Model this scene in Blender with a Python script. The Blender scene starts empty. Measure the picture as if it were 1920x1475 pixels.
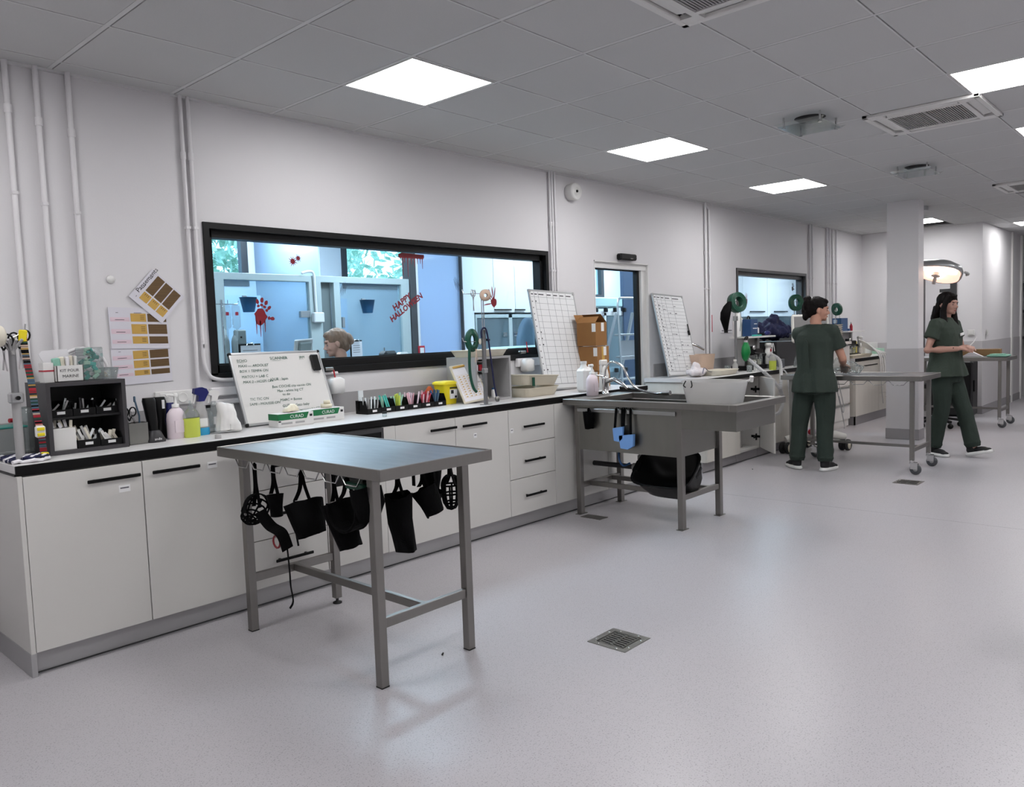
import bpy, bmesh, math, random
from mathutils import Vector, Matrix, noise
random.seed(7)
sc = bpy.context.scene
COL = sc.collection
# ------------------------------------------------------------------ camera
CP = Vector((0.0, -4.3122, 1.3683)); YAW, PIT, ROL, FPX = 0.8279, -0.0736, -0.035, 1472.84
_f = Vector((math.cos(PIT)*math.sin(YAW), math.cos(PIT)*math.cos(YAW), math.sin(PIT)))
_r = Vector((math.cos(YAW), -math.sin(YAW), 0)); _u = _r.cross(_f)
FWD = _f; RGT = math.cos(ROL)*_r + math.sin(ROL)*_u; UPV = -math.sin(ROL)*_r + math.cos(ROL)*_u
cam = bpy.data.cameras.new('camera'); cam.sensor_width = 36; cam.sensor_fit = 'HORIZONTAL'
cam.lens = FPX/1920*36; cam.clip_start = 0.05; cam.clip_end = 200
camo = bpy.data.objects.new('camera', cam); COL.objects.link(camo)
camo.matrix_world = Matrix(((RGT.x, UPV.x, -FWD.x, CP.x), (RGT.y, UPV.y, -FWD.y, CP.y), (RGT.z, UPV.z, -FWD.z, CP.z), (0, 0, 0, 1)))
sc.camera = camo
# ------------------------------------------------------------------ world, exposure
w = bpy.data.worlds.new('sky'); sc.world = w; w.use_nodes = True
wn = w.node_tree; wn.nodes.clear()
wo = wn.nodes.new('ShaderNodeOutputWorld'); bg = wn.nodes.new('ShaderNodeBackground')
bg.inputs[0].default_value = (0.52, 0.74, 1.0, 1); bg.inputs[1].default_value = 5.0
wn.links.new(bg.outputs[0], wo.inputs[0])
sc.view_settings.view_transform = 'Standard'; sc.view_settings.look = 'None'
sc.view_settings.exposure = 0.0; sc.view_settings.gamma = 1.0
sc.cycles.max_bounces = 7; sc.cycles.diffuse_bounces = 4; sc.cycles.glossy_bounces = 3
sc.cycles.transmission_bounces = 5; sc.cycles.transparent_max_bounces = 10
sc.cycles.sample_clamp_indirect = 4.0; sc.cycles.use_denoising = True
sc.cycles.caustics_reflective = False; sc.cycles.caustics_refractive = False
PANEL_W, FILL_COOL, SURG_E = 21.0, 54.0, 14.0      # radiance: room's ceiling lamps, added back-room fill panels, surgical lamp

# ------------------------------------------------------------------ helpers
def at(u, v, x=None, y=None, z=None):
    """point of the place seen at photo pixel (u, v) on the plane x=, y= or z="""
    d = FWD*FPX + RGT*(u-960) + UPV*(737.5-v)
    if x is not None: t = (x-CP.x)/d.x
    elif y is not None: t = (y-CP.y)/d.y
    else: t = (z-CP.z)/d.z
    return CP + d*t
def lin(h):
    r = [int(h[i:i+2], 16)/255 for i in (0, 2, 4)]
    return tuple(c/12.92 if c <= .04045 else ((c+.055)/1.055)**2.4 for c in r) + (1,)
MATS = {}
def mat(name, col='808080', rough=.5, metal=0., noise_=0., scale=20., bump=0., emit=0., alpha=1., trans=0., coat=0., stretch=None, spec=.5, ecol=None, spots=None, bscale=None, ior=1.45, distort=0., rvar=0.):
    m = bpy.data.materials.new(name); m.use_nodes = True; nt = m.node_tree
    b = nt.nodes['Principled BSDF']; c = lin(col)
    b.inputs['Base Color'].default_value = c; b.inputs['Roughness'].default_value = rough
    b.inputs['Metallic'].default_value = metal; b.inputs['Specular IOR Level'].default_value = spec
    b.inputs['Transmission Weight'].default_value = trans; b.inputs['Coat Weight'].default_value = coat
    b.inputs['IOR'].default_value = ior; b.inputs['Alpha'].default_value = alpha
    if emit: b.inputs['Emission Color'].default_value = lin(ecol or col); b.inputs['Emission Strength'].default_value = emit
    tc = nt.nodes.new('ShaderNodeTexCoord'); mp = nt.nodes.new('ShaderNodeMapping')
    nt.links.new(tc.outputs['Object'], mp.inputs[0])
    if stretch: mp.inputs['Scale'].default_value = stretch
    nz = nt.nodes.new('ShaderNodeTexNoise'); nz.inputs['Scale'].default_value = scale; nz.inputs['Detail'].default_value = 4
    nt.links.new(mp.outputs[0], nz.inputs[0])
    if noise_:
        mx = nt.nodes.new('ShaderNodeMix'); mx.data_type = 'RGBA'
        mx.inputs[6].default_value = tuple(min(1, x*(1-noise_)) for x in c[:3])+(1,)
        mx.inputs[7].default_value = tuple(min(1, x*(1+noise_)) for x in c[:3])+(1,)
        nt.links.new(nz.outputs[0], mx.inputs[0]); nt.links.new(mx.outputs[2], b.inputs['Base Color'])
        if spots:
            n2 = nt.nodes.new('ShaderNodeTexNoise'); n2.inputs['Scale'].default_value = spots[0]; n2.inputs['Detail'].default_value = 1
            nt.links.new(tc.outputs['Object'], n2.inputs[0])
            rp = nt.nodes.new('ShaderNodeMapRange'); rp.inputs[1].default_value = .57; rp.inputs[2].default_value = .72
            nt.links.new(n2.outputs[0], rp.inputs[0])
            m2 = nt.nodes.new('ShaderNodeMix'); m2.data_type = 'RGBA'; m2.inputs[7].default_value = lin(spots[1])
            nt.links.new(rp.outputs[0], m2.inputs[0]); nt.links.new(mx.outputs[2], m2.inputs[6]); nt.links.new(m2.outputs[2], b.inputs['Base Color'])
    if rvar:
        rr = nt.nodes.new('ShaderNodeMapRange'); rr.inputs[1].default_value = .3; rr.inputs[2].default_value = .7
        rr.inputs[3].default_value = max(0, rough-rvar); rr.inputs[4].default_value = rough+rvar
        nt.links.new(nz.outputs[0], rr.inputs[0]); nt.links.new(rr.outputs[0], b.inputs['Roughness'])
    if bump:
        nb = nt.nodes.new('ShaderNodeTexNoise'); nb.inputs['Scale'].default_value = bscale or scale*2; nb.inputs['Detail'].default_value = 3
        nt.links.new(mp.outputs[0], nb.inputs[0])
        bp = nt.nodes.new('ShaderNodeBump'); bp.inputs['Strength'].default_value = bump; bp.inputs['Distance'].default_value = .01
        nt.links.new(nb.outputs[0], bp.inputs['Height']); nt.links.new(bp.outputs[0], b.inputs['Normal'])
    MATS[name] = m; return m
def glassmat(name, tint='f4fbff', gloss=.08, rough=.02, body=0., bcol='ffffff'):
    """thin clear sheet: mostly transparent, a little mirror, optional milky body"""
    m = bpy.data.materials.new(name); m.use_nodes = True; nt = m.node_tree; nt.nodes.clear()
    o = nt.nodes.new('ShaderNodeOutputMaterial'); t = nt.nodes.new('ShaderNodeBsdfTransparent'); t.inputs[0].default_value = lin(tint)
    g = nt.nodes.new('ShaderNodeBsdfGlossy'); g.inputs['Roughness'].default_value = rough
    fr = nt.nodes.new('ShaderNodeFresnel'); fr.inputs[0].default_value = 1.4
    mu = nt.nodes.new('ShaderNodeMath'); mu.operation = 'MULTIPLY_ADD'; mu.inputs[1].default_value = gloss*2.; mu.inputs[2].default_value = 0.
    nt.links.new(fr.outputs[0], mu.inputs[0])
    a = nt.nodes.new('ShaderNodeMixShader'); nt.links.new(mu.outputs[0], a.inputs[0]); nt.links.new(g.outputs[0], a.inputs[2])
    if body:
        d = nt.nodes.new('ShaderNodeBsdfDiffuse'); d.inputs[0].default_value = lin(bcol)
        tl = nt.nodes.new('ShaderNodeBsdfTranslucent'); tl.inputs[0].default_value = lin(bcol)
        b1 = nt.nodes.new('ShaderNodeMixShader'); b1.inputs[0].default_value = .5
        nt.links.new(d.outputs[0], b1.inputs[1]); nt.links.new(tl.outputs[0], b1.inputs[2])
        b2 = nt.nodes.new('ShaderNodeMixShader'); b2.inputs[0].default_value = body
        nt.links.new(t.outputs[0], b2.inputs[1]); nt.links.new(b1.outputs[0], b2.inputs[2]); nt.links.new(b2.outputs[0], a.inputs[1])
    else: nt.links.new(t.outputs[0], a.inputs[1])
    nt.links.new(a.outputs[0], o.inputs[0]); MATS[name] = m; return m

WM = {}
class MB:
    def __init__(s): s.v = []; s.f = []; s.mi = []; s.sm = []; s.cur = 0; s.T = Matrix(); s.smooth = False
    def m(s, i): s.cur = i; return s
    def _add(s, vs, fs, smooth=None):
        o = len(s.v); s.v += [s.T @ Vector(p) for p in vs]
        for f in fs: s.f.append([i+o for i in f]); s.mi.append(s.cur); s.sm.append(s.smooth if smooth is None else smooth)
        return s
    def box(s, x0, x1, y0, y1, z0, z1, b=0.):
        if x0 > x1: x0, x1 = x1, x0
        if y0 > y1: y0, y1 = y1, y0
        if z0 > z1: z0, z1 = z1, z0
        if b <= 0:
            vs = [(x, y, z) for z in (z0, z1) for y in (y0, y1) for x in (x0, x1)]
            return s._add(vs, [(0, 2, 3, 1), (4, 5, 7, 6), (0, 1, 5, 4), (2, 6, 7, 3), (0, 4, 6, 2), (1, 3, 7, 5)], False)
        b = min(b, (x1-x0)*.49, (y1-y0)*.49, (z1-z0)*.49); vs = []; idx = {}
        for i, x in enumerate((x0, x1)):
            for j, y in enumerate((y0, y1)):
                for k, z in enumerate((z0, z1)):
                    sx, sy, sz = (1-2*i)*b, (1-2*j)*b, (1-2*k)*b
                    idx[i, j, k] = len(vs); vs += [(x, y+sy, z+sz), (x+sx, y, z+sz), (x+sx, y+sy, z)]
        fs = []
        for i in (0, 1):
            q = [idx[i, 0, 0], idx[i, 1, 0], idx[i, 1, 1], idx[i, 0, 1]]; fs.append(q if i else q[::-1])
            q = [idx[0, i, 0]+1, idx[1, i, 0]+1, idx[1, i, 1]+1, idx[0, i, 1]+1]; fs.append(q if not i else q[::-1])
            q = [idx[0, 0, i]+2, idx[1, 0, i]+2, idx[1, 1, i]+2, idx[0, 1, i]+2]; fs.append(q if i else q[::-1])
        for i in (0, 1):
            for j in (0, 1):
                fs.append([idx[i, j, 0], idx[i, j, 1], idx[i, j, 1]+1, idx[i, j, 0]+1])
                fs.append([idx[i, 0, j], idx[i, 1, j], idx[i, 1, j]+2, idx[i, 0, j]+2])
                fs.append([idx[0, i, j]+1, idx[1, i, j]+1, idx[1, i, j]+2, idx[0, i, j]+2])
        for k in idx.values(): fs.append([k, k+1, k+2])
        return s._add(vs, fs, False)
    def cbox(s, c, sx, sy, sz, b=0., rz=0, rx=0, ry=0):
        T = s.T; s.T = T @ Matrix.Translation(c) @ Matrix.Rotation(rz, 4, 'Z') @ Matrix.Rotation(ry, 4, 'Y') @ Matrix.Rotation(rx, 4, 'X')
        s.box(-sx/2, sx/2, -sy/2, sy/2, -sz/2, sz/2, b); s.T = T; return s
    def bar(s, p, q, w, h=None, up=(0, 0, 1)):
        """square bar from p to q"""
        p, q = Vector(p), Vector(q); d = (q-p).normalized(); up = Vector(up)
        if abs(d.dot(up)) > .99: up = Vector((0, 1, 0))
        a = d.cross(up).normalized()*(w/2); c = a.cross(d).normalized()*((h or w)/2)
        vs = [e+i*a+j*c for e in (p, q) for i, j in ((-1, -1), (1, -1), (1, 1), (-1, 1))]
        return s._add(vs, [(0, 1, 2, 3), (7, 6, 5, 4), (0, 4, 5, 1), (1, 5, 6, 2), (2, 6, 7, 3), (3, 7, 4, 0)], False)
    def tube(s, pts, r, n=10, closed=False, flat=1., caps=True, smooth=True):
        pts = [Vector(p) for p in pts]; k = len(pts); R = r if isinstance(r, (list, tuple)) else [r]*k
        up = Vector((0, 0, 1)); rings = []; a = None
        for i, p in enumerate(pts):
            if closed: d = pts[(i+1) % k]-pts[i-1]
            else: d = pts[min(i+1, k-1)]-pts[max(i-1, 0)]
            d = d.normalized() if d.length > 1e-9 else Vector((0, 0, 1))
            if a is None: a = d.cross(up); a = a if a.length > .05 else d.cross(Vector((0, 1, 0)))
            a = a - d*a.dot(d); a.normalize(); c = a.cross(d)
            rings.append([p+R[i]*(math.cos(t)*a*flat+math.sin(t)*c) for t in (2*math.pi*j/n for j in range(n))])
        vs = [q for g in rings for q in g]; fs = []
        for i in range(k if closed else k-1):
            o, o2 = i*n, ((i+1) % k)*n
            for j in range(n): fs.append((o+j, o2+j, o2+(j+1) % n, o+(j+1) % n))
        s._add(vs, fs, smooth)
        if caps and not closed: s._add(rings[0], [tuple(range(n))], False); s._add(rings[-1], [tuple(range(n))[::-1]], False)
        return s
    def strap(s, pts, w, t=.002, side=(1, 0, 0)):
        """flat ribbon of width w along side vector"""
        pts = [Vector(p) for p in pts]; sd = Vector(side).normalized(); vs = []; k = len(pts)
        for i, p in enumerate(pts):
            d = (pts[min(i+1, k-1)]-pts[max(i-1, 0)]).normalized(); nn = d.cross(sd); nn = nn.normalized() if nn.length > .01 else Vector((0, 1, 0))
            vs += [p-sd*w/2-nn*t/2, p+sd*w/2-nn*t/2, p+sd*w/2+nn*t/2, p-sd*w/2+nn*t/2]
        fs = [(0, 1, 2, 3), tuple(4*(k-1)+j for j in (3, 2, 1, 0))]
        for i in range(k-1):
            for j in range(4): fs.append((4*i+j, 4*i+4+j, 4*i+4+(j+1) % 4, 4*i+(j+1) % 4))
        return s._add(vs, fs, False)
    def lathe(s, prof, c=(0, 0, 0), n=20, sx=1., sy=1., axis=None, smooth=True):
        c = Vector(c); vs = []; fs = []; T = s.T
        R = Matrix() if axis is None else Vector(axis).to_track_quat('Z', 'Y').to_matrix().to_4x4()
        s.T = T @ Matrix.Translation(c) @ R
        for r, z in prof: vs += [(r*math.cos(2*math.pi*j/n)*sx, r*math.sin(2*math.pi*j/n)*sy, z) for j in range(n)]
        for i in range(len(prof)-1):
            for j in range(n): fs.append((i*n+j, i*n+(j+1) % n, (i+1)*n+(j+1) % n, (i+1)*n+j))
        s._add(vs, fs, smooth)
        if prof[0] == prof[-1]: s.T = T; return s
        if prof[0][0] > 1e-4: s._add(vs[:n], [tuple(range(n))[::-1]], False)
        if prof[-1][0] > 1e-4: s._add(vs[-n:], [tuple(range(n))], False)
        s.T = T; return s
    def sph(s, c, rx, ry=None, rz=None, n=14, m=9, R=None):
        ry = ry or rx; rz = rz or rx; T = s.T
        s.T = T @ Matrix.Translation(c) @ (R or Matrix()) @ Matrix.Diagonal((rx, ry, rz, 1))
        vs = [(0, 0, -1)]+[(math.cos(a)*math.cos(t), math.cos(a)*math.sin(t), math.sin(a)) for a in (-math.pi/2+math.pi*i/m for i in range(1, m)) for t in (2*math.pi*j/n for j in range(n))]+[(0, 0, 1)]
        fs = [(0, 1+(j+1) % n, 1+j) for j in range(n)]
        for i in range(m-2):
            for j in range(n): fs.append((1+i*n+j, 1+i*n+(j+1) % n, 1+(i+1)*n+(j+1) % n, 1+(i+1)*n+j))
        L = len(vs)-1; fs += [(L, 1+(m-2)*n+j, 1+(m-2)*n+(j+1) % n) for j in range(n)]
        s._add(vs, fs, True); s.T = T; return s
    def prism(s, poly, ax, t0, t1):
        """extrude a 2D polygon (ccw) along axis 'x','y' or 'z'"""
        f = {'x': lambda a, b, t: (t, a, b), 'y': lambda a, b, t: (a, t, b), 'z': lambda a, b, t: (a, b, t)}[ax]; n = len(poly)
        vs = [f(a, b, t0) for a, b in poly]+[f(a, b, t1) for a, b in poly]
        return s._add(vs, [tuple(range(n))[::-1], tuple(range(n, 2*n))]+[(i, (i+1) % n, n+(i+1) % n, n+i) for i in range(n)], False)
    def loft(s, rings, n=20, e=2.0, smooth=True, caps=True):
        """rings: (cx, cy, cz, rx, ry[, tilt]) horizontal superellipses"""
        vs = []; fs = []
        for g in rings:
            cx, cy, cz, rx, ry = g[:5]; tx, ty = (g[5] if len(g) > 5 else (0, 0))
            for j in range(n):
                t = 2*math.pi*j/n; a, b = math.cos(t), math.sin(t)
                x = rx*math.copysign(abs(a)**(2/e), a); y = ry*math.copysign(abs(b)**(2/e), b)
                vs.append((cx+x, cy+y, cz+tx*x+ty*y))
        for i in range(len(rings)-1):
            for j in range(n): fs.append((i*n+j, i*n+(j+1) % n, (i+1)*n+(j+1) % n, (i+1)*n+j))
        s._add(vs, fs, smooth)
        if caps: s._add(vs[:n], [tuple(range(n))[::-1]], False); s._add(vs[-n:], [tuple(range(n))], False)
        return s
    def quad(s, a, b, c, d): return s._add([a, b, c, d], [(0, 1, 2, 3)], False)
    def build(s, name, m, parent=None, world=True, **tags):
        me = bpy.data.meshes.new(name)
        vs = s.v
        if parent is None:
            lo = [min(v[i] for v in vs) for i in range(3)]; hi = [max(v[i] for v in vs) for i in range(3)]
            org = Vector(((lo[0]+hi[0])/2, (lo[1]+hi[1])/2, lo[2])); W = Matrix.Translation(org); inv = W.inverted()
        elif world: W = WM[parent]; inv = W.inverted()
        else: W = WM[parent]; inv = Matrix()
        me.from_pydata([tuple(inv @ v) for v in vs], [], s.f)
        for mm in (m if isinstance(m, (list, tuple)) else [m]): me.materials.append(MATS[mm])
        me.polygons.foreach_set('material_index', s.mi); me.polygons.foreach_set('use_smooth', s.sm)
        me.update()
        o = bpy.data.objects.new(name, me); COL.objects.link(o)
        if parent is None: o.location = org
        else: o.parent = parent
        WM[o] = W
        for k, v in tags.items(): o[k] = v
        return o
def tag(o, label=None, cat=None, group=None, kind=None):
    if label: o['label'] = label
    if cat: o['category'] = cat
    if group: o['group'] = group
    if kind: o['kind'] = kind
    return o
def thing(name, label, cat, loc=(0, 0, 0), rotz=0., group=None, kind=None):
    o = bpy.data.objects.new(name, None); COL.objects.link(o); o.empty_display_size = .1
    o.location = loc; o.rotation_euler = (0, 0, rotz)
    WM[o] = Matrix.Translation(loc) @ Matrix.Rotation(rotz, 4, 'Z')
    return tag(o, label, cat, group, kind)
KIDS = {}
def copy_tree(o, parent=None, loc=None, rotz=None, label=None, group=None):
    c = o.copy(); COL.objects.link(c)
    if parent is not None: c.parent = parent
    if loc is not None: c.location = loc
    if rotz is not None: c.rotation_euler = (0, 0, rotz)
    if label: c['label'] = label
    if group: c['group'] = group
    W = Matrix.Translation(c.location) @ c.rotation_euler.to_matrix().to_4x4()
    WM[c] = W if parent is None else WM[parent] @ W
    for ch in [k for k in list(WM) if k.parent == o]: copy_tree(ch, c)
    return c
def struct(mb, name, m, **k): 
    o = mb.build(name, m, k.pop('parent', None)); 
    if o.parent is None: o['kind'] = 'structure'
    for a, b in k.items(): o[a] = b
    return o
def text(name, items, m, parent, org, xd, yd, depth=.0006, bold=0.):
    """items: (string, x, y, size[, shear]) laid on the surface spanned by xd, yd through org"""
    xd, yd = Vector(xd).normalized(), Vector(yd).normalized(); nn = xd.cross(yd).normalized(); org = Vector(org); mb = MB()
    for it in items:
        s, x, y, size = it[:4]
        cu = bpy.data.curves.new('t', 'FONT'); cu.body = s; cu.size = size; cu.resolution_u = 2
        cu.shear = it[4] if len(it) > 4 else 0; cu.offset = bold
        ob = bpy.data.objects.new('t', cu); COL.objects.link(ob)
        dg = bpy.context.evaluated_depsgraph_get(); me = bpy.data.meshes.new_from_object(ob.evaluated_get(dg))
        rot_ = it[5] if len(it) > 5 else 0
        def P(v):
            a, b = v.co.x, v.co.y; ca, sa = math.cos(rot_), math.sin(rot_)
            return org+xd*(x+a*ca-b*sa)+yd*(y+a*sa+b*ca)+nn*depth
        mb._add([P(v) for v in me.vertices], [tuple(p.vertices) for p in me.polygons], False)
        bpy.data.objects.remove(ob); bpy.data.curves.remove(cu); bpy.data.meshes.remove(me)
    return mb.build(name, m, parent)
def organic(mb, name, m, parent, voxel=.008, smooth=4, wr=0., wscale=10., post=None, world=False):
    """merge overlapping shapes of mb into one continuous skin"""
    me = bpy.data.meshes.new('t'); me.from_pydata([tuple(v) for v in mb.v], [], mb.f); me.update()
    ob = bpy.data.objects.new('t', me); COL.objects.link(ob)
    r = ob.modifiers.new('r', 'REMESH'); r.mode = 'VOXEL'; r.voxel_size = voxel
    if smooth: q = ob.modifiers.new('s', 'SMOOTH'); q.iterations = smooth; q.factor = .5
    dg = bpy.context.evaluated_depsgraph_get(); e = bpy.data.meshes.new_from_object(ob.evaluated_get(dg))
    o2 = MB(); nv = []
    e.update()
    for v in e.vertices:
        p = v.co.copy()
        if wr: p += v.normal*wr*(noise.noise(Vector((p.x*wscale, p.y*wscale, p.z*wscale*.45)))+.5*noise.noise(Vector((p.x*wscale*2.3, p.y*wscale*2.3, p.z*wscale*.9+5))))
        if post: p = post(p)
        nv.append(p)
    o2._add(nv, [tuple(p.vertices) for p in e.polygons], True)
    bpy.data.objects.remove(ob); bpy.data.meshes.remove(me); bpy.data.meshes.remove(e)
    return o2.build(name, m, parent, world=world)
def arc(c, r, a0, a1, n, pl='xz'):
    out = []
    for i in range(n+1):
        t = a0+(a1-a0)*i/n; a, b = r*math.cos(t), r*math.sin(t)
        out.append((c[0]+a, c[1], c[2]+b) if pl == 'xz' else (c[0], c[1]+a, c[2]+b) if pl == 'yz' else (c[0]+a, c[1]+b, c[2]))
    return out
def bez(p, n=16):
    """smooth curve through points (Catmull-Rom)"""
    p = [Vector(q) for q in p]; out = []; k = len(p)
    for i in range(k-1):
        a, b, c, d = p[max(i-1, 0)], p[i], p[i+1], p[min(i+2, k-1)]
        for j in range(n):
            t = j/n; out.append(.5*((2*b)+(c-a)*t+(2*a-5*b+4*c-d)*t*t+(3*b-a-3*c+d)*t**3))
    return out+[p[-1]]

# ------------------------------------------------------------------ materials
mat('wall_paint', 'd6d4d6', .55, noise_=.015, scale=3, bump=.04, bscale=120)
mat('wall_paint_far', 'dcdadc', .5, noise_=.01, scale=3)
mat('wainscot', 'bdbabc', .5, noise_=.02, scale=8)
mat('ceiling_tile', 'c6c6c6', .9, noise_=.05, scale=160, bump=.1, bscale=300)
mat('tbar', 'd4d4d4', .5)
mat('plenum', '181818', .9)
mat('floor_vinyl', 'adaaae', .32, noise_=.06, scale=260, bump=.02, bscale=500, spots=(190., '8d898d'), rvar=.05)
mat('seam', '8a878a', .6)
mat('frame_black', '0e0e0f', .45, spec=.3)
mat('frame_grey', '3a3a3c', .4)
mat('white_gloss', 'dcdbd9', .35)
mat('pipe_white', 'dedcde', .4)
mat('cab_white', 'cfcdc9', .42, noise_=.01, scale=4)
mat('cab_inner', 'c4c2bf', .5)
mat('cab_wood', 'c9c5bd', .5, noise_=.08, scale=14, stretch=(1, 1, .08))
mat('gap_dark', '3a3a3a', .8)
mat('top_white', 'd2d0d0', .3, noise_=.02, scale=60)
mat('edge_black', '050506', .45, spec=.25)
mat('handle_black', '040404', .5, spec=.2)
mat('plinth', 'b0afb0', .38, metal=.55, noise_=.05, scale=6)
mat('skirt', '8c898b', .5)
mat('splash_grey', '9b999a', .5, noise_=.03, scale=30)
mat('steel', '8b8a86', .36, metal=1., noise_=.06, scale=25, stretch=(1, 1, .1), rvar=.03)
mat('steel_brush', '8d8a87', .40, metal=1., noise_=.08, scale=40, stretch=(1, 1, .06), rvar=.04)
mat('steel_top', '93989c', .38, metal=1., noise_=.1, scale=9, rvar=.05, stretch=(3, .5, 1))
mat('chrome', 'd5d5d5', .12, metal=1.)
mat('rubber', '161616', .6)
mat('caster_grey', '4a4c50', .4)
mat('nylon_black', '040405', .8, noise_=.3, scale=60, bump=.2, spec=.12)
mat('plastic_black', '060607', .4, spec=.3)
mat('plastic_dark', '2b2a2d', .45)
mat('org_grey', '3d3b3e', .5, noise_=.04, scale=20)
mat('org_in', '08080a', .5)
mat('paper', 'e2e0e4', .6)
mat('label_white', 'e6e6e6', .6)
mat('print_grey', '66666c', .7)
mat('print_black', '1c1c20', .7)
mat('print_red', 'b03040', .7)
mat('tan', 'c09a4c', .6, noise_=.05, scale=20)
mat('brown', '5e4728', .6, noise_=.45, scale=16, stretch=(.2, 1, 14))
mat('pink_pale', 'd8c2cc', .6)
mat('sleeve', 'd4d2da', .25)
mat('soap_pink', 'dccfd6', .35, noise_=.02, scale=10)
mat('liquid_yellow', 'c3cf55', .25)
mat('liquid_blue', '2f9fd0', .25)
mat('clear_body', 'dde2e4', .2)
mat('blue_dark', '141a60', .35)
mat('navy', '12163c', .7, noise_=.25, scale=30, bump=.3)
mat('white_plastic', 'e0dfdd', .35)
mat('grey_plastic', 'a3a2a2', .4)
mat('grey_pole', '8c8c8e', .35, metal=.7)
mat('cream', 'd8d2c2', .4)
mat('cream2', 'cfc7b4', .4)
mat('green_tape', '0e5a3a', .5)
mat('green_deep', '0c4634', .4)
mat('green_bright', '0c7a3c', .3)
mat('teal', '3fb0a4', .4)
mat('teal_dark', '1a7a70', .4)
mat('beige', 'c9b09d', .6, noise_=.03, scale=30)
mat('yellow', 'e6d21e', .45)
mat('orange', 'd0632c', .5)
mat('red', 'a01828', .4)
mat('blood', '7c1220', .4, noise_=.2, scale=40)
mat('blood_dark', '1c1014', .5)
mat('ink_green', '155040', .6)
mat('brand_green', '0d6a3c', .5)
mat('cardboard', '8c6236', .8, noise_=.08, scale=12)
mat('cardboard2', '94693c', .8, noise_=.08, scale=12)
mat('alu', 'b2b3b4', .35, metal=.85)
mat('alu_paint', 'a9b4b4', .4)
mat('alu_dark', '6c7474', .4)
mat('board_white', 'd6d5d3', .28)
mat('board_grid', 'dbdcdd', .3)
mat('grid_line', '5a5d62', .6)
mat('lilac_light', 'c8bcc8', .5)
mat('glove', 'ddd6c0', .6)
mat('pale_green', 'a6cdb8', .5)
mat('pale_pink', 'd8a8b2', .5)
mat('blue_mid', '2a4f7c', .45)
mat('blue_muzzle', '6f9cd6', .45)
mat('blue_pot', '1b4a6c', .45)
mat('blue_box', '224672', .4)
mat('scrub_green', '2d3731', .9, noise_=.08, scale=18, bump=.25, bscale=60)
mat('scrub_green2', '26312b', .9, noise_=.1, scale=18, bump=.25, bscale=60)
mat('scrub_top2', '323c34', .9, noise_=.08, scale=18, bump=.25, bscale=60)
mat('skin', 'b98a76', .5, noise_=.05, scale=20)
mat('skin2', 'ac8476', .5, noise_=.05, scale=20)
mat('hair_dark', '0d0808', .55, spec=.15, noise_=.4, scale=30, bump=.5, stretch=(1, 1, .15))
mat('hair_blond', '7a5c48', .5, noise_=.45, scale=30, bump=.5, stretch=(1, 1, .3))
mat('lips', '95504c', .5)
mat('eye_white', '7d6e69', .6)
mat('tattoo', '4a342e', .6)
mat('shoe_black', '121214', .7)
mat('sole_white', 'd8d8d6', .5)
mat('foliage', 'a4c0a8', .8, noise_=.7, scale=9, spots=(14., 'eef6ee'))
mat('pale_blue_panel', 'bccfe6', .4)
mat('room_wall', 'd4dbe0', .55)
mat('kennel_grey', '7d8a8c', .4, noise_=.1, scale=4)
mat('door_blue', '34465e', .4)
mat('chair_blue', '4c6478', .6)
mat('bed_mint', 'b4d4d4', .5)
mat('lamp_diffuser', 'ffffff', .5, emit=PANEL_W, ecol='fbfafa')
mat('cool_fill_glow', 'ffffff', .5, emit=FILL_COOL, ecol='e4f1ff')  # daylight-tinted glow for the panels added to the back room
mat('surgical_bulb', 'fff0d8', .5, emit=SURG_E, ecol='ffdcc8')
mat('surgical_shell', 'aeb0b2', .3, metal=.6)
mat('reflector', 'f0d8c8', .2, emit=1.0, ecol='ffd0bc')
mat('case_black', '0c0c0e', .45)
mat('wood_tray', '93744e', .6, noise_=.1, scale=20)
mat('mint_cloth', '86b8a6', .8)
mat('towel_white', 'd6cfd0', .9, noise_=.1, scale=40, bump=.5)
mat('towel_stripe', '6a6a78', .9)
mat('device_white', 'd2d0ca', .4)
mat('screen_grey', '7a7878', .25)
glassmat('window_glass', 'eef7fa', .04, rough=.05)
glassmat('clear_plastic', 'eef2f2', .25, rough=.08, body=.16, bcol='e6eaea')
glassmat('cloudy_plastic', 'f2f2f2', .2, rough=.2, body=.55, bcol='e6e4e2')
glassmat('tube_plastic', 'f4f4f4', .35, rough=.15, body=.8, bcol='e8e8ea')
glassmat('frosted_blue', 'dcecff', .05, rough=.4, body=.8, bcol='d6e6fc')
glassmat('cubicle_glass', 'e2eff4', .10, rough=.05, body=.14, bcol='e4f0f6')
# =================================================================== the room shell
HC = 2.7443; GX, GY, SX, SY = 1.4152, .1496, .6, .5882
mb = MB(); mb.box(-3, 17.5, -7.6, 3.6, -.08, 0); fl = struct(mb, 'floor', 'floor_vinyl')
mb = MB()       # welded seams of the vinyl
for a, b in ((at(1100, 1045, z=0), at(1920, 1130, z=0)),):
    mb.box(1.2, 9.5, b.y-.6, b.y-.597, 0, .0004)
mb.box(5.9, 5.903, -7.5, -.62, 0, .0004); mb.box(1.2, 9.5, -4.9, -4.897, 0, .0004)
struct(mb, 'floor_seam', 'seam', parent=fl)
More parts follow.
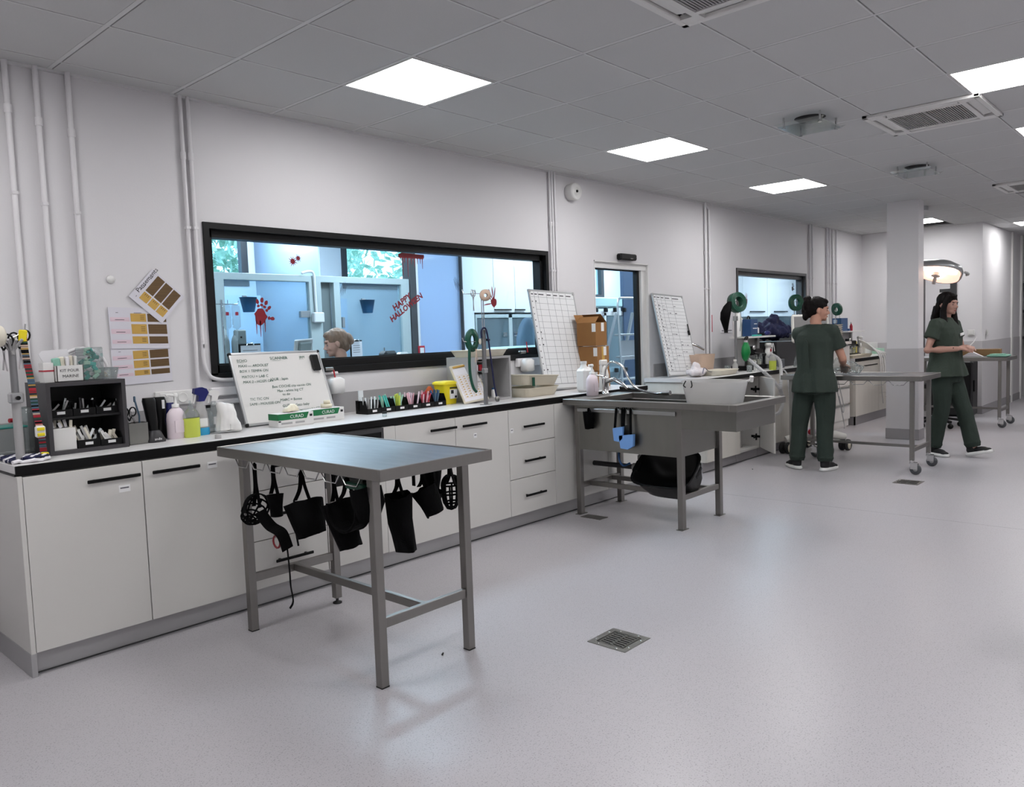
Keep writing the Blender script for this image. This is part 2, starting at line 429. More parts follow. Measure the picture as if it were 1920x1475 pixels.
# wall with the windows and the door
DX0, DX1, DZ = 5.86, 6.765, 2.03
W1 = (2.155, 5.2, 1.165, 2.07); W2 = (8.65, 10.70, 1.16, 2.067); WT = .15
def wall_seg(mb, holes, x0, x1, y0, y1, z1):
    xs = sorted({x0, x1} | {h[0] for h in holes} | {h[1] for h in holes})
    for a, b in zip(xs, xs[1:]):
        hs = [h for h in holes if h[0] < (a+b)/2 < h[1]]
        if not hs: mb.box(a, b, y0, y1, 0, z1)
        for h in hs:
            if h[2] > 0: mb.box(a, b, y0, y1, 0, h[2])
            mb.box(a, b, y0, y1, h[3], z1)
mb = MB(); wall_seg(mb, [W1, W2, (DX0, DX1, 0, DZ)], -3, 12.9, 0, WT, 2.80); wb = struct(mb, 'wall_back', 'wall_paint')
# far wall with a doorway, return wall, left, right and rear walls
mb = MB(); mb.box(12.9, 13.05, -.86, 0, 0, 2.8); mb.box(12.9, 13.05, -1.66, -1.30, 0, 2.8); mb.box(12.9, 13.05, -1.30, -.86, 2.05, 2.8)
struct(mb, 'wall_far', 'wall_paint_far')
mb = MB(); mb.box(12.9, 12.905, -.86, -.0, .1, 1.055); mb.box(12.892, 12.9, -.86, 0, 0, 1.055); mb.box(12.892, 12.9, -1.66, -1.30, 0, 1.055)
struct(mb, 'trim_1', 'wainscot')
mb = MB(); mb.box(13.05, 15.62, -1.66, -1.54, 0, 2.8); struct(mb, 'wall_corridor', 'wall_paint_far')
mb = MB(); mb.box(12.892, 15.62, -1.668, -1.66, 0, 1.055); struct(mb, 'trim_2', 'wainscot')
mb = MB(); mb.box(14.86, 14.96, -1.685, -1.655, 0, 2.74); mb.box(15.6, 15.68, -1.69, -1.5, 0, 2.74); struct(mb, 'trim_3', 'white_gloss')
mb = MB(); mb.box(12.885, 15.6, -1.676, -1.668, 0, .115); mb.box(12.884, 12.892, -1.676, -1.30, 0, .115); mb.box(12.884, 12.892, -.86, 0, 0, .115)
struct(mb, 'baseboard_far', 'skirt')
mb = MB(); mb.box(17.3, 17.45, -7.6, -1.0, 0, 2.8); mb.box(15.6, 17.4, -1.1, -1.0, 0, 2.8); struct(mb, 'wall_right', 'wall_paint_far')
mb = MB(); mb.box(-3, -2.85, -7.6, 0, 0, 2.8); struct(mb, 'wall_left', 'wall_paint')
mb = MB(); mb.box(-3, 17.5, -7.6, -7.45, 0, 2.8); struct(mb, 'wall_rear', 'wall_paint')
# room seen through the doorway of the far wall
mb = MB(); mb.box(13.05, 15.6, -.1, 0, 0, 2.8); mb.box(15.5, 15.6, -1.54, -.1, 0, 2.8); struct(mb, 'wall_anteroom', 'wall_paint_far')
mb = MB(); mb.box(12.87, 13.07, -1.335, -1.285, 0, 2.09); mb.box(12.87, 13.07, -.87, -.83, 0, 2.09); mb.box(12.87, 13.07, -1.335, -.83, 2.05, 2.1)
mb.box(12.93, 12.96, -1.285, -1.24, 0, 2.05); mb.box(12.93, 12.96, -1.24, -1.1, 1.78, 1.83); mb.box(12.93, 12.96, -1.24, -1.12, 0, 1.73)
struct(mb, 'door_2', 'frame_grey')
# pillar
mb = MB(); mb.box(9.78, 9.98, -1.665, -1.325, 0, HC); col = struct(mb, 'wall_pillar', 'wall_paint_far')
mb = MB(); mb.box(9.774, 9.986, -1.671, -1.319, .118, 1.06); struct(mb, 'trim_4', 'wainscot')
mb = MB(); mb.box(9.768, 9.992, -1.677, -1.313, 0, .125, .004); struct(mb, 'baseboard_pillar', 'skirt')
# ceiling: tiles with an open shadow gap beside each bar
mb = MB(); X0, X1, Y0 = -3, 17.4, -7.45
i0, i1 = int((X0-GX)/SX)-1, int((X1-GX)/SX)+1; j1 = int((-Y0-GY)/SY)+1
lamps = []
for i, j in ((2, 1), (6, 1), (10, 1), (18, 1), (-2, 1), (-4, 5), (-1, 5), (2, 5), (6, 5), (9, 5), (13, 5), (17, 5), (-4, 9), (0, 9), (4, 9), (8, 9), (12, 9), (16, 9), (20, 3)):
    lamps.append((i, j))
acs = [(2, 4), (7, 4), (14, 4)]
for i in range(i0, i1+1):
    for j in range(-1, j1):
        x0, x1 = GX+SX*i+.0125, GX+SX*(i+1)-.0115; ya, yb = -(GY+SY*j)-.0105, -(GY+SY*(j+1))+.0042
        if j == -1: ya = -.002
        x0 = max(x0+.0045, X0); x1 = min(x1+.0, X1); yb = max(yb, Y0)
        if x1-x0 < .02 or ya-yb < .02 or (i, j) in lamps or (i, j) in acs: continue
        if x0 > 12.9 and ya > -1.66: 
            if j < 2: pass
        mb.box(x0, x1, yb, ya, HC, HC+.012)
ce = struct(mb, 'ceiling', 'ceiling_tile')
mb = MB()
for i in range(i0, i1+2): 
    x = GX+SX*i; mb.box(x-.011, x+.010, Y0, 0, HC-.001, HC+.02)
for j in range(0, j1+1):
    y = -(GY+SY*j); mb.box(X0, X1, y-.004, y+.004, HC-.0005, HC+.019)
mb.box(X0, 12.9, -.022, 0, HC-.012, HC+.002)
struct(mb, 'ceiling_grid', 'tbar', parent=ce)
mb = MB(); mb.box(-3, 17.5, -7.6, 3.6, 2.80, 2.9); mb.box(-3, 17.5, 0, .02, HC+.05, 2.8); struct(mb, 'ceiling_slab', 'plenum', parent=ce)
mb = MB(); mb.box(-.6, 17.5, WT, 3.45, 2.76, 2.80); struct(mb, 'ceiling_2', 'ceiling_tile')

# ---- window frames
def window(n, W, mull=None, mname='frame_black'):
    x0, x1, z0, z1 = W; r = thing('window_%d' % n, None, None, ((x0+x1)/2, .0, z0), kind='structure')
    mb = MB(); t = .035
    mb.box(x0, x1, -.012, .05, z1-t, z1); mb.box(x0, x1, -.012, .05, z0, z0+t+.01); mb.box(x0, x0+t, -.012, .05, z0+t, z1-t); mb.box(x1-t, x1, -.012, .05, z0+t, z1-t)
    a = t+.004; s = .04
    mb.box(x0+a-.01, x1-a+.01, .03, .11, z1-a-s, z1-t+.001); mb.box(x0+a-.01, x1-a+.01, .03, .11, z0+t, z0+a+s+.012); mb.box(x0+t, x0+a+s-.012, .03, .11, z0+a, z1-a); mb.box(x1-a-s+.01, x1-t, .03, .11, z0+a, z1-a)
    mb.box(x0+a+s-.012, x1-a-s+.01, .055, .072, z0+a+s+.012, z0+a+s+.02)
    mb.build('window_frame', mname, r)
    mb = MB(); mb.box(x0+a+s-.02, x1-a-s+.02, .078, .084, z0+a+s, z1-a-s+.01); mb.build('pane', 'window_glass', r)
    return r
win1 = window(1, W1); win2 = window(2, W2, mname='frame_grey')
mb = MB(); mb.box(W1[0]-.0, W1[1], .11, .15, W1[2], W1[2]+.04); mb.build('window_sill', 'frame_black', win1)
# ---- glazed door
r = thing('door_1', None, None, ((DX0+DX1)/2, .08, 0), kind='structure')
mb = MB(); y0, y1 = .04, .12
mb.box(DX0, DX1, y0-.02, y1, 1.965, DZ); mb.box(DX0, DX0+.03, y0, y1, 0, 1.965); mb.box(DX1-.085, DX1, y0-.01, y1, 0, 1.965)
mb.build('door_frame', 'white_gloss', r)
mb = MB(); a0, a1 = DX0+.03, DX1-.085
mb.box(a0, a1, .06, .1, 1.955, 1.966); mb.box(a1-.04, a1, .055, .1, 0, 1.966); mb.box(a0, a0+.02, .06, .1, 0, 1.966); mb.box(a0, a1, .06, .1, 0, .1)
mb.build('leaf_frame', 'frame_black', r)
mb = MB(); mb.box(a0+.02, a1-.04, .074, .08, .1, 1.955); mb.build('pane', 'window_glass', r)
mb = MB(); mb.box(DX0, DX0+.012, -.002, .04, 0, DZ); mb.box(DX1-.012, DX1, -.002, .04, 0, DZ); mb.box(DX0, DX1, -.002, .04, DZ-.012, DZ)
mb.build('reveal', 'white_gloss', r)

# ---- baseboards / splash band / wainscot on the window wall
mb = MB(); mb.box(.9, 5.80, -.01, 0, .9, 1.035); b1 = struct(mb, 'trim_5', 'splash_grey')
mb = MB(); 
for x in (1.62, 2.96, 4.2): mb.box(x-.0015, x+.0015, -.0104, -.0095, .9, 1.035)
struct(mb, 'panel_joint', 'gap_dark', parent=b1)
mb = MB(); mb.box(6.82, 12.9, -.01, 0, .88, 1.03); struct(mb, 'trim_6', 'splash_grey')
mb = MB(); mb.box(9.78, 12.89, -.012, 0, 0, .115); mb.box(5.78, 5.86, -.012, 0, 0, .1); struct(mb, 'baseboard_back', 'skirt')
mb = MB(); mb.box(-3, .97, -.012, 0, 0, .1); struct(mb, 'baseboard_left', 'skirt')

# ---- conduits on the wall: each pipe a thing of its own
def conduit(x, z0, z1, label, r=.011, sock=2.45, dy=-.02, extra=None):
    mb = MB(); mb.tube([(x, dy, z0), (x, dy, z1)], r, 10)
    if extra: mb.tube(extra, r, 10)
    t = mb.build('wall_pipe', 'pipe_white'); tag(t, label, 'pipe', 'vertical pipes on the window wall')
    m2 = MB(); m2.lathe([(r*1.25, -.02), (r*1.35, -.015), (r*1.35, .015), (r*1.25, .02)], (x, dy, sock), 10)
    m2.build('sleeve', 'pipe_white', t)
    m2 = MB(); m2.box(x-.012, x+.012, dy-r-.002, 0, sock-.4, sock-.385); m2.build('clip', 'pipe_white', t)
conduit(1.224, .92, HC, 'white vertical pipe, nearest to the left edge of the photo', .0135, 2.52)
conduit(1.352, .92, HC, 'white vertical pipe between two others above the dark organiser', .0135, 2.48)
conduit(1.496, .92, HC, 'white vertical pipe nearest to the brown poster charts on their left', .0135, 2.45)
zz = 1.20
conduit(2.062, 1.3, HC, 'left one of the close pair of pipes beside the large window', .011, 2.42, extra=[(2.062, -.02, 1.3), (2.062, -.02, 1.0)])
conduit(2.105, 1.36, HC, 'right one of the pipe pair by the large window, bending to horizontal below the frame', .011, 2.42,
        extra=bez([(2.105, -.02, 1.38), (2.107, -.02, 1.27), (2.135, -.02, 1.20), (2.19, -.02, 1.175), (2.26, -.02, 1.17)], 6)+[Vector((3.0, -.02, 1.165))])
conduit(5.232, .92, HC, 'left one of three thin pipes right of the large window', .010, 2.3)
conduit(5.262, .92, HC, 'middle one of three thin pipes right of the large window', .010, 2.3)
conduit(5.30, .92, HC, 'right one of three thin pipes right of the large window, below the siren', .010, 2.3)
conduit(7.90, .92, HC, 'left thin pipe on the wall between the door and the far window', .014, 2.2)
conduit(7.985, .92, 2.68, 'right thin pipe on the wall between the door and the far window', .012, 2.2, extra=[(7.985, -.02, 2.68), (7.9, -.02, 2.72)])
conduit(10.80, .92, HC, 'left pipe of the pair right of the far window', .014, 2.4)
conduit(10.885, .92, HC, 'right pipe of the pair right of the far window', .014, 2.4)
conduit(11.42, .92, HC, 'first of the four pipes nearest to the back corner, counted from the left', .014, 2.35)
conduit(11.52, .92, HC, 'second of the four pipes nearest to the back corner', .012, 2.35)
conduit(11.64, .92, HC, 'third of the four pipes nearest to the back corner', .014, 2.35)
conduit(11.78, .92, HC, 'last of the four pipes, closest to the back corner', .012, 2.35)
# horizontal ducts under the window
def hduct(x0, x1, z, h, label):
    mb = MB(); mb.box(x0, x1, -.035, -.001, z-h/2, z+h/2, .006); tag(mb.build('cable_duct', 'pipe_white'), label, 'cable duct', 'ducts behind the left counter')
hduct(2.13, 2.86, 1.105, .05, 'upper white horizontal duct behind the green-lettered whiteboard')
hduct(2.13, 2.86, 1.045, .03, 'lower white horizontal duct behind the green-lettered whiteboard')
hduct(4.74, 5.75, 1.145, .07, 'white horizontal duct behind the tall grid planner by the sink')
# small round wall mark, sockets
mb = MB(); mb.lathe([(.0, .0), (.022, .0), (.02, .006), (.0, .007)], (at(207, 524, y=0).x, -.001, at(207, 524, y=0).z), 14, axis=(0, -1, 0))
tag(mb.build('blanking_plate', 'white_gloss'), 'small round white plate on the wall left of the brown charts', 'wall plate')
# --- siren, door sensor
c = at(1072, 360, y=-.03); t = thing('alarm_siren', 'white round fire alarm siren high on the wall right of the large window', 'siren', (c.x, 0, c.z))
mb = MB(); mb.lathe([(.0, .0), (.068, .0), (.07, .03), (.066, .045), (.05, .05)], (c.x, 0, c.z), 20, axis=(0, -1, 0)); mb.build('base', 'white_gloss', t)
mb = MB(); mb.lathe([(.075, .04), (.075, .075), (.066, .09), (.05, .085), (.035, .07), (.03, .085), (.0, .087)], (c.x, 0, c.z), 20, axis=(0, -1, 0)); mb.build('horn', 'white_gloss', t)
mb = MB(); mb.sph((c.x, -.088, c.z), .012); mb.build('nozzle', 'plastic_black', t)
t = thing('door_sensor', 'black motion sensor box mounted above the glazed door', 'sensor', (6.35, 0, 2.035))
mb = MB(); mb.box(6.215, 6.485, -.06, 0, 2.045, 2.105, .012); mb.build('housing', 'plastic_black', t)
mb = MB(); mb.box(6.37, 6.41, -.064, -.058, 2.055, 2.065, .002); mb.build('led_window', 'screen_grey', t)
# --- light switches
def switch(x0, y0, z0, nx, label, name='light_switch'):
    t = thing(name, label, 'switch', (x0, y0, z0)); mb = MB()
    if nx: mb.box(x0-.012, x0, y0-.05, y0+.05, z0-.045, z0+.045, .006)
    else: mb.box(x0-.04, x0+.04, y0-.014, y0, z0-.045, z0+.045, .006)
    mb.build('plate', 'white_gloss', t); mb = MB()
    if nx: mb.box(x0-.018, x0-.01, y0-.03, y0+.03, z0-.03, z0+.03, .003)
    else: mb.box(x0-.025, x0+.025, y0-.02, y0-.012, z0-.028, z0+.028, .003)
    mb.build('rocker', 'white_plastic', t)
switch(12.892, -1.525, 1.178, True, 'white wall switch beside the green-clad person walking, left of the corner')
switch(13.168, -1.668, 1.172, False, 'white wall switch just right of the far wall corner')
mb = MB(); mb.box(8.02, 8.05, -.008, 0, 1.33, 1.52); tag(mb.build('wall_tag', 'print_red'), 'narrow red tag stuck on the wall between the two thin pipes', 'tag')
mb = MB(); q0, q1 = at(1352, 601, y=-.01), at(1374, 623, y=-.01); mb.box(q0.x, q1.x, -.006, 0, q1.z, q0.z+.1); pn = mb.build('wall_notice', 'paper')
tag(pn, 'small white notice on the wall behind the hanging black breathing bag', 'notice')
mb = MB(); mb.box(q0.x+.02, q1.x-.02, -.0075, -.006, q1.z+.02, q1.z+.03); mb.build('print', 'print_grey', pn)

# =================================================================== ceiling fixtures
LB = ['bright square ceiling light panel nearest the camera, above the large window', 'bright ceiling panel second along the window wall row, before the alarm siren', 'bright ceiling panel third along the window wall row, above the far window',
      'small bright ceiling panel seen just right of the pillar top']
first = None
for k, (i, j) in enumerate(lamps):
    cx, cy = GX+SX*(i+.5), -(GY+SY*(j+.5))
    if (i, j) == (18, 1): cx = 12.0
    lab = LB[k] if k < 4 else None
    if (i, j) == (6, 5): lab = 'large ceiling light panel cut by the right edge, beside the air conditioning cassette'
    if (i, j) == (9, 5): lab = 'ceiling light panel at the right edge, only its corner showing'
    if (i, j) == (20, 3): lab = 'thin bright ceiling panel over the far corridor at the right edge'
    lab = lab or 'square ceiling light panel outside the photo'
    if first is None:
        t = thing('ceiling_light', lab, 'ceiling light', (cx, cy, HC), group='square ceiling light panels')
        mb = MB(); a, b = .292, .286
        for (p0, p1, p2, p3) in ((-a, a, -b, -b+.012), (-a, a, b-.012, b), (-a, -a+.012, -b, b), (a-.012, a, -b, b)): mb.box(p0, p1, p2, p3, -.003, .02)
        mb.build('frame', 'white_gloss', t, world=False)
        mb = MB(); mb.box(-a+.012, a-.012, -b+.012, b-.012, -.001, .01); mb.build('diffuser', 'lamp_diffuser', t, world=False); first = t
    else: copy_tree(first, loc=(cx, cy, HC), label=lab)
def cassette(cx, cy, label):
    t = thing('ceiling_cassette', label, 'air conditioner', (cx, cy, HC), group='air conditioning cassettes'); s = .345
    mb = MB(); q = .22
    mb.box(-s, s, -s, -q-.09, -.022, .0, .004); mb.box(-s, s, q+.09, s, -.022, 0, .004); mb.box(-s, -q-.09, -s, s, -.022, 0, .004); mb.box(q+.09, s, -s, s, -.022, 0, .004)
    for a, b, c_, d in ((-q-.09, q+.09, -q-.03, -q), (-q-.09, q+.09, q, q+.03), (-q-.03, -q, -q, q), (q, q+.03, -q, q)): mb.box(a, b, c_, d, -.022, 0)
    for sx in (-1, 1):
        for sy in (-1, 1): mb.box(sx*(q+.03), sx*(q+.09), sy*(q+.03), sy*(q+.09), -.022, 0)
    mb.build('panel', 'white_gloss', t, world=False)
    mb = MB(); mb.box(-s+.01, s-.01, -s+.01, s-.01, .0, .01); mb.build('duct', 'plastic_black', t, world=False)
    for k in range(4):
        mb = MB(); mb.T = Matrix.Rotation(k*math.pi/2, 4, 'Z'); mb.cbox((0, q+.058, -.010), 2*q-.02, .05, .006, .002, rx=.45 if k % 2 else .12); mb.build('louvre', 'white_gloss', t, world=False)
    mb = MB()
    for k in range(30): y = -q+.012+k*(2*q-.02)/29; mb.box(-q+.004, q-.004, y-.003, y+.003, -.02, -.006)
    mb.box(-q, q, -.005, .005, -.021, -.006); mb.build('grille', 'grey_plastic', t, world=False)
    return t
cassette(2.915, -2.797, 'ceiling air cassette cut off by the top edge of the photo')
cassette(5.915, -2.797, 'square ceiling air cassette beside the large right light panel')
cassette(9.78, -2.797, 'far ceiling air cassette at the right edge of the photo')
def deflector(cx, cy, label, wx=.34, wy=.3):
    t = thing('ceiling_deflector', label, 'air deflector', (cx, cy, HC), group='clear deflectors under ceiling outlets')
    mb = MB(); mb.lathe([(.02, -.02), (.07, -.02), (.10, 0), (.08, 0)], (0, 0, 0), 18); mb.build('outlet', 'plastic_dark', t, world=False)
    mb = MB(); mb.box(-wx/2, wx/2, -wy/2, wy/2, -.066, -.06, .002)
    for s in (-1, 1): mb.quad((s*wx/2, -wy/2, -.06), (s*wx/2, wy/2, -.06), (s*(wx/2+.02), wy/2+.02, -.045), (s*(wx/2+.02), -wy/2-.02, -.045))
    mb.build('clear_plate', 'clear_plastic', t, world=False)
    for sx in (-1, 1):
        for sy in (-1, 1):
            mb = MB(); mb.tube([(sx*(wx/2-.03), sy*(wy/2-.03), 0), (sx*(wx/2-.03), sy*(wy/2-.03), -.07)], .007, 8); mb.lathe([(.013, -.074), (.013, -.066)], (sx*(wx/2-.03), sy*(wy/2-.03), 0), 10)
            mb.build('standoff', 'chrome', t, world=False)
deflector(5.33, -2.2, 'clear plastic deflector plate hanging under the ceiling, nearer one left of the air cassette')
deflector(7.74, -2.2, 'clear plastic deflector plate under the ceiling, farther one above the pillar')
# =================================================================== the treatment room behind the windows
YB, YP = 3.2, 2.0
mb = MB(); xa0, xa1 = 3.3, 4.22; xb0, xb1 = 5.38, 6.46; xc0 = at(1090, 505, y=YB).x; xc1 = at(1131, 505, y=YB).x
wall_seg(mb, [(xa0, xa1, 1.97, 2.66), (xb0, xb1, 1.97, 2.66), (xc0, xc1, 1.9, 2.66)], -.6, 17.4, YB, YB+.15, 2.8)
struct(mb, 'wall_outer', 'room_wall')
mb = MB(); mb.box(-.75, -.6, WT, 3.35, 0, 2.8); mb.box(17.3, 17.45, WT, 3.35, 0, 2.8); struct(mb, 'wall_end', 'room_wall')
for n, (a, b, z0) in enumerate(((xa0, xa1, 1.97), (xb0, xb1, 1.97), (xc0, xc1, 1.9))):
    r = thing('window_%d' % (n+3), None, None, ((a+b)/2, YB, z0), kind='structure'); mb = MB(); t = .075
    mb.box(a, b, YB-.01, YB+.06, z0, z0+t); mb.box(a, a+t, YB-.01, YB+.06, z0+t, 2.66); mb.box(b-t, b, YB-.01, YB+.06, z0+t, 2.66); mb.box(a+t, b-t, YB-.01, YB+.06, 2.6, 2.66)
    mb.build('window_frame', 'frame_grey', r)
    mb = MB(); mb.box(a+t, b-t, YB+.02, YB+.026, z0+t, 2.6); mb.build('pane', 'window_glass', r)
# trees and a pale building edge outside
for x, y, z, s_, l in ((5.6, 7.5, 2.4, 1.9, 'pale green tree outside the left high window'), (10.6, 8.2, 2.6, 2.3, 'pale green tree outside the middle high window')):
    t = thing('garden_tree', l, 'tree', (x, y, 0)); mb = MB(); mb.tube([(x, y, -.5), (x, y, z)], [.16, .1], 8); mb.build('trunk', 'cardboard', t)
    mb = MB(); rnd = random.Random(int(x*10))
    for k in range(2600):
        a, b_, r_ = rnd.uniform(0, 6.28), rnd.uniform(-1.4, 1.5), s_*rnd.uniform(.55, 1)
        p = Vector((x+r_*math.cos(a)*math.cos(b_), y+r_*math.sin(a)*math.cos(b_)*.8, z+.4+r_*.85*math.sin(b_)))
        e1 = Vector((rnd.uniform(-1, 1), rnd.uniform(-1, 1), rnd.uniform(-1, 1))).normalized()*.13; e2 = e1.orthogonal().normalized()*.08
        mb.quad(p-e1, p+e2, p+e1, p-e2)
    mb.build('foliage', 'foliage', t)
# cubicle partition
P = lambda u, v, y: at(u, v, y=y)
t = thing('kennel_partition', 'pale aluminium framed glass partition of walk-in cubicles behind the large window', 'glass partition', (4.3, YP, 0))
fr = MB(); fr.box(3.1, 5.33, YP-.03, YP+.03, 1.925, 1.985, .003)
for a, b in ((3.22, 3.30), (4.13, 4.26), (4.40, 4.47), (5.22, 5.33)): fr.box(a, b, YP-.03, YP+.03, 0, 1.93, .003)
fr.build('frame', 'alu_paint', t)
mb = MB(); mb.box(4.26, 4.40, YP+.03, YP+.05, 0, 1.925); mb.build('recess_panel', 'alu_dark', t)
for a, b in ((3.30, 4.13), (4.47, 5.22), (2.3, 3.22)):
    mb = MB(); mb.box(a, b, YP-.005, YP+.005, .05, 1.925); g = mb.build('pane', 'cubicle_glass', t)
    mb = MB(); mb.box(b-.10, b-.0, YP-.03, YP+.01, 1.32+.28, 1.48+.18, .004) if b > 4 and b < 5 else mb.box(a+.02, a+.05, YP-.02, YP+.01, 1.5, 1.6, .004); mb.build('latch', 'alu', g)
mb = MB(); mb.box(4.30, 4.315, 2.05, YB, 0, 2.5); mb.box(4.30, 4.32, 2.05, 2.06, 0, 1.93); mb.build('divider', 'pale_blue_panel', t)
mb = MB(); mb.box(3.3, 4.2, 2.95, 3.0, 0, 1.86); mb.box(4.5, 5.25, 2.95, 3.0, 0, 1.84); mb.build('back_panel', 'pale_blue_panel', t)
t = thing('door_3', None, None, (5.38, YP, 0), kind='structure'); mb = MB(); mb.box(5.335, 5.42, YP-.04, YP+.08, 0, 2.76, .003); mb.box(6.075, 6.09, YP-.04, YP+.08, 0, 2.76); mb.build('door_frame', 'frame_grey', t)
mb = MB(); mb.box(5.42, 5.455, YP-.03, YP+.05, 0, 2.76); mb.build('post', 'white_gloss', t)
mb = MB(); mb.box(5.455, 6.075, YP, YP+.02, 0, 2.76); mb.build('leaf', 'frosted_blue', t)
r = MB(); r.box(5.42, 6.12, YB-.06, YB-.03, 0, 2.7)
mb = MB(); mb.box(6.09, 6.27, YP-.02, YP+.1, 0, 2.76); mb.box(6.27, 7.45, YP+.42, YP+.5, 0, 2.76); mb.box(7.45, 7.55, YP, YP+.5, 0, 2.76); struct(mb, 'wall_inner', 'room_wall')
# fire call point
c = P(790, 657, 1.96); t = thing('fire_call_point', 'small red and white fire call point on the frosted blue door post', 'call point', (c.x, 1.96, c.z)); mb = MB(); mb.box(c.x-.045, c.x+.045, 1.95, 1.985, c.z-.05, c.z+.05, .004); mb.build('housing', 'red', t); mb = MB(); mb.box(c.x-.025, c.x+.025, 1.944, 1.951, c.z-.03, c.z+.03); mb.build('button', 'white_gloss', t)
# white conduit with junction box on the partition
mb = MB(); a, b, c = P(480, 530, 1.94), P(588, 512, 1.94), P(592, 597, 1.94)
mb.tube(bez([(4.05, 1.955, 2.0), (4.13, 1.955, 2.02), (4.175, 1.955, 2.0), (4.18, 1.955, 1.9)], 5)+[Vector((4.185, 1.955, 1.64))], .012, 8)
t = thing('junction_box', 'white electrical junction box with rising conduit on the aluminium partition', 'junction box', (4.19, 1.95, 1.58)); mb.build('conduit', 'white_gloss', t)
mb = MB(); mb.box(4.14, 4.25, 1.92, 1.97, 1.55, 1.645, .008); mb.build('box', 'white_gloss', t)
# hanging dark blue pots
def pot(u, v, lab):
    c = P(u, v, 1.95); t = thing('wall_pot', lab, 'pot', (c.x, 1.95, c.z-.13), group='dark blue pots on the cubicle glass'); mb = MB()
    mb.loft([(c.x, 1.92, c.z-.125, .045, .04), (c.x, 1.92, c.z, .068, .06), (c.x, 1.92, c.z+.002, .074, .066), (c.x, 1.92, c.z-.002, .062, .055), (c.x, 1.92, c.z-.11, .04, .035)], 18, 3); mb.build('bowl', 'blue_pot', t)
    mb = MB(); mb.box(c.x-.02, c.x+.02, 1.975, 1.99, c.z-.05, c.z+.02); mb.build('hanger', 'alu', t)
pot(462, 558, 'dark blue pot hanging on the left cubicle glass, near the drip bags'); pot(685, 563, 'dark blue pot hanging on the right cubicle glass, above the seated woman')
# drip bags on a hook bar
c = P(415, 570, 1.2); t = thing('drip_stand', 'steel hook bar of a drip stand at the left edge of the large window', 'drip stand', (c.x, 1.2, 0)); mb = MB()
x, z = c.x, c.z
mb.tube([(x, 1.2, .02), (x, 1.2, z+.03)], .009, 8); mb.tube([(x-.06, 1.2, z-.0), (x+.13, 1.2, z), (x+.135, 1.2, z+.025)], .004, 6); mb.tube([(x+.05, 1.2, z), (x+.05, 1.2, z+.03)], .004, 6); mb.build('pole', 'chrome', t)
mb = MB()
for a in range(5): mb.bar((x, 1.2, .06), (x+.16*math.cos(a*1.257), 1.2+.16*math.sin(a*1.257), .02), .025)
mb.build('foot', 'grey_plastic', t)
for k, (dx, l) in enumerate(((.02, 'clear drip bag with red label, left of the two behind the window'), (.095, 'clear drip bag with red label, right of the two behind the window'))):
    t = thing('drip_bag', l, 'drip bag', (x+dx, 1.17, z-.18), group='drip bags'); mb = MB(); mb.loft([(x+dx, 1.17, z-.19, .01, .008), (x+dx, 1.17, z-.17, .03, .016), (x+dx, 1.17, z-.04, .033, .012), (x+dx, 1.17, z-.012, .03, .006), (x+dx, 1.17, z-.003, .006, .003)], 14, 3); mb.build('bag', 'clear_plastic', t)
    mb = MB(); mb.box(x+dx-.014, x+dx+.01, 1.152, 1.154, z-.085, z-.06); mb.build('label', 'print_red', t)
    mb = MB(); mb.tube([(x+dx, 1.17, z-.19), (x+dx, 1.17, z-.27)], .008, 8); mb.build('chamber', 'clear_plastic', t)
# steel monitor arm speaker, cylinders at the left
c = P(450, 632, 1.6); mb = MB(); mb.box(c.x-.05, c.x+.05, 1.58, 1.62, c.z-.06, c.z+.06, .01); t = mb.build('wall_monitor', 'alu_dark'); tag(t, 'small grey wall unit behind the clipboard left of the whiteboard', 'wall unit')
mb = MB(); mb.sph((c.x, 1.578, c.z), .008); mb.build('knob', 'plastic_black', t)
for k, u in enumerate((424, 440)):
    c = P(u, 640, 1.5); mb = MB(); mb.lathe([(.025, -c.z), (.025, .0), (.018, .03), (.008, .05)], (c.x, 1.5+.0, c.z), 14); o = mb.build('gas_cylinder', 'alu_dark'); tag(o, ['tall grey cylinder at the far left behind the large window', 'tall grey cylinder next to the clipboard behind the large window'][k], 'cylinder')
def clipboard(u0, v0, u1, v1, y, lab):
    a, b = P(u0, v0, y), P(u1, v1, y); t = thing('clipboard', lab, 'clipboard', ((a.x+b.x)/2, y, b.z), group='clipboards behind the large window'); mb = MB(); mb.box(a.x, b.x, y, y+.006, b.z-.12, a.z, .002); mb.build('board', 'plastic_black', t)
    mb = MB(); mb.box(a.x+.015, b.x-.004, y-.003, y, b.z-.11, a.z-.012); pp = mb.build('sheet', 'paper', t)
    mb = MB()
    for k in range(4): mb.box(a.x+.03, b.x-.03, y-.004, y-.003, a.z-.05-.02*k, a.z-.046-.02*k)
    mb.build('print', 'print_grey', pp); mb = MB(); m_ = (a.x+b.x)/2; mb.tube([(m_-.03, y-.01, a.z-.015), (m_-.02, y-.01, a.z+.004), (m_+.02, y-.01, a.z+.004), (m_+.03, y-.01, a.z-.015)], .004, 6); mb.build('clip', 'chrome', t)
clipboard(447, 645, 490, 668, 1.0, 'clipboard with papers seen just above the whiteboard top left corner'); clipboard(656, 638, 680, 664, 1.5, 'clipboard with papers behind the seated woman')
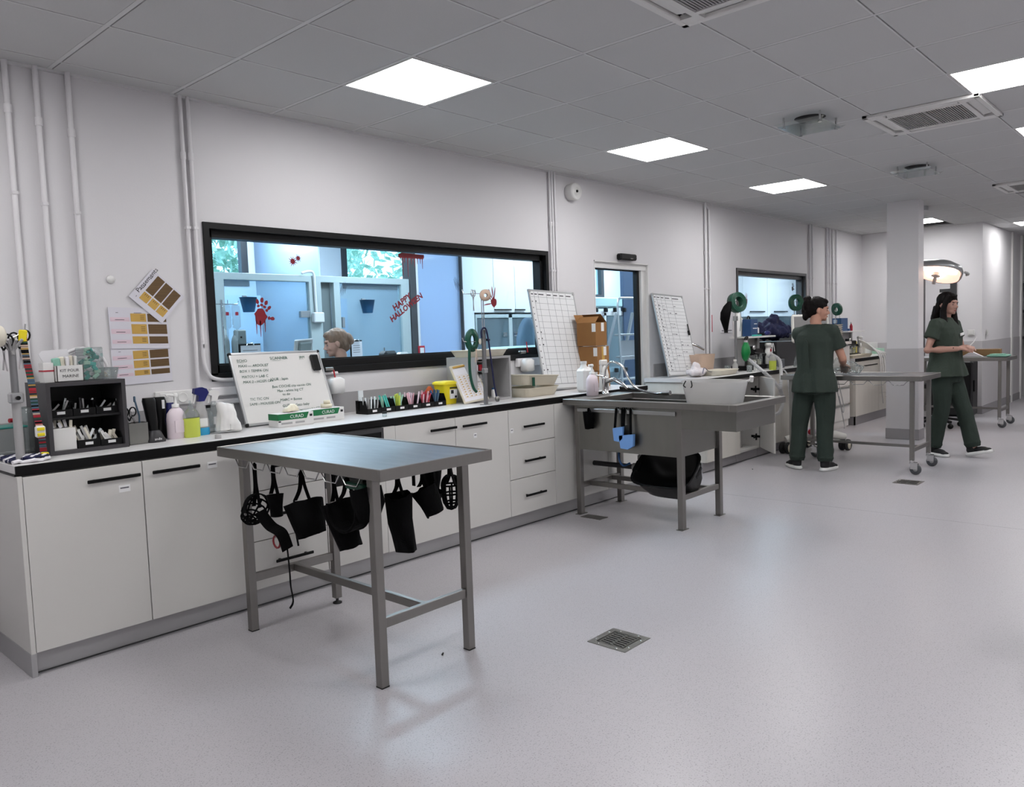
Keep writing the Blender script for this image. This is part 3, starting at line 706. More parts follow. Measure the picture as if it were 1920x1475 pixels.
# high desk behind the window with a monitor, printer and lamp on it
t = thing('reception_desk', 'white high desk running behind the large window', 'desk', (4.2, .5, 0)); mb = MB(); mb.box(2.4, 5.3, .2, .75, 1.14, 1.165, .003); mb.build('desktop', 'white_gloss', t)
for x in (2.45, 3.9, 5.2): mb = MB(); mb.box(x, x+.03, .25, .7, 0, 1.14); mb.build('leg', 'white_gloss', t)
c = P(568, 650, .6); t = thing('computer_monitor', 'back of a grey computer monitor above the whiteboard', 'monitor', (c.x, .6, 1.165)); mb = MB(); T = Matrix.Translation((c.x, .6, 1.28)) @ Matrix.Rotation(.25, 4, 'X') @ Matrix.Rotation(.2, 4, 'Z'); mb.T = T
mb.box(-.085, .085, 0, .02, -.1, .115, .006); mb.build('screen', 'grey_plastic', t); mb = MB(); mb.T = T; mb.box(-.06, .06, -.02, 0, -.08, .10, .01); mb.build('back_cover', 'alu_dark', t); mb = MB(); mb.tube([(c.x, .61, 1.165), (c.x, .61, 1.22)], .014, 8); mb.lathe([(.06, 0), (.06, .008)], (c.x, .61, 1.165), 14); mb.build('stand', 'grey_plastic', t)
c = P(727, 668, .45); t = thing('desk_printer', 'small dark machine on the high desk, left of the white roll dispenser', 'printer', (c.x, .45, 1.165)); mb = MB(); mb.box(c.x-.06, c.x+.065, .4, .5, 1.165, 1.285, .02); mb.build('body', 'plastic_dark', t); mb = MB(); mb.tube([(c.x-.03, .45, 1.285), (c.x-.03, .45, 1.31)], .006, 6); mb.build('knob', 'chrome', t)
c = P(754, 668, .45); t = thing('roll_dispenser', 'rounded white machine on the high desk behind the window', 'dispenser', (c.x, .45, 1.165)); mb = MB(); mb.box(c.x-.055, c.x+.065, .4, .5, 1.165, 1.27, .03); mb.build('housing', 'white_gloss', t); mb = MB(); mb.box(c.x-.02, c.x-.01, .395, .4, 1.22, 1.25); mb.build('slot', 'plastic_black', t)
c = P(652, 668, .3); mb = MB(); mb.tube(arc((c.x, .3, 1.2), .045, 0, math.pi, 10), .014, 10); mb.tube([(c.x+.045, .3, 1.165), (c.x+.045, .3, 1.2)], .014, 10); tag(mb.build('chrome_tap', 'chrome'), 'shiny curved chrome tap in front of the seated woman', 'tap'); 
c = P(625, 700, .4)
# white cabinets, kennels, chair and couch on the right
t = thing('wall_cabinet', 'white wall cabinets with long black handles behind the right end of the large window', 'wall cabinet', (6.85, YP, 1.66)); mb = MB(); mb.box(6.275, 7.45, YP+.02, YP+.42, 1.66, 2.7); mb.build('body', 'room_wall', t)
for k, (a, b) in enumerate(((6.275, 6.62), (6.625, 6.985), (6.99, 7.445))):
    mb = MB(); mb.box(a, b, YP, YP+.02, 1.64, 2.7, .002); d = mb.build('door', 'white_gloss', t); 
    if k: mb = MB(); mb.box(a-.02 if k == 1 else a-.03, a+.27 if k == 1 else a+.15, YP-.025, YP-.01, 1.665, 1.68, .002); mb.build('handle', 'handle_black', d)
t = thing('glass_kennel', 'pair of glass fronted grey kennels under the white cabinets', 'kennel', (6.85, YP, 0)); mb = MB(); mb.box(6.29, 6.31, YP-.02, YP+.4, 0, 1.62); mb.box(6.84, 6.90, YP-.02, YP+.4, 0, 1.62); mb.box(7.42, 7.44, YP-.02, YP+.4, 0, 1.62); mb.box(6.31, 7.42, YP-.02, YP+.4, 1.58, 1.62); mb.build('frame', 'alu_paint', t)
mb = MB(); mb.box(6.31, 7.42, YP+.38, YP+.4, 0, 1.58); mb.build('back_panel', 'kennel_grey', t)
for a, b in ((6.315, 6.835), (6.905, 7.415)): 
    mb = MB(); mb.box(a, b, YP-.01, YP, .05, 1.575); g = mb.build('door', 'cubicle_glass', t); mb = MB(); mb.box((b-.1) if a < 6.5 else a+.02, b-.03 if a < 6.5 else a+.09, YP-.03, YP-.01, 1.36, 1.41, .01); mb.build('latch', 'chrome', g)
mb = MB(); mb.box(7.0, 7.16, YP+.36, YP+.378, 1.38, 1.56, .002); tag(mb.build('notice', 'paper'), 'white sheet fixed inside the right kennel', 'notice')
t = thing('examination_chair', 'tall grey blue padded chair back left of the grid planner', 'chair', (5.72, 1.0, 0)); c0, c1 = P(972, 640, 1.0), P(1003, 603, 1.0); mb = MB()
mb.loft([(c0.x+.11, 1.0, 1.26, .12, .05), (c0.x+.11, 1.0, 1.34, .118, .055), (c0.x+.13, 1.0, 1.46, .09, .05), (c0.x+.15, 1.0, 1.53, .06, .035), (c0.x+.15, 1.0, 1.545, .03, .02)], 18, 2.6); mb.build('backrest', 'chair_blue', t)
mb = MB(); mb.tube([(c0.x+.12, 1.03, .05), (c0.x+.12, 1.03, 1.3)], .03, 10); mb.build('column', 'alu', t); mb = MB(); mb.lathe([(.26, 0), (.26, .03), (.05, .05)], (c0.x+.12, 1.03, 0), 18); mb.build('base', 'alu', t)
t = thing('treatment_couch', 'pale mint cushioned treatment couch behind the window, below the chair back', 'couch', (5.6, .6, 0)); a, b = P(940, 650, .7), P(1003, 648, .7); mb = MB(); mb.box(a.x, a.x+1.2, .5, .9, 1.215, 1.265, .02); mb.build('cushion', 'bed_mint', t); mb = MB(); mb.box(a.x-.03, a.x+1.2, .48, .92, 1.18, 1.213, .006); mb.build('top_frame', 'white_gloss', t)
for dx in (.1, 1.0): mb = MB(); mb.box(a.x+dx, a.x+dx+.1, .6, .8, 0, 1.18, .004); mb.build('leg', 'alu', t)
# through the door: ladder, cage bank, blue door
lx = 7.93
t = thing('step_ladder', 'aluminium step ladder behind the glazed door', 'ladder', (8.15, 1.2, 0)); mb = MB()
mb.tube([(lx-.08, 1.05, 0), (lx+.02, 1.2, 1.68)]+arc((lx+.10, 1.2, 1.70), .08, math.pi, math.pi/2, 6)+[(lx+.45, 1.2, 1.78)], .014, 8); mb.tube([(lx+.47, 1.05, 0), (lx+.42, 1.2, 1.7)], .014, 8); mb.build('front_rail', 'alu', t)
for k in range(5): 
    z = .25+.27*k; f = z/1.7; mb = MB(); mb.box(lx-.07+f*.09, lx+.46-f*.04, 1.04+.15*f, 1.13+.15*f, z-.012, z+.012, .004); mb.build('tread', 'alu', t)
mb = MB(); mb.bar((lx-.05, 1.7, 0), (lx+.05, 1.24, 1.6), .03); mb.build('rear_leg', 'alu', t); mb = MB(); mb.bar((lx+.45, 1.7, 0), (lx+.4, 1.24, 1.6), .03); mb.build('rear_leg', 'alu', t)
mb = MB(); mb.box(lx+.03, lx+.42, 1.19, 1.2, 1.02, 1.26, .004); mb.build('label_plate', 'alu', t)
t = thing('cage_bank', 'bank of white framed animal cages seen through the glazed door', 'cages', (8.3, YP+.1, 0)); mb = MB(); z1 = P(1140, 583, YP).z
for x in (7.62, 8.2, 8.78, 9.3): mb.box(x, x+.05, YP, YP+.45, 0, z1-.02)
for z in (.02, .82, z1-.06): mb.box(7.62, 9.35, YP, YP+.45, z, z+.06)
mb.build('frame', 'white_gloss', t); mb = MB(); mb.box(7.65, 9.32, YP+.43, YP+.45, 0, z1-.05); mb.build('back_panel', 'kennel_grey', t)
for k in range(3): mb = MB(); mb.box(7.68+.58*k, 8.19+.58*k, YP-.012, YP-.004, .09, z1-.07); mb.build('door', 'cubicle_glass', t)
for k in range(7):
    for z in (z1+.015, .84): mb = MB(); mb.cbox((7.9+.22*k, YP-.03, z), .05, .05, .06, .008); mb.build('latch', 'plastic_black', t)
mb = MB(); mb.box(7.7, 9.3, YP, YP+.4, z1+.05, z1+.19, .02); tag(mb.build('linen_pile', 'bed_mint'), 'pale folded linen on top of the cages', 'linen')
mb = MB(); a = P(1165, 560, YP+.0); mb.box(a.x+.02, a.x+.8, YP-.02, YP+.03, 0, 2.74, .003); t = struct(mb, 'door_4', 'door_blue')
# seen through the far window
t = thing('wall_cabinet', 'white wall cabinets with black handles behind the small far window', 'wall cabinet', (13.6, 2.2, 1.6)); zc = 1.58; mb = MB(); mb.box(12.3, 16.4, 2.22, 2.6, zc, 2.70); mb.build('body', 'room_wall', t)
for k in range(4): 
    a = 12.3+1.02*k; mb = MB(); mb.box(a, a+1.01, 2.2, 2.22, zc-.02, 2.70, .002); d = mb.build('door', 'white_gloss', t); mb = MB(); mb.box(a+.25, a+.85, 2.17, 2.19, zc+.06, zc+.08, .002); mb.build('handle', 'handle_black', d)
t = thing('base_cabinet', 'long white worktop under the cabinets behind the small far window', 'cabinet', (13.6, 2.3, 0)); mb = MB(); mb.box(11.4, 16.4, 2.05, 2.65, 0, 1.08); mb.build('body', 'white_gloss', t); mb = MB(); mb.box(11.38, 16.42, 2.02, 2.66, 1.08, 1.11, .003); mb.build('worktop', 'top_white', t)
mb = MB(); mb.box(11.4, 16.4, 2.66, 2.7, 1.11, 1.6); struct(mb, 'trim_7', 'kennel_grey')
mb = MB(); mb.box(11.2, 11.32, 1.45, YB, 0, 2.76); struct(mb, 'wall_divider', 'room_wall')
# unseen glowing panels added to fill that room in place of daylight
src = first
for k, (x, y) in enumerate(((2.2, 1.1), (4.6, 1.1), (7.0, 1.1), (9.4, 1.0), (11.8, 1.1), (14.4, 1.1), (4.2, 2.3), (8.4, 2.7), (10.2, 2.5))):
    if k == 0:
        t = thing('cool_fill_panel', 'added cool fill panel, out of view, standing in for daylight in the back room', 'ceiling light', (x, y, 2.757), group='added fill panels of the back room'); mb = MB(); mb.box(-.3, .3, -.3, .3, -.006, 0); mb.box(-.29, .29, -.29, .29, 0, .001); mb.build('frame', 'white_gloss', t, world=False)
        mb = MB(); mb.box(-.28, .28, -.28, .28, -.008, -.0065); mb.build('diffuser', 'cool_fill_glow', t, world=False); cool = t
    else: copy_tree(cool, loc=(x, y, 2.757))
copy_tree(first, loc=(14.2, -.8, HC-.004), label='added light panel, out of view, brightening the small room behind the far doorway')  # extra unseen panel, added to whiten the interior beyond the doorway
# =================================================================== casework, main counter
CF = -.62
t = thing('worktop', 'long pale worktop with a thick black front edge along the window wall', 'worktop', (3.35, -.3, .86))
mb = MB(); mb.box(.978, 5.76, -.598, -.011, .864, .90, .0015); mb.build('slab', 'top_white', t)
mb = MB(); mb.box(.978, 5.76, -.612, -.598, .862, .899, .002); mb.build('front_edge', 'edge_black', t)
mb = MB(); mb.box(.975, 5.76, -.60, -.02, .855, .8635); mb.build('underside', 'edge_black', t)
def handle(x0, x1, z, yf, par, h=.016):
    mb = MB(); mb.box(x0, x1, yf-.034, yf-.026, z-h/2, z+h/2, .003)
    for x in (x0+.03, x1-.04): mb.box(x, x+.01, yf-.028, yf, z-.004, z+.004)
    return mb.build('handle', 'handle_black', par)
def front(kind, x0, x1, z0, z1, par, hx=None, hz=None, yf=CF, m='cab_white', hw=.228, hh=.016):
    mb = MB(); g = .0022; mb.box(x0+g, x1-g, yf, yf+.019, z0+g, z1-g, .0008); f = mb.build(kind, m, par)
    if hx is not None: handle(hx, hx+hw, hz, yf, f, hh)
    return f
def sticker(par, x, z, yf, w=.05):
    mb = MB(); mb.box(x, x+w, yf-.001, yf, z-.02, z+.012); l = mb.build('sticker', 'label_white', par); mb = MB()
    mb.box(x+.006, x+w-.006, yf-.0016, yf-.001, z-.004, z+.002)
    mb.build('print', 'print_grey', l)
def carcass(x0, x1, label, name='base_cabinet', yf=CF, m='cab_white', z1=.855, back=-.02, group='base cabinets under the long worktop', open_=None):
    t = thing(name, label, 'cabinet', ((x0+x1)/2, (yf+back)/2, 0), group=group); mb = MB()
    if open_ is None: mb.box(x0+.001, x1-.001, yf+.0195, back, .1, z1)
    else:
        mb.box(x0+.001, x0+.018, yf+.0195, back, .1, z1); mb.box(x1-.018, x1-.001, yf+.0195, back, .1, z1); mb.box(x0, x1, back-.02, back, .1, z1); mb.box(x0+.018, x1-.018, yf+.0195, back, .1, .12); mb.box(x0+.018, x1-.018, yf+.05, back, .47, .488); mb.box(x0+.018, x1-.018, yf+.0195, back, z1-.018, z1)
    mb.build('body', 'cab_inner' if open_ is not None else 'gap_dark', t); return t
def plinth(x0, x1, par, yf=CF+.045, m='plinth'):
    mb = MB(); mb.box(x0, x1, yf, yf+.016, .001, .1005); mb.build('plinth', m, par)
    mb = MB(); mb.box(x0, x1, yf-.003, yf, .0, .006); mb.build('plinth_seal', 'gap_dark', par)
# end panel
t = thing('end_panel', 'white end panel closing the counter at the left edge of the photo', 'panel', (.988, -.3, 0)); mb = MB(); mb.box(.978, .997, CF, -.013, .1, .855, .001); mb.build('panel', 'cab_white', t); mb = MB(); mb.box(.976, .998, CF-.001, -.012, 0, .1, .001); mb.build('plinth', 'plinth', t)
t = carcass(.997, 1.972, 'two-door white cabinet at the left end of the counter')
d = front('door', .997, 1.484, .1, .852, t, 1.236, .795); sticker(d, 1.375, .743, CF); plinth(.998, 1.972, t)
d = front('door', 1.484, 1.972, .1, .852, t, 1.517, .795); sticker(d, 1.795, .79, CF)
t = carcass(1.972, 2.462, 'white drawer cabinet behind the steel table legs')
front('drawer', 1.972, 2.462, .612, .852, t, 2.12, .735); front('drawer', 1.972, 2.462, .352, .612, t, 2.12, .48); front('drawer', 1.972, 2.462, .1, .352, t, 2.12, .233); plinth(1.972, 2.462, t)
t = carcass(2.462, 2.972, 'cabinet housing the small dark fridge, partly hidden by the steel table', z1=.855)
mb = MB(); mb.box(2.885, 2.972, CF, CF+.019, .1, .852); mb.build('side_filler', 'cab_white', t)
mb = MB(); mb.box(2.464, 2.885, CF-.001, CF+.019, .828, .852); mb.box(2.868, 2.885, CF-.001, CF+.019, .56, .828); mb.box(2.464, 2.48, CF-.001, CF+.019, .56, .828); mb.build('fridge_frame', 'frame_grey', t)
mb = MB(); mb.box(2.48, 2.868, CF+.004, CF+.012, .56, .828); mb.build('fridge_door', 'plastic_black', t); front('drawer', 2.464, 2.885, .1, .555, t); plinth(2.462, 2.972, t)
t = carcass(2.972, 3.972, 'two-door white cabinet in the middle of the counter, right of the steel table')
front('door', 2.972, 3.468, .1, .852, t, 3.228, .794); d = front('door', 3.468, 3.972, .1, .852, t, 3.505, .793); sticker(d, 3.63, .72, CF, .03); plinth(2.972, 3.972, t)
t = carcass(3.972, 4.472, 'three-drawer white cabinet left of the sink')
for a, b, hz_ in ((.604, .852, .725), (.358, .604, .48), (.1, .358, .232)):
    d = front('drawer', 3.972, 4.472, a, b, t, 4.10, hz_)
    if b > .8: sticker(d, 3.99, .71, CF, .03)
plinth(3.972, 4.472, t)
t = carcass(4.472, 5.76, 'plain white cabinet behind the steel sink')
front('door', 4.472, 5.14, .1, .852, t); front('door', 5.14, 5.757, .1, .852, t); plinth(4.472, 5.76, t)
mb = MB(); mb.box(5.757, 5.775, CF, -.013, .0, .855); mb.build('side_panel', 'cab_white', t)

# =================================================================== counter beyond the door
t = thing('worktop', 'far worktop with black front edge right of the glazed door', 'worktop', (7.95, -.3, .86))
mb = MB(); mb.box(6.63, 9.75, -.69, -.011, .862, .90, .0015); mb.build('slab', 'top_white', t)
mb = MB(); mb.box(6.63, 9.75, -.703, -.69, .86, .899, .002); mb.build('front_edge', 'edge_black', t)
F2 = -.68
t = thing('base_cabinet', 'white end of the far counter beside the glazed door', 'cabinet', (6.8, -.35, 0)); mb = MB(); mb.box(6.65, 7.33, F2+.019, -.013, .1, .858); mb.build('body', 'cab_wood', t); front('door', 6.65, 7.33, .1, .855, t, yf=F2, m='cab_wood'); plinth(6.65, 7.33, t, F2+.05, 'skirt')
t = carcass(7.335, 7.81, 'far cabinet standing open, its door swung out and bottles inside', yf=F2, open_=1, back=-.013, z1=.858)
mb = MB(); hx, hy = 7.808, F2-.002; ang = math.radians(180+42); dx, dy = math.cos(ang), math.sin(ang)
nx, ny = -dy*.018, dx*.018
mb.prism([(hx, hy), (hx+dx*.46, hy+dy*.46), (hx+dx*.46-nx, hy+dy*.46-ny), (hx-nx, hy-ny)][::-1], 'z', .105, .85); d = mb.build('door', 'cab_white', t)
for z in (.72, .22):
    mb = MB(); mb.box(7.70, 7.80, F2+.03, F2+.035, z-.012, z+.012); mb.box(7.735, 7.765, F2+.026, F2+.03, z-.035, z+.035)
    mb.box(7.785, 7.79, F2-.0, F2+.1, z-.012, z+.012); mb.build('hinge', 'plastic_black', t)
plinth(7.335, 7.81, t, F2+.05, 'skirt')
for k, (x, y, z, r_, h, l) in enumerate(((7.45, -.5, .1205, .045, .2, 'clear bottle on the lower shelf of the open cabinet, left'), (7.58, -.52, .1205, .05, .24, 'clear bottle on the lower shelf of the open cabinet, right'), (7.52, -.55, .489, .04, .18, 'clear bottle on the upper shelf of the open cabinet'))):
    mb = MB(); mb.lathe([(r_, 0), (r_, h*.7), (r_*.5, h*.85), (r_*.4, h)], (x, y, z), 12); b_ = mb.build('storage_bottle', 'cloudy_plastic'); tag(b_, l, 'bottle', 'bottles in the open cabinet')
    mb = MB(); mb.lathe([(r_*.45, h), (r_*.45, h+.02)], (x, y, z), 12); mb.build('cap', 'blue_mid', b_)
t = carcass(7.815, 9.73, 'pale wood-grain cabinet behind the hanging breathing tubes', yf=F2, back=-.013, z1=.858)
for a, b in ((7.815, 8.32), (8.32, 8.83), (8.83, 9.33), (9.33, 9.73)): front('door', a, b, .1, .855, t, a+.25 if a > 8 else None, .79, yf=F2, m='cab_wood', hw=.2)
plinth(7.815, 9.73, t, F2+.05, 'skirt')
# white drawer tower and the far corner counter
t = thing('drawer_tower', 'tall white drawer cabinet against the wall, right of the person seen from behind', 'drawers', (10.4, -.3, 0)); mb = MB(); mb.box(10.05, 10.70, -.56, -.015, .02, 1.10); mb.build('body', 'cab_white', t); mb = MB(); mb.box(10.03, 10.72, -.60, -.013, 1.10, 1.135, .003); mb.build('top', 'cab_white', t)
for a, b in ((.11, .31), (.32, .54), (.55, .80), (.81, 1.09)):
    f = front('drawer', 10.05, 10.70, a, b, t, yf=-.58, m='cab_white'); mb = MB(); mb.box(10.08, 10.66, -.592, -.58, b-.012, b-.002); mb.build('grip', 'alu', f)
mb = MB(); mb.box(10.07, 10.66, -.55, -.5, .0, .1); mb.build('plinth', 'cab_white', t)
F3 = -.6
t = thing('worktop', 'corner worktop with black front edge left of the square pillar', 'worktop', (11.85, -.3, .86)); mb = MB(); mb.box(10.84, 12.88, -.60, -.013, .862, .90, .0015); mb.build('slab', 'top_white', t); mb = MB(); mb.box(10.84, 12.88, -.613, -.60, .858, .899, .002); mb.build('front_edge', 'edge_black', t)
t = thing('base_cabinet', 'pale wood-grain corner cabinet left of the square pillar', 'cabinet', (11.85, -.3, 0)); mb = MB(); mb.box(10.86, 12.87, F3+.019, -.014, .115, .857); mb.build('body', 'cab_wood', t)
front('door', 10.86, 11.80, .115, .855, t, 11.15, .79, yf=F3, m='cab_wood', hw=.5)
for a, b in ((.60, .855), (.36, .6), (.115, .36)): front('drawer', 11.80, 12.4, a, b, t, 12.08, b-.07, yf=F3, m='cab_wood', hw=.3)
front('door', 12.4, 12.87, .115, .855, t, yf=F3, m='cab_wood')
mb = MB(); mb.box(10.868, 12.87, F3+.01, F3+.03, 0, .115); mb.box(10.868, 10.885, F3+.01, -.014, 0, .115); mb.build('plinth', 'skirt', t)

# =================================================================== steel table with hanging muzzles
TX0, TX1, TY0, TY1, TZ = 1.785, 2.385, -1.995, -.745, .888
t = thing('examination_table', 'brushed steel examination table in the foreground with muzzles hanging beneath', 'table', ((TX0+TX1)/2, (TY0+TY1)/2, 0)); tab1 = t
mb = MB(); mb.box(TX0+.012, TX1-.012, TY0+.012, TY1-.012, TZ-.02, TZ-.004); mb.build('tabletop', 'steel_top', t)
mb = MB(); h = .046
for a, b, c, d in ((TX0, TX1, TY0, TY0+.012), (TX0, TX1, TY1-.012, TY1), (TX0, TX0+.012, TY0+.012, TY1-.012), (TX1-.012, TX1, TY0+.012, TY1-.012)): mb.box(a, b, c, d, TZ-h, TZ, .002)
mb.build('rim', 'steel_brush', t)
mb = MB(); mb.box(TX0+.012, TX1-.012, TY0+.012, TY1-.012, TZ-.035, TZ-.0205); mb.build('underside', 'steel', t)
LX, LY = (1.85, 2.33), (-1.865, -.875)
for x in LX:
    for y in LY:
        foot = .03 if (x > 2 and y > -1) else .004
        mb = MB(); mb.box(x-.019, x+.019, y-.019, y+.019, foot, TZ-.035, .002); l = mb.build('leg', 'steel_brush', t)
        mb = MB()
        if foot > .01: mb.lathe([(.024, 0), (.024, .006), (.008, .012), (.007, .032)], (x, y, 0), 14)
        else: mb.box(x-.019, x+.019, y-.019, y+.019, 0, .005)
        mb.build('foot', 'rubber', l)
ym = (LY[0]+LY[1])/2; xm = 2.09
mb = MB(); mb.box(LX[0]+.019, LX[1]-.019, LY[1]-.012, LY[1]+.012, .235, .275, .002); mb.build('crossbar', 'steel_brush', t)
mb = MB(); mb.box(LX[0]+.019, LX[1]-.019, LY[0]-.012, LY[0]+.012, .235, .275, .002); mb.build('crossbar', 'steel_brush', t)
mb = MB(); mb.box(xm-.012, xm+.012, LY[0]+.012, LY[1]-.012, .237, .273, .002); mb.build('stretcher', 'steel_brush', t)
def hookrail(x, y0, y1, z, par, ax='y', n=7):
    pts = []; s = (y1-y0)/n
    for k in range(n):
        a = y0+k*s
        for f, dz in ((.0, 0), (.06, 0), (.24, -.034), (.76, -.034), (.94, 0)): pts.append((x, a+f*s, z+dz) if ax == 'y' else (a+f*s, x, z+dz))
    pts.append((x, y1, z) if ax == 'y' else (y1, x, z))
    mb = MB(); mb.tube(pts, .0032, 7, smooth=True); return mb.build('hook_rail', 'chrome', par)
hookrail(1.80, -1.86, -.885, .84, t); hookrail(2.345, -1.86, -.885, .84, t)

def straps(mb, x, y, z0, z1, w=.018, sp=.05):
    mb.strap(bez([(x, y-.004, z0), (x-.004, y-sp*.4, (z0+z1)/2+.01), (x, y-sp, z1)], 5), w, .003, (1, .3, 0)); mb.strap(bez([(x, y+.004, z0), (x+.004, y+sp*.4, (z0+z1)/2-.01), (x, y+sp, z1)], 5), w, .003, (1, -.3, 0)); mb.tube(arc((x, y, z0-.002), .006, 0, math.pi, 6, 'yz'), .004, 6)
    return mb
def cone(mb, c, d, r0, r1, L, flat=.75, n=16, th=.004):
    """open nylon sleeve from c along d"""
    d = Vector(d).normalized(); c = Vector(c); T = mb.T; mb.T = T @ Matrix.Translation(c) @ d.to_track_quat('Z', 'Y').to_matrix().to_4x4()
    mb.lathe([(r0, 0), ((r0+r1)/2*1.04, L*.5), (r1, L), (r1-th, L), ((r0+r1)/2*1.0-th, L*.5), (r0-th, 0), (r0, 0)], (0, 0, 0), n, 1, flat); mb.T = T
def cage(mb, c, d, r, L, n=8, w=.0045):
    d = Vector(d).normalized(); T = mb.T; mb.T = T @ Matrix.Translation(c) @ d.to_track_quat('Z', 'Y').to_matrix().to_4x4()
    prof = [(r, 0), (r*1.02, L*.35), (r*.86, L*.7), (r*.5, L*.93)]
    for rr, z in prof: mb.tube([(rr*math.cos(a), rr*.85*math.sin(a), z) for a in (2*math.pi*i/16 for i in range(16))], w, 6, closed=True)
    for i in range(n):
        a = 2*math.pi*i/n; mb.tube([(rr*math.cos(a), rr*.85*math.sin(a), z) for rr, z in prof]+[(0, 0, L)], w, 6)
    mb.T = T
def muzzle(x, y, label, kind, r=.05, L=.11, drop=.13, d=(0, -.2, -1), top=.82, m='nylon_black', off=(0, 0), extra=None, sp=.04, strapm='nylon_black'):
    t = thing('dog_muzzle', label, 'muzzle', (x, y, top-drop-L), group='muzzles hanging under the steel table' if x < 3 else None)
    cx, cy, cz = x+off[0], y+off[1], top-drop
    mb = MB(); straps(mb, x, y, top, cz, sp=sp); 
    if off[1]: mb.strap(bez([(x, y, top-.02), (x, y+off[1]*.5, (top+cz)/2), (cx, cy, cz)], 5), .016, .003, (1, 0, 0))
    mb.build('strap', strapm, t)
    mb = MB()
    if kind == 'cone': cone(mb, (cx, cy, cz), d, r, r*.72, L)
    elif kind == 'cage': cage(mb, (cx, cy, cz), d, r, L)
    elif kind == 'loop':
        pts = arc((cx, cy, cz), r*1.25, math.pi*.02, -math.pi*1.02, 14, 'yz'); mb.strap(pts, .07, .006, (1, 0, .12))
        mb.tube([Vector(p)+Vector((.034, 0, 0)) for p in pts], .006, 6); mb.tube([Vector(p)+Vector((-.034, 0, 0)) for p in pts], .006, 6)
    if kind == 'cone': mb.v = [v+Vector((noise.noise(v*22), noise.noise(v*22+Vector((9, 0, 0))), .6*noise.noise(v*16+Vector((0, 9, 0)))))*.02*min(1, r/.06) for v in mb.v]
    mb.build('snout_sleeve' if kind != 'cage' else 'basket', m, t)
    if kind == 'cage': mb = MB(); mb.lathe([(r*1.06, -.012), (r*1.1, .0), (r*1.06, .012), (r*.98, .012), (r*.98, -.012), (r*1.06, -.012)], (0, 0, 0), 16) if False else mb.strap(arc((cx, cy, cz), r*1.05, -.3, math.pi+.3, 12, 'xz'), .03, .005, (0, 1, 0)); mb.build('neck_band', 'nylon_black', t)
    if extra: extra(t, cx, cy, cz)
    return t
def ex1(t, x, y, z):
    mb = MB(); mb.strap(bez([(x, y-.02, z-.02), (x+.005, y-.10, z-.075), (x, y-.2, z-.095), (x, y-.245, z-.16)], 6), .055, .006, (1, 0, .3)); mb.build('cheek_band', 'nylon_black', t)
    mb = MB(); mb.strap(bez([(x, y-.24, z-.15), (x, y-.25, z-.26), (x+.01, y-.235, z-.33), (x, y-.265, z-.39), (x, y-.235, z-.43)], 6), .018, .003, (.3, 1, 0)); mb.build('loose_strap', 'nylon_black', t)
    mb = MB(); mb.tube(arc((x, y-.155, z-.14), .028, 0, math.pi*2, 12, 'yz'), .005, 6); mb.build('ring', 'blood', t)
muzzle(1.832, -1.005, 'black basket muzzle with long trailing strap, leftmost under the steel table', 'cage', .058, .11, .20, (0, .75, -.75), extra=ex1, sp=.028)
muzzle(1.835, -1.16, 'small black cone muzzle hanging right of the leftmost basket muzzle', 'cone', .04, .10, .125, (0, -.1, -1), sp=.03)
def ex3(t, x, y, z):
    mb = MB(); mb.strap(bez([(x, y+.07, z), (x, y+.075, z-.1), (x, y+.055, z-.2)], 5), .008, .003, (1, 0, 0)); mb.build('loose_strap', 'nylon_black', t)
muzzle(1.84, -1.38, 'wide black nylon muzzle on a tall inverted V strap, third along the table edge', 'cone', .085, .15, .135, (0, -.45, -1), extra=ex3, sp=.062)
muzzle(1.88, -1.56, 'long black sleeve muzzle pointing down right, overlapping the wide one', 'cone', .075, .20, .12, (.1, -.42, -1), sp=.02)
muzzle(1.845, -1.70, 'open black padded collar muzzle hanging as a crescent', 'loop', .078, .1, .115, sp=.085)
t = muzzle(1.86, -1.805, 'broad black muzzle with green top band beside the near table leg', 'cone', .07, .13, .03, (0, -.2, -1), sp=.04); mb = MB(); mb.box(1.82, 1.90, -1.835, -1.72, .785, .812, .004); mb.build('top_band', 'green_deep', t)
muzzle(2.04, -1.78, 'long black nylon muzzle hanging just behind the near table leg', 'cone', .075, .24, .09, (.1, -.05, -1), sp=.03)
muzzle(2.16, -1.80, 'rounded black muzzle right of the near table leg', 'cone', .07, .12, .08, (.25, -.35, -1), sp=.03)
muzzle(2.335, -1.42, 'small dark muzzle, first under the right table edge', 'cone', .04, .06, .035, (0, -.1, -1), m='nylon_black', sp=.02)
muzzle(2.335, -1.53, 'flat black muzzle with a hanging tab under the right table edge', 'cone', .05, .05, .02, (0, 0, -1), sp=.03, extra=lambda t, x, y, z: (lambda mb: (mb.strap([(x, y, z-.03), (x, y, z-.11)], .02, .004, (0, 1, 0)), mb.build('tab', 'nylon_black', t)))(MB()))
muzzle(2.335, -1.655, 'boxy black muzzle left of the far right basket muzzle', 'cone', .052, .10, .03, (0, -.05, -1), sp=.03)
muzzle(2.31, -1.70, 'short black cone muzzle hanging lowest under the right edge', 'cone', .045, .08, .13, (0, .35, -1), sp=.02)
muzzle(2.34, -1.775, 'black basket muzzle at the near right table leg', 'cage', .042, .11, .10, (0, 0, -1), sp=.03)

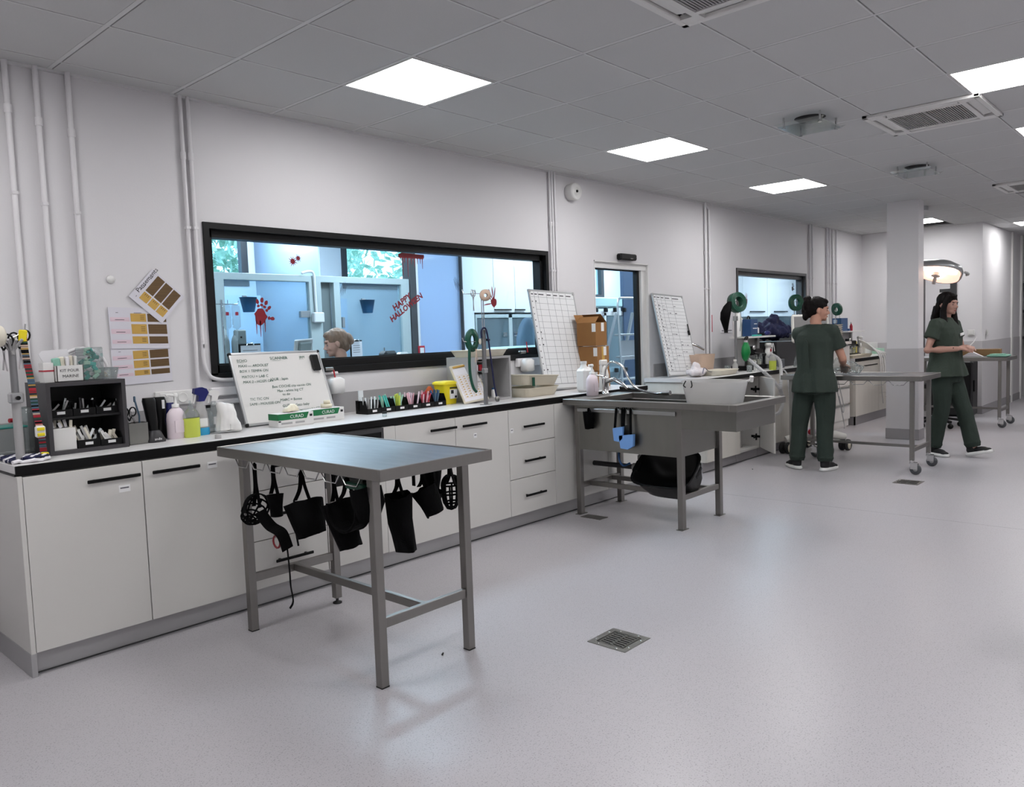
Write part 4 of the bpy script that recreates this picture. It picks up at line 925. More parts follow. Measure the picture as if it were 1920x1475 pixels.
# =================================================================== steel sink
S0, S1, SY0, SY1, SZ = 4.57, 5.30, -2.03, -.624, .882
t = thing('steel_sink', 'large free-standing brushed steel sink table projecting from the counter', 'sink', (4.94, -1.1, 0)); sink = t
LXs, LYs = (4.675, 5.205), (-1.56, -.69)
mb = MB(); w_ = .055      # rim ring: outer frame of the top and flat strip by the tap
mb.box(S0, S1, SY0, SY0+w_, SZ-.045, SZ, .003); mb.box(S0, S0+w_, SY0+w_, SY1, SZ-.045, SZ, .003); mb.box(S1-w_, S1, SY0+w_, SY1, SZ-.045, SZ, .003); mb.box(S0+w_, S1-w_, SY1-.18, SY1, SZ-.045, SZ, .003)
mb.build('rim', 'steel_brush', t)
bx0, bx1, by0, by1 = S0+w_, S1-w_, LYs[0]+.02, SY1-.18
mb = MB(); zb = .50
mb.box(LXs[0]-.02, LXs[0]-.015, LYs[0]+.0, LYs[1]+.02, zb, SZ-.045); mb.box(LXs[1]+.012, LXs[1]+.017, LYs[0], LYs[1]+.02, zb, SZ-.045)
mb.box(LXs[0]-.015, LXs[1]+.012, LYs[1]+.015, LYs[1]+.02, zb, SZ-.045); mb.box(LXs[0]-.015, LXs[1]+.012, LYs[0], LYs[0]+.005, zb, SZ-.046-.0); mb.box(LXs[0]-.015, LXs[1]+.012, LYs[0]+.005, LYs[1]+.015, zb, zb+.005)
mb.build('basin', 'steel', t)
mb = MB(); z2 = .70; mb.box(LXs[0]-.02, LXs[0]-.014, SY0+.05, LYs[0]-.02, z2, SZ-.045); mb.box(S1-.07, S1-.065, SY0+.05, LYs[0]-.02, z2, SZ-.045); mb.box(LXs[0]-.014, S1-.07, SY0+.05, SY0+.056, z2, SZ-.045); mb.box(LXs[0]-.014, S1-.07, SY0+.056, LYs[0]-.0, z2, z2+.005)
mb.build('draining_basin', 'steel', t)
for x in LXs:
    for y in LYs:
        mb = MB(); mb.box(x-.021, x+.021, y-.021, y+.021, 0.004, SZ-.045, .002); l = mb.build('leg', 'steel_brush', t); mb = MB(); mb.box(x-.04, x+.05, y-.024, y+.024, 0, .004); mb.build('foot_plate', 'steel', l)
for y in LYs: mb = MB(); mb.box(LXs[0]+.021, LXs[1]-.021, y-.014, y+.014, .20, .238, .002); mb.build('crossbar', 'steel_brush', t)
for x in (4.80, 5.08): mb = MB(); mb.box(x-.016, x+.016, LYs[0]+.014, LYs[1]-.014, .202, .236, .002); mb.build('stretcher', 'steel_brush', t)
mb = MB(); mb.box(4.635, 4.645, LYs[0]+.02, LYs[1]-.02, .785, .812, .002); mb.box(4.645, 4.655, -1.2, -1.18, .79, .805); mb.box(4.645, 4.655, -.8, -.78, .79, .805); mb.build('towel_rail', 'alu', t)
mb = MB(); mb.tube([(4.95, -1.07, .50), (4.95, -1.07, .28)], .026, 12); mb.tube([(4.95, -1.07, .44), (4.95, -1.07, .40)], .036, 12); mb.tube([(4.95, -1.07, .38), (4.95, -1.07, .28)], .034, 12); mb.tube([(4.95, -1.07, .35), (4.95, -.99, .345)], .03, 12); mb.tube([(4.95, -1.03, .35), (4.95, -1.12, .35)], .036, 12); mb.build('drain_trap', 'grey_plastic', t)
mb = MB(); mb.tube([(4.95, -.99, .345), (4.95, -.62, .345)], .02, 12); mb.build('waste_pipe', 'plastic_dark', t)
mb = MB(); mb.tube(bez([(4.75, -1.0, .5), (4.72, -1.02, .44), (4.74, -1.04, .39), (4.8, -1.06, .40)], 5), .008, 6); mb.build('blue_hose', 'blue_mid', t)
# tap with spray hose
c = Vector((5.07, -.66, SZ)); t = thing('mixer_tap', 'chrome mixer tap with a flexible spray hose on the steel sink', 'tap', c)
mb = MB(); mb.lathe([(.033, 0), (.033, .008), (.026, .015), (.026, .05), (.024, .11), (.03, .125), (.02, .14), (0, .145)], c, 18); mb.build('body', 'chrome', t)
hb = bez([c+Vector((.0, 0, .12)), c+Vector((.0, -.01, .2)), c+Vector((-.02, -.08, .255)), c+Vector((-.02, -.18, .22)), c+Vector((-.02, -.24, .12)), c+Vector((-.02, -.31, .05)), c+Vector((-.02, -.46, .018)), c+Vector((-.02, -.53, .02))], 8)
mb = MB(); mb.tube(hb, .009, 8); mb.build('hose', 'chrome', t)
mb = MB(); mb.tube([c+Vector((0, -.02, .1)), c+Vector((-.02, -.10, .12)), c+Vector((-.03, -.20, .075)), c+Vector((-.035, -.235, .05))], [.02, .017, .013, .012], 10); mb.build('spout', 'chrome', t)
mb = MB(); mb.tube([c+Vector((-.02, -.53, .02)), c+Vector((-.02, -.60, .022))], [.014, .02], 10); mb.build('spray_head', 'chrome', t)
mb = MB(); mb.tube([c+Vector((.0, .0, .135)), c+Vector((-.04, .05, .15))], [.008, .006], 8); mb.build('lever', 'chrome', t)
mb = MB(); mb.tube([(5.26, -.9, .9), (5.3, -.72, .905), (5.34, -.62, .912)], [.006, .012, .014], 8); o = mb.build('scrubbing_brush', 'plastic_black'); tag(o, 'black handled brush lying across the rear rim of the sink', 'brush')
# pump bottle, back bottle, trigger bottle by the sink
def pump_bottle(x, y, z, h, r, label, m='soap_pink', sx=1., oval=.7, rz=0, grp=None, cap='white_plastic', lab=None, headm=None):
    t = thing('pump_bottle', label, 'bottle', (x, y, z), group=grp); b = h*.68
    mb = MB(); mb.lathe([(r*.9, 0), (r, .008), (r, b*.62), (r*.92, b*.8), (r*.6, b*.94), (r*.34, b)], (x, y, z), 20, 1, oval); mb.build('body', m, t)
    mb = MB(); mb.lathe([(r*.36, b), (r*.36, b+h*.07), (r*.15, b+h*.08), (r*.12, h*.93)], (x, y, z), 14); mb.build('collar', cap, t)
    mb = MB(); mb.tube([(x, y, z+h*.94), (x-r*.85, y-.01, z+h*.97), (x-r*1.0, y-.01, z+h*.95)], [.009, .007, .005], 8); mb.lathe([(.014, h*.92), (.014, h*.975), (.009, h)], (x, y, z), 12); mb.build('pump_head', headm or cap, t)
    mb = MB(); q = r*oval; mb.box(x-r*.45, x+r*.45, y-q*1.01-.001, y-q*.9, z+b*.2, z+b*.58); mb.build('label', lab or 'label_white', t)
    return t
pump_bottle(4.90, -.66, SZ, .245, .058, 'pink-filled pump soap bottle on the left corner of the steel sink', lab='soap_pink')
mb = MB(); x, y = 5.0, -.52; mb.box(x-.07, x+.07, y-.05, y+.05, .9, 1.09, .02); mb.lathe([(.04, .18), (.025, .21), (.022, .225)], (x-.02, y, .9), 12); mb.lathe([(.026, .225), (.026, .245)], (x-.02, y, .9), 12)
t = mb.build('refill_bottle', 'white_plastic'); tag(t, 'white square refill can behind the pink soap bottle', 'bottle'); mb = MB(); mb.tube([(x+.02, y, 1.085), (x+.06, y, 1.10), (x+.075, y, 1.04)], .01, 8); mb.build('grip', 'white_plastic', t)
mb = MB(); mb.box(x-.05, x+.05, y-.0515, y-.05, .95, .99); mb.build('label', 'print_grey', t)
t = thing('trigger_bottle', 'white trigger spray bottle behind the chrome tap', 'bottle', (5.22, -.60, SZ)); mb = MB(); mb.lathe([(.042, 0), (.042, .12), (.03, .17), (.014, .2)], (5.25, -.52, .9), 16); mb.build('body', 'white_plastic', t); mb = MB(); mb.box(5.2, 5.29, -.535, -.505, 1.10, 1.145, .008); mb.box(5.2, 5.215, -.53, -.51, 1.05, 1.10, .003); mb.build('trigger_head', 'white_plastic', t)
# translucent bowl over the rear end of the sink
t = thing('plastic_bowl', 'large cloudy white plastic bowl resting in the far end of the sink', 'bowl', (4.87, -1.69, .84)); mb = MB()
bx, by = 4.90, -1.70; mb.loft([(bx, by, .80, .12, .155), (bx, by, .83, .14, .18), (bx, by, 1.0, .175, .215), (bx, by, 1.012, .183, .222), (bx, by, 1.006, .172, .212), (bx, by, .84, .135, .175), (bx, by, .815, .02, .03)], 28, 2.6); mb.build('shell', 'cloudy_plastic', t)
mb = MB(); mb.tube([(bx+.14, by-.2, 1.0), (bx+.13, by-.21, 1.035)], .014, 10); mb.tube([(bx+.10, by-.18, 1.0), (bx+.13, by-.20, 1.012), (bx+.17, by-.17, .99)], .006, 6); mb.build('spout_nozzle', 'white_plastic', t)
for dy in (-.02, .02): 
    mb = MB(); mb.tube(bez([(bx-.175, by+.1+dy, 1.02), (bx-.185, by+.1+dy*1.6, .99), (bx-.178, by+.1+dy, .975)], 4), .004, 6); mb.build('clip', 'plastic_black', t)
# black tub under the sink
t = thing('storage_tub', 'black plastic tub with rope grips tilted on the bars under the sink', 'tub', (4.95, -1.38, .2)); T = Matrix.Translation((4.93, -1.36, .245)) @ Matrix.Rotation(math.radians(-42), 4, 'Y'); mb = MB(); mb.T = T
mb.loft([(0, 0, 0, .12, .19), (0, 0, .02, .13, .20), (0, 0, .19, .165, .235), (0, 0, .2, .18, .25), (0, 0, .192, .155, .225), (0, 0, .03, .12, .19), (0, 0, .022, .02, .03)], 30, 4, smooth=True); mb.build('shell', 'plastic_black', t)
for s in (-1, 1): mb = MB(); mb.T = T; mb.box(-.05, .05, s*.235-.02, s*.235+.03*s+.0, .17, .195, .006); mb.build('grip', 'plastic_black', t)
# muzzles on the sink rail
t = muzzle(4.62, -.83, 'black nylon muzzle bag at the left end of the sink rail', 'cone', .05, .13, .02, (0, 0, -1), sp=.02, top=.81)
for y, l, z_, r_ in ((-1.10, 'smaller pale blue muzzle, higher one on the sink rail', .12, .035), (-1.17, 'larger blue muzzle with black straps, lower one on the sink rail', .17, .05)):
    t = thing('dog_muzzle', l, 'muzzle', (4.62, y, .6), group='blue muzzles on the sink rail'); mb = MB(); zt = .822
    for dy in (-.022, .03): mb.strap([(4.628, y+dy, zt), (4.616, y+dy*1.2, zt-z_), (4.616, y+dy*1.3, zt-z_-.03)], .02, .003, (0, 1, 0)); mb.tube(arc((4.64, y+dy, zt-.0), .012, 0, math.pi, 5), .005, 6)
    mb.build('strap', 'nylon_black', t)
    mb = MB(); mb.prism([(y+r_*1.25, zt-z_-.02), (y-r_*1.2, zt-z_-.005), (y-r_*1.1, zt-z_-.09), (y-r_*.2, zt-z_-.115), (y+r_*1.0, zt-z_-.11)], 'x', 4.595, 4.622); mb.build('snout_guard', 'blue_muzzle', t)
# =================================================================== floor drains, scraps on the floor
def drain(cx, cy, s, label, slots=True):
    t = thing('floor_drain', label, 'drain', (cx, cy, 0), group=None); mb = MB(); h = s/2; q = h*.72
    for a, b, c, d in ((-h, h, -h, -q), (-h, h, q, h), (-h, -q, -q, q), (q, h, -q, q)): mb.box(cx+a, cx+b, cy+c, cy+d, 0.0002, .003)
    mb.build('frame', 'steel', t); mb = MB(); mb.box(cx-q, cx+q, cy-q, cy+q, .0001, .0006); mb.build('pit', 'plastic_black', t)
    mb = MB(); g = q-.004; n = 7; mb.box(cx-g, cx+g, cy-.007, cy+.007, .0008, .0028)
    for k in range(n+1): x = cx-g+(2*g)*k/n; wv = .004 if 0 < k < n else .006; mb.box(max(cx-g, x-wv), min(cx+g, x+wv), cy-g, cy+g, .0008, .0028)
    mb.box(cx-g, cx+g, cy-g, cy-g+.012, .0008, .0028); mb.box(cx-g, cx+g, cy+g-.012, cy+g, .0008, .0028); mb.build('grate', 'steel', t)
    for sx, sy in ((-.6, -1), (.6, -1), (-.6, 1), (.6, 1), (-1, -.6), (-1, .6), (1, -.6), (1, .6)):
        mb = MB(); mb.lathe([(.0045, .003), (.004, .0045), (0, .0047)], (cx+sx*h*(.86 if abs(sx) == 1 else .8), cy+sy*h*(.86 if abs(sy) == 1 else .8), 0), 8); mb.build('screw', 'chrome', t)
drain(2.805, -2.33, .2, 'square steel floor drain in the middle of the floor, nearest the camera')
drain(7.16, -2.30, .2, 'small floor drain near the wheeled table legs')
c = at(1112, 969, z=0); mb = MB(); mb.box(c.x-.05, c.x+.05, c.y-.1, c.y+.08, .0002, .003); tag(mb.build('floor_plate', 'steel'), 'flat steel plate on the floor by the left sink leg', 'floor plate')
for u, v, l in ((830, 1227, 'tiny dark scrap on the floor right of the steel table'), (1411, 880, 'tiny dark scrap on the floor before the open cabinet')):
    c = at(u, v, z=0); mb = MB(); mb.cbox((c.x, c.y, .004), .022, .008, .007, .003, rz=.6); tag(mb.build('floor_scrap', 'plastic_black'), l, 'scrap')
c = at(1919, 1196, x=4.2)
mb = MB(); c0 = at(1915, 1240, z=0); mb.loft([(c0.x+.17, c0.y-.17, .0, .15, .15), (c0.x+.17, c0.y-.17, .02, .165, .165), (c0.x+.17, c0.y-.17, .22, .17, .17), (c0.x+.17, c0.y-.17, .245, .155, .155)], 24, 4); t = mb.build('waste_bin', 'grey_plastic'); tag(t, 'grey rounded bin, only a sliver at the right edge of the photo', 'bin'); mb = MB(); mb.loft([(c0.x+.17, c0.y-.17, .245, .16, .16), (c0.x+.17, c0.y-.17, .262, .15, .15), (c0.x+.17, c0.y-.17, .27, .1, .1)], 24, 4); mb.build('lid', 'white_plastic', t)
# =================================================================== decals on the window glass
GYD = .0765
def px(u, v, y=GYD): p = at(u, v, y=y); return p.x, p.z
def blobpoly(cx, cz, rx, rz, n=14, jag=.25, seed=0, rot_=0):
    r = random.Random(seed); out = []
    for i in range(n):
        a = 2*math.pi*i/n; k = 1+r.uniform(-jag, jag); x, z = rx*k*math.cos(a), rz*k*math.sin(a)
        out.append((cx+x*math.cos(rot_)-z*math.sin(rot_), cz+x*math.sin(rot_)+z*math.cos(rot_)))
    return out
def decal(name, label, mb, m='blood'): t = mb.build(name, m); return tag(t, label, 'sticker', 'blood stickers on the windows')
def hand(cu, cv, s, label, flip=1, m='blood', drips=True, spread=.0, fing=1.):
    cx, cz = px(cu, cv); mb = MB(); s_ = s; tw = .45 if fing > 1 else 1.
    mb.prism(blobpoly(cx, cz, (.036 if tw == 1 else .025)*s_, (.042 if tw == 1 else .034)*s_, 16, .14 if tw == 1 else .3, int(cu)), 'y', GYD, GYD+.001)
    for k, (a, l, w_) in enumerate(((100, .085, .009), (82, .092, .010), (64, .085, .0095), (42, .072, .0085), (-8, .07, .010))):
        a = math.radians(a if flip > 0 else 180-a); dx, dz = math.cos(a), math.sin(a)
        for r0, r1 in (((.052, .066), (.07, .096)) if fing == 1. else ((.03, .105),)):
            c = (cx+dx*s_*(r0+r1)/2*l/.085, cz+dz*s_*(r0+r1)/2*l/.085); mb.prism(blobpoly(c[0], c[1], s_*(r1-r0)/2*1.05, w_*s_*tw, 10, .12, k+int(cu), a), 'y', GYD, GYD+.001)
    if drips:
        for dx, l in ((-.028, .06), (-.005, .075), (.022, .05)): mb.prism([(cx+dx*s_-.003, cz-.02*s_), (cx+dx*s_-.001, cz-(.03+l)*s_), (cx+dx*s_+.002, cz-(.03+l)*s_), (cx+dx*s_+.005, cz-.02*s_)], 'y', GYD, GYD+.0009)
    return decal('blood_handprint', label, mb, m)
hand(489, 594, 1.15, 'large dripping blood red handprint sticker on the left of the large window')
hand(926, 568, 1.2, 'red handprint sticker at the right end of the large window, beside the tape roll', flip=-1, drips=False, fing=2.)
hand(1400, 565, .95, 'red handprint sticker at the left of the small far window', flip=-1, drips=False, fing=2.)
hand(1486, 541, .75, 'faint dark handprint sticker high on the small far window', drips=False, m='blood_dark')
mb = MB()
for (u, v, r_, sd) in ((549, 490, .02, 3), (559, 484, .016, 9)):
    cx, cz = px(u, v); pts = []; rr = random.Random(sd)
    for i in range(22): a = 2*math.pi*i/22; k = r_*(1.5+rr.uniform(0, .5) if i % 2 else .7); pts.append((cx+k*math.cos(a), cz+k*math.sin(a)))
    mb.prism(pts, 'y', GYD, GYD+.001)
decal('blood_splatter', 'small pair of dark red splatter stickers high on the large window', mb)
mb = MB(); x0, z0 = px(747, 482); x1, z1 = px(795, 483); n = 26; pts = [(x0, z0+.022), (x0, z0)]; rr = random.Random(4)
dl = {2: .05, 4: .15, 6: .04, 9: .165, 13: .05, 16: .07, 19: .045, 22: .04, 24: .085}
for i in range(1, n):
    x = x0+(x1-x0)*i/n; d = dl.get(i, 0)*.8
    if d: pts += [(x-.003, z0-.006), (x-.001, z0-.006-d), (x+.002, z0-.006-d), (x+.004, z0-.006)]
    else: pts.append((x, z0-.002))
pts += [(x1, z1), (x1, z1+.02), ((x0+x1)/2, z0+.03), (x0+.03, z0+.034)]
mb.prism(pts, 'y', GYD, GYD+.001); decal('dripping_blood', 'dripping red border sticker at the top of the large window', mb)
def claws(u, v, s, label, tilt):
    cx, cz = px(u, v); mb = MB()
    for k in range(4):
        x = cx+(k-1.5)*.012*s; h = (.05 if k in (1, 2) else .038)*s; mb.prism([(x-tilt*h, cz+h), (x-.0022, cz), (x+tilt*h, cz-h), (x+.0022, cz)], 'y', GYD, GYD+.001)
    decal('claw_marks', label, mb, 'blood_dark')
claws(644, 541, 1.0, 'black and red claw mark sticker above the right dark blue pot', -.3); claws(857, 533, 1.1, 'thin claw mark sticker on the frosted blue door area', .35)
a = math.radians(31); x0, z0 = px(735, 604); xd = Vector((math.cos(a), 0, math.sin(a))); yd = Vector((-math.sin(a), 0, math.cos(a)))
t = text('halloween_lettering', [('HAPPY', .065, .052, .062), ('HALLOWEEN', 0, 0, .058)], 'blood', None, (x0, GYD, z0), xd, yd, bold=.0025); tag(t, 'slanted red HAPPY HALLOWEEN lettering stuck on the large window', 'sticker')

# =================================================================== left end of the counter
ZT = .90
YO = [-.012, -.004, -.008]
def brown_chart(c00, c10, c01, label, rows, title=None):
    """poster in its own plane: c00 bottom-left, c10 bottom-right, c01 top-left as (x, z)"""
    o = Vector((c00[0], YO.pop(), c00[1])); ex = Vector((c10[0]-c00[0], 0, c10[1]-c00[1])); ez = Vector((c01[0]-c00[0], 0, c01[1]-c00[1])); W_, H_ = ex.length, ez.length; ex.normalize(); ez.normalize()
    M = Matrix(((ex.x, 0, ez.x, o.x), (ex.y, -1, ez.y, o.y), (ex.z, 0, ez.z, o.z), (0, 0, 0, 1)))
    M = Matrix(((ex.x, 0, ez.x, o.x), (0, 1, 0, o.y), (ex.z, 0, ez.z, o.z), (0, 0, 0, 1)))
    t = thing('wall_chart', label, 'chart', (o.x+ex.x*W_/2, 0, min(c00[1], c10[1])), group='laminated brown charts on the wall')
    mb = MB(); mb.T = M; mb.box(0, W_, -.001, .001, 0, H_); mb.build('sheet', 'sleeve', t)
    k = 0
    for (z0, z1) in rows:
        z0 *= H_; z1 *= H_
        mb = MB(); mb.T = M; mb.box(.36*W_ if not title else .15*W_, .62*W_ if not title else .38*W_, -.0018, -.001, z0, z1, .0); mb.build('tan_block', 'tan', t)
        mb = MB(); mb.T = M; mb.box(.645*W_ if not title else .42*W_, .97*W_ if not title else .95*W_, -.0018, -.001, z0, z1); mb.build('brown_block', 'brown', t)
        if not title: mb = MB(); mb.T = M; mb.box(.02*W_, .34*W_, -.0016, -.001, z0, z0+.32*(z1-z0)+.008); mb.build('pink_band', 'pink_pale', t)
        mb = MB(); mb.T = M
        if not title: mb.box(.1*W_, .25*W_, -.0022, -.0016, z0+.008, z0+.0105)
        for q in range(3): mb.box((.52 if not title else .3)*W_, (.59 if not title else .36)*W_, -.0024, -.0018, z0+(z1-z0)*(.3+.2*q), z0+(z1-z0)*(.3+.2*q)+.002)
        mb.build('print', 'print_black', t)
    mb = MB(); mb.T = M; mb.box(.12*W_, .16*W_, -.0016, -.001, H_*.87, H_*.88); mb.box(.42*W_, .55*W_, -.0016, -.001, H_*.87, H_*.88); mb.box(.75*W_, .85*W_, -.0016, -.001, H_*.87, H_*.88); mb.build('heading', 'print_black', t)
    if title: text('lettering', [(title, .25*W_, H_*.88, .035)], 'print_black', t, (o.x, o.y-.0015, o.z), ex, ez)
    return t
brown_chart((1.618, 1.372), (1.925, 1.365), (1.612, 1.588), 'laminated chart with three tan and brown rows, upper of the two straight ones', ((.12, .30), (.36, .60), (.66, .86)))
brown_chart((1.618, 1.178), (1.926, 1.186), (1.613, 1.378), 'laminated chart with three tan and brown rows, lower of the two straight ones', ((.22, .36), (.42, .62), (.66, .88)))
brown_chart((1.885, 1.50), (2.02, 1.648), (1.71, 1.625) if False else (1.72, 1.645), 'tilted laminated chart headed Pansements above the straight ones', ((.08, .30), (.33, .55), (.58, .8)), 'Pansements')
# pole with clamped cords, scissors and a striped tape hanging from its hook
t = thing('counter_pole', 'grey metal pole with a clamp standing at the left end of the counter', 'pole', (1.03, -.50, ZT)); mb = MB(); mb.tube([(1.03, -.5, ZT+.004), (1.03, -.5, 1.20)], .0175, 16); mb.build('tube_lower', 'grey_plastic', t); mb = MB(); mb.tube([(1.03, -.5, 1.2), (1.03, -.5, 1.43)], .0145, 16); mb.build('tube_upper', 'grey_pole', t)
mb = MB(); mb.box(1.005, 1.055, -.528, -.475, 1.155, 1.20, .006); mb.build('clamp', 'alu', t); mb = MB(); mb.tube([(1.03, -.525, 1.178), (1.03, -.54, 1.178)], .009, 10); mb.build('knob', 'plastic_black', t); mb = MB(); mb.lathe([(.03, 0), (.03, .004), (.018, .008)], (1.03, -.5, ZT), 18); mb.build('foot', 'grey_plastic', t)
mb = MB()
for k in range(9):
    a = k*.7; mb.tube(bez([(1.03, -.515, 1.36), (1.03+.012*math.cos(a), -.5+.012*math.sin(a), 1.385), (1.03+.045*math.cos(a), -.5+.045*math.sin(a), 1.425)], 3), .006, 6)
mb.build('gathered_ties', 'grey_plastic', t)
mb = MB(); mb.tube([(1.03, -.5, 1.43), (1.07, -.5, 1.45), (1.085, -.5, 1.46), (1.088, -.5, 1.49)], .003, 6); mb.build('hook', 'chrome', t)
t = thing('measuring_tape', 'long striped multicolour emergency tape with yellow clips hanging from the pole', 'tape', (1.09, -.5, ZT)); rnd = random.Random(3)
pth = [Vector(p) for p in bez([(1.075, -.505, 1.455), (1.078, -.508, 1.36), (1.09, -.512, 1.24), (1.098, -.512, 1.12), (1.112, -.51, 1.02), (1.12, -.50, .925)], 16)]
strip_m = ['red', 'plastic_dark', 'beige', 'green_deep', 'print_red', 'chair_blue', 'tan', 'nylon_black']; mb = MB()
for i in range(len(pth)-1):
    mb.m(rnd.choice([0, 0, 1, 2, 3, 4, 5, 6, 7])); mb.strap([pth[i], pth[i].lerp(pth[i+1], .98)], .027, .002, (1, -.3, 0))
    if i % 2: mb.m(1); mb.strap([pth[i], pth[i].lerp(pth[i+1], .25)], .0272, .0024, (1, -.3, 0))
mb.build('striped_band', strip_m, t)
for (x, z, h) in ((1.074, 1.44, .05), (1.1215, .918, .03)): mb = MB(); mb.cbox((x, -.505, z), .032, .012, h, .004, ry=.1); mb.build('end_clip', 'yellow', t)
mb = MB(); mb.cbox((1.108, -.515, 1.025), .04, .022, .05, .006); mb.build('reel_case', 'white_plastic', t); 
for dz in (-.012, .012): mb = MB(); mb.cbox((1.108, -.5275, 1.025+dz), .03, .004, .014, .002); mb.build('yellow_stripe', 'yellow', t)
def scissors(c, label, s=1., m='plastic_black', dirv=(0, 0, -1), spread=.25, side=(1, 0, 0)):
    c = Vector(c); d = Vector(dirv).normalized(); sd = Vector(side).normalized(); t = thing('scissors', label, 'scissors', c, group=None); mb = MB()
    n_ = d.cross(sd)
    for k in (-1, 1):
        e = c-d*.05*s+sd*k*.022*s; mb.tube([e+(math.cos(a)*sd+math.sin(a)*d*1.25)*.019*s for a in (2*math.pi*i/14 for i in range(14))], .004*s, 6, closed=True); mb.tube([e+d*.02*s-sd*k*.006*s, c], .004*s, 6)
    mb.build('handles', m, t); mb = MB(); nn = n_*.0015
    for k in (-1, 1): q = c+d*.085*s+sd*k*spread*.03*s; mb.strap([c-sd*k*.003, q], .007*s, .002, sd)
    mb.build('blades', 'chrome', t); return t
scissors((1.065, -.485, 1.385), 'black handled scissors hanging on the pole at the left edge', 1.0, side=(.9, -.2, .2)); scissors((1.0, -.50, 1.38), 'second pair of black scissors on the pole, at the photo edge', 1.0, side=(.8, -.4, -.3))
mb = MB(); mb.sph((.985, -.52, 1.44), .026, .026, .045); o = mb.build('hanging_bulb', 'cream'); tag(o, 'cream rounded item hanging on the pole at the left photo edge', 'bulb')
# blue knitted cloth, clear tub, jug
t = thing('knitted_cloth', 'blue and white striped knitted cloth lying under the pole', 'cloth', (1.03, -.42, ZT)); mb = MB(); rnd = random.Random(5)
for i in range(14):
    y = -.55+i*.02; mb.m(i % 3 == 0 and 1 or 0); mb.tube([(.985+.02*k+(.006 if k % 2 else 0), y+.012*math.sin(k*1.2+i), ZT+.009+.004*math.sin(k*2.1+i)) for k in range(7+(1 if i < 8 else 0))], .0085, 6)
for i in range(8): mb.m(i % 2); mb.tube([(1.03+.012*k, -.54+.035*i*.3+.006*math.sin(k*2+i), ZT+.02+.004*math.sin(k*1.7+i*2)) for k in range(9)], .007, 6)
mb.build('cloth', ['navy', 'paper'], t)
t = thing('clear_box', 'low clear plastic box with teal rim behind the pole', 'box', (1.02, -.22, ZT)); mb = MB(); mb.box(.985, 1.13, -.27, -.12, ZT, ZT+.13, .006); mb.build('body', 'clear_plastic', t); mb = MB(); mb.box(.983, 1.132, -.273, -.118, ZT+.13, ZT+.138, .003); mb.build('lid', 'teal_dark', t)
t = thing('clear_jug', 'clear jug with red band standing left of the dark organiser', 'jug', (1.155, -.09, ZT)); mb = MB(); mb.lathe([(.05, 0), (.052, .02), (.052, .15), (.045, .19), (.04, .215), (.037, .215), (.037, .19), (.048, .15), (.048, .01), (.0, .01)], (1.165, -.16, ZT), 18); mb.build('body', 'clear_plastic', t); mb = MB(); mb.tube([(1.1165, -.18, 1.06), (1.08, -.19, 1.06)], .01, 8); mb.build('grip', 'red', t)
# dark organiser with bins
OX0, OX1, OY0, OY1, OZ = 1.172, 1.515, -.415, -.13, 1.228
t = thing('organizer_cabinet', 'dark grey open box with black bins of syringes on the counter', 'organiser', ((OX0+OX1)/2, (OY0+OY1)/2, ZT)); org = t; th = .018
mb = MB(); mb.box(OX0, OX1, OY0, OY1, ZT+.0005, ZT+th); mb.box(OX0, OX1, OY0, OY1, OZ-th, OZ); mb.box(OX0, OX0+th, OY0, OY1, ZT+th, OZ-th); mb.box(OX1-th, OX1, OY0, OY1, ZT+th, OZ-th); mb.box(OX0+th, OX1-th, OY1-.01, OY1, ZT+th, OZ-th); mb.build('shell', 'org_grey', t)
mb = MB(); mb.box(OX0+th, OX1-th, OY0+.03, OY1-.01, 1.058, 1.068); mb.build('shelf', 'org_in', t); mb = MB(); mb.box(OX0+th, OX1-th, OY1-.013, OY1-.0105, ZT+th, OZ-th); mb.build('lining', 'org_in', t)
def obin(x0, x1, y0, y1, z0, h, label, fill, seed, grp='black bins in the dark organiser', front=.5, lab=True):
    t = thing('storage_bin', label, 'bin', ((x0+x1)/2, (y0+y1)/2, z0), group=grp); mb = MB(); w_ = .003
    mb.box(x0, x1, y0, y1, z0+.0005, z0+w_); mb.box(x0, x0+w_, y0+.02, y1, z0+w_, z0+h); mb.box(x1-w_, x1, y0+.02, y1, z0+w_, z0+h); mb.box(x0+w_, x1-w_, y1-w_, y1, z0+w_, z0+h)
    mb.box(x0, x1, y0, y0+w_, z0+w_, z0+h*front); mb.quad((x0, y0, z0+h*front), (x0, y0, z0+w_), (x0, y0+.02, z0+w_), (x0, y0+.02, z0+h)); mb.quad((x1, y0, z0+h*front), (x1, y0+.02, z0+h), (x1, y0+.02, z0+w_), (x1, y0, z0+w_)); mb.build('tray', 'plastic_black', t)
    if lab: mb = MB(); xm_ = (x0+x1)/2; mb.box(xm_-.017, xm_+.017, y0-.0015, y0-.0002, z0+h*front*.35, z0+h*front*.35+.013); mb.build('name_tag', 'label_white', t)
    return t
rnd = random.Random(11)
def sticks(n, x0, x1, y0, y1, z, mats, label, name, cat, group, L=(.07, .1), r=.004, lean=.5, spine=None):
    for k in range(n):
        x = x0+(x1-x0)*(k+.5)/n; y = rnd.uniform(y0, y1); l = rnd.uniform(*L); a = rnd.uniform(-lean, lean); b = rnd.uniform(-.3, .3)
        mb = MB(); d = Vector((math.sin(a), math.sin(b), math.cos(a))).normalized()
        p = Vector((x, y, z)); mb.bar(p, p+d*l, r*2, r*1.1, up=(0, 1, 0)); m_ = mats[k % len(mats)]; o = mb.build(name, m_); tag(o, label, cat, group)
xs = [OX0+th+.003+i*(OX1-OX0-2*th-.006)/3 for i in range(4)]
NB = ('left', 'middle', 'right')
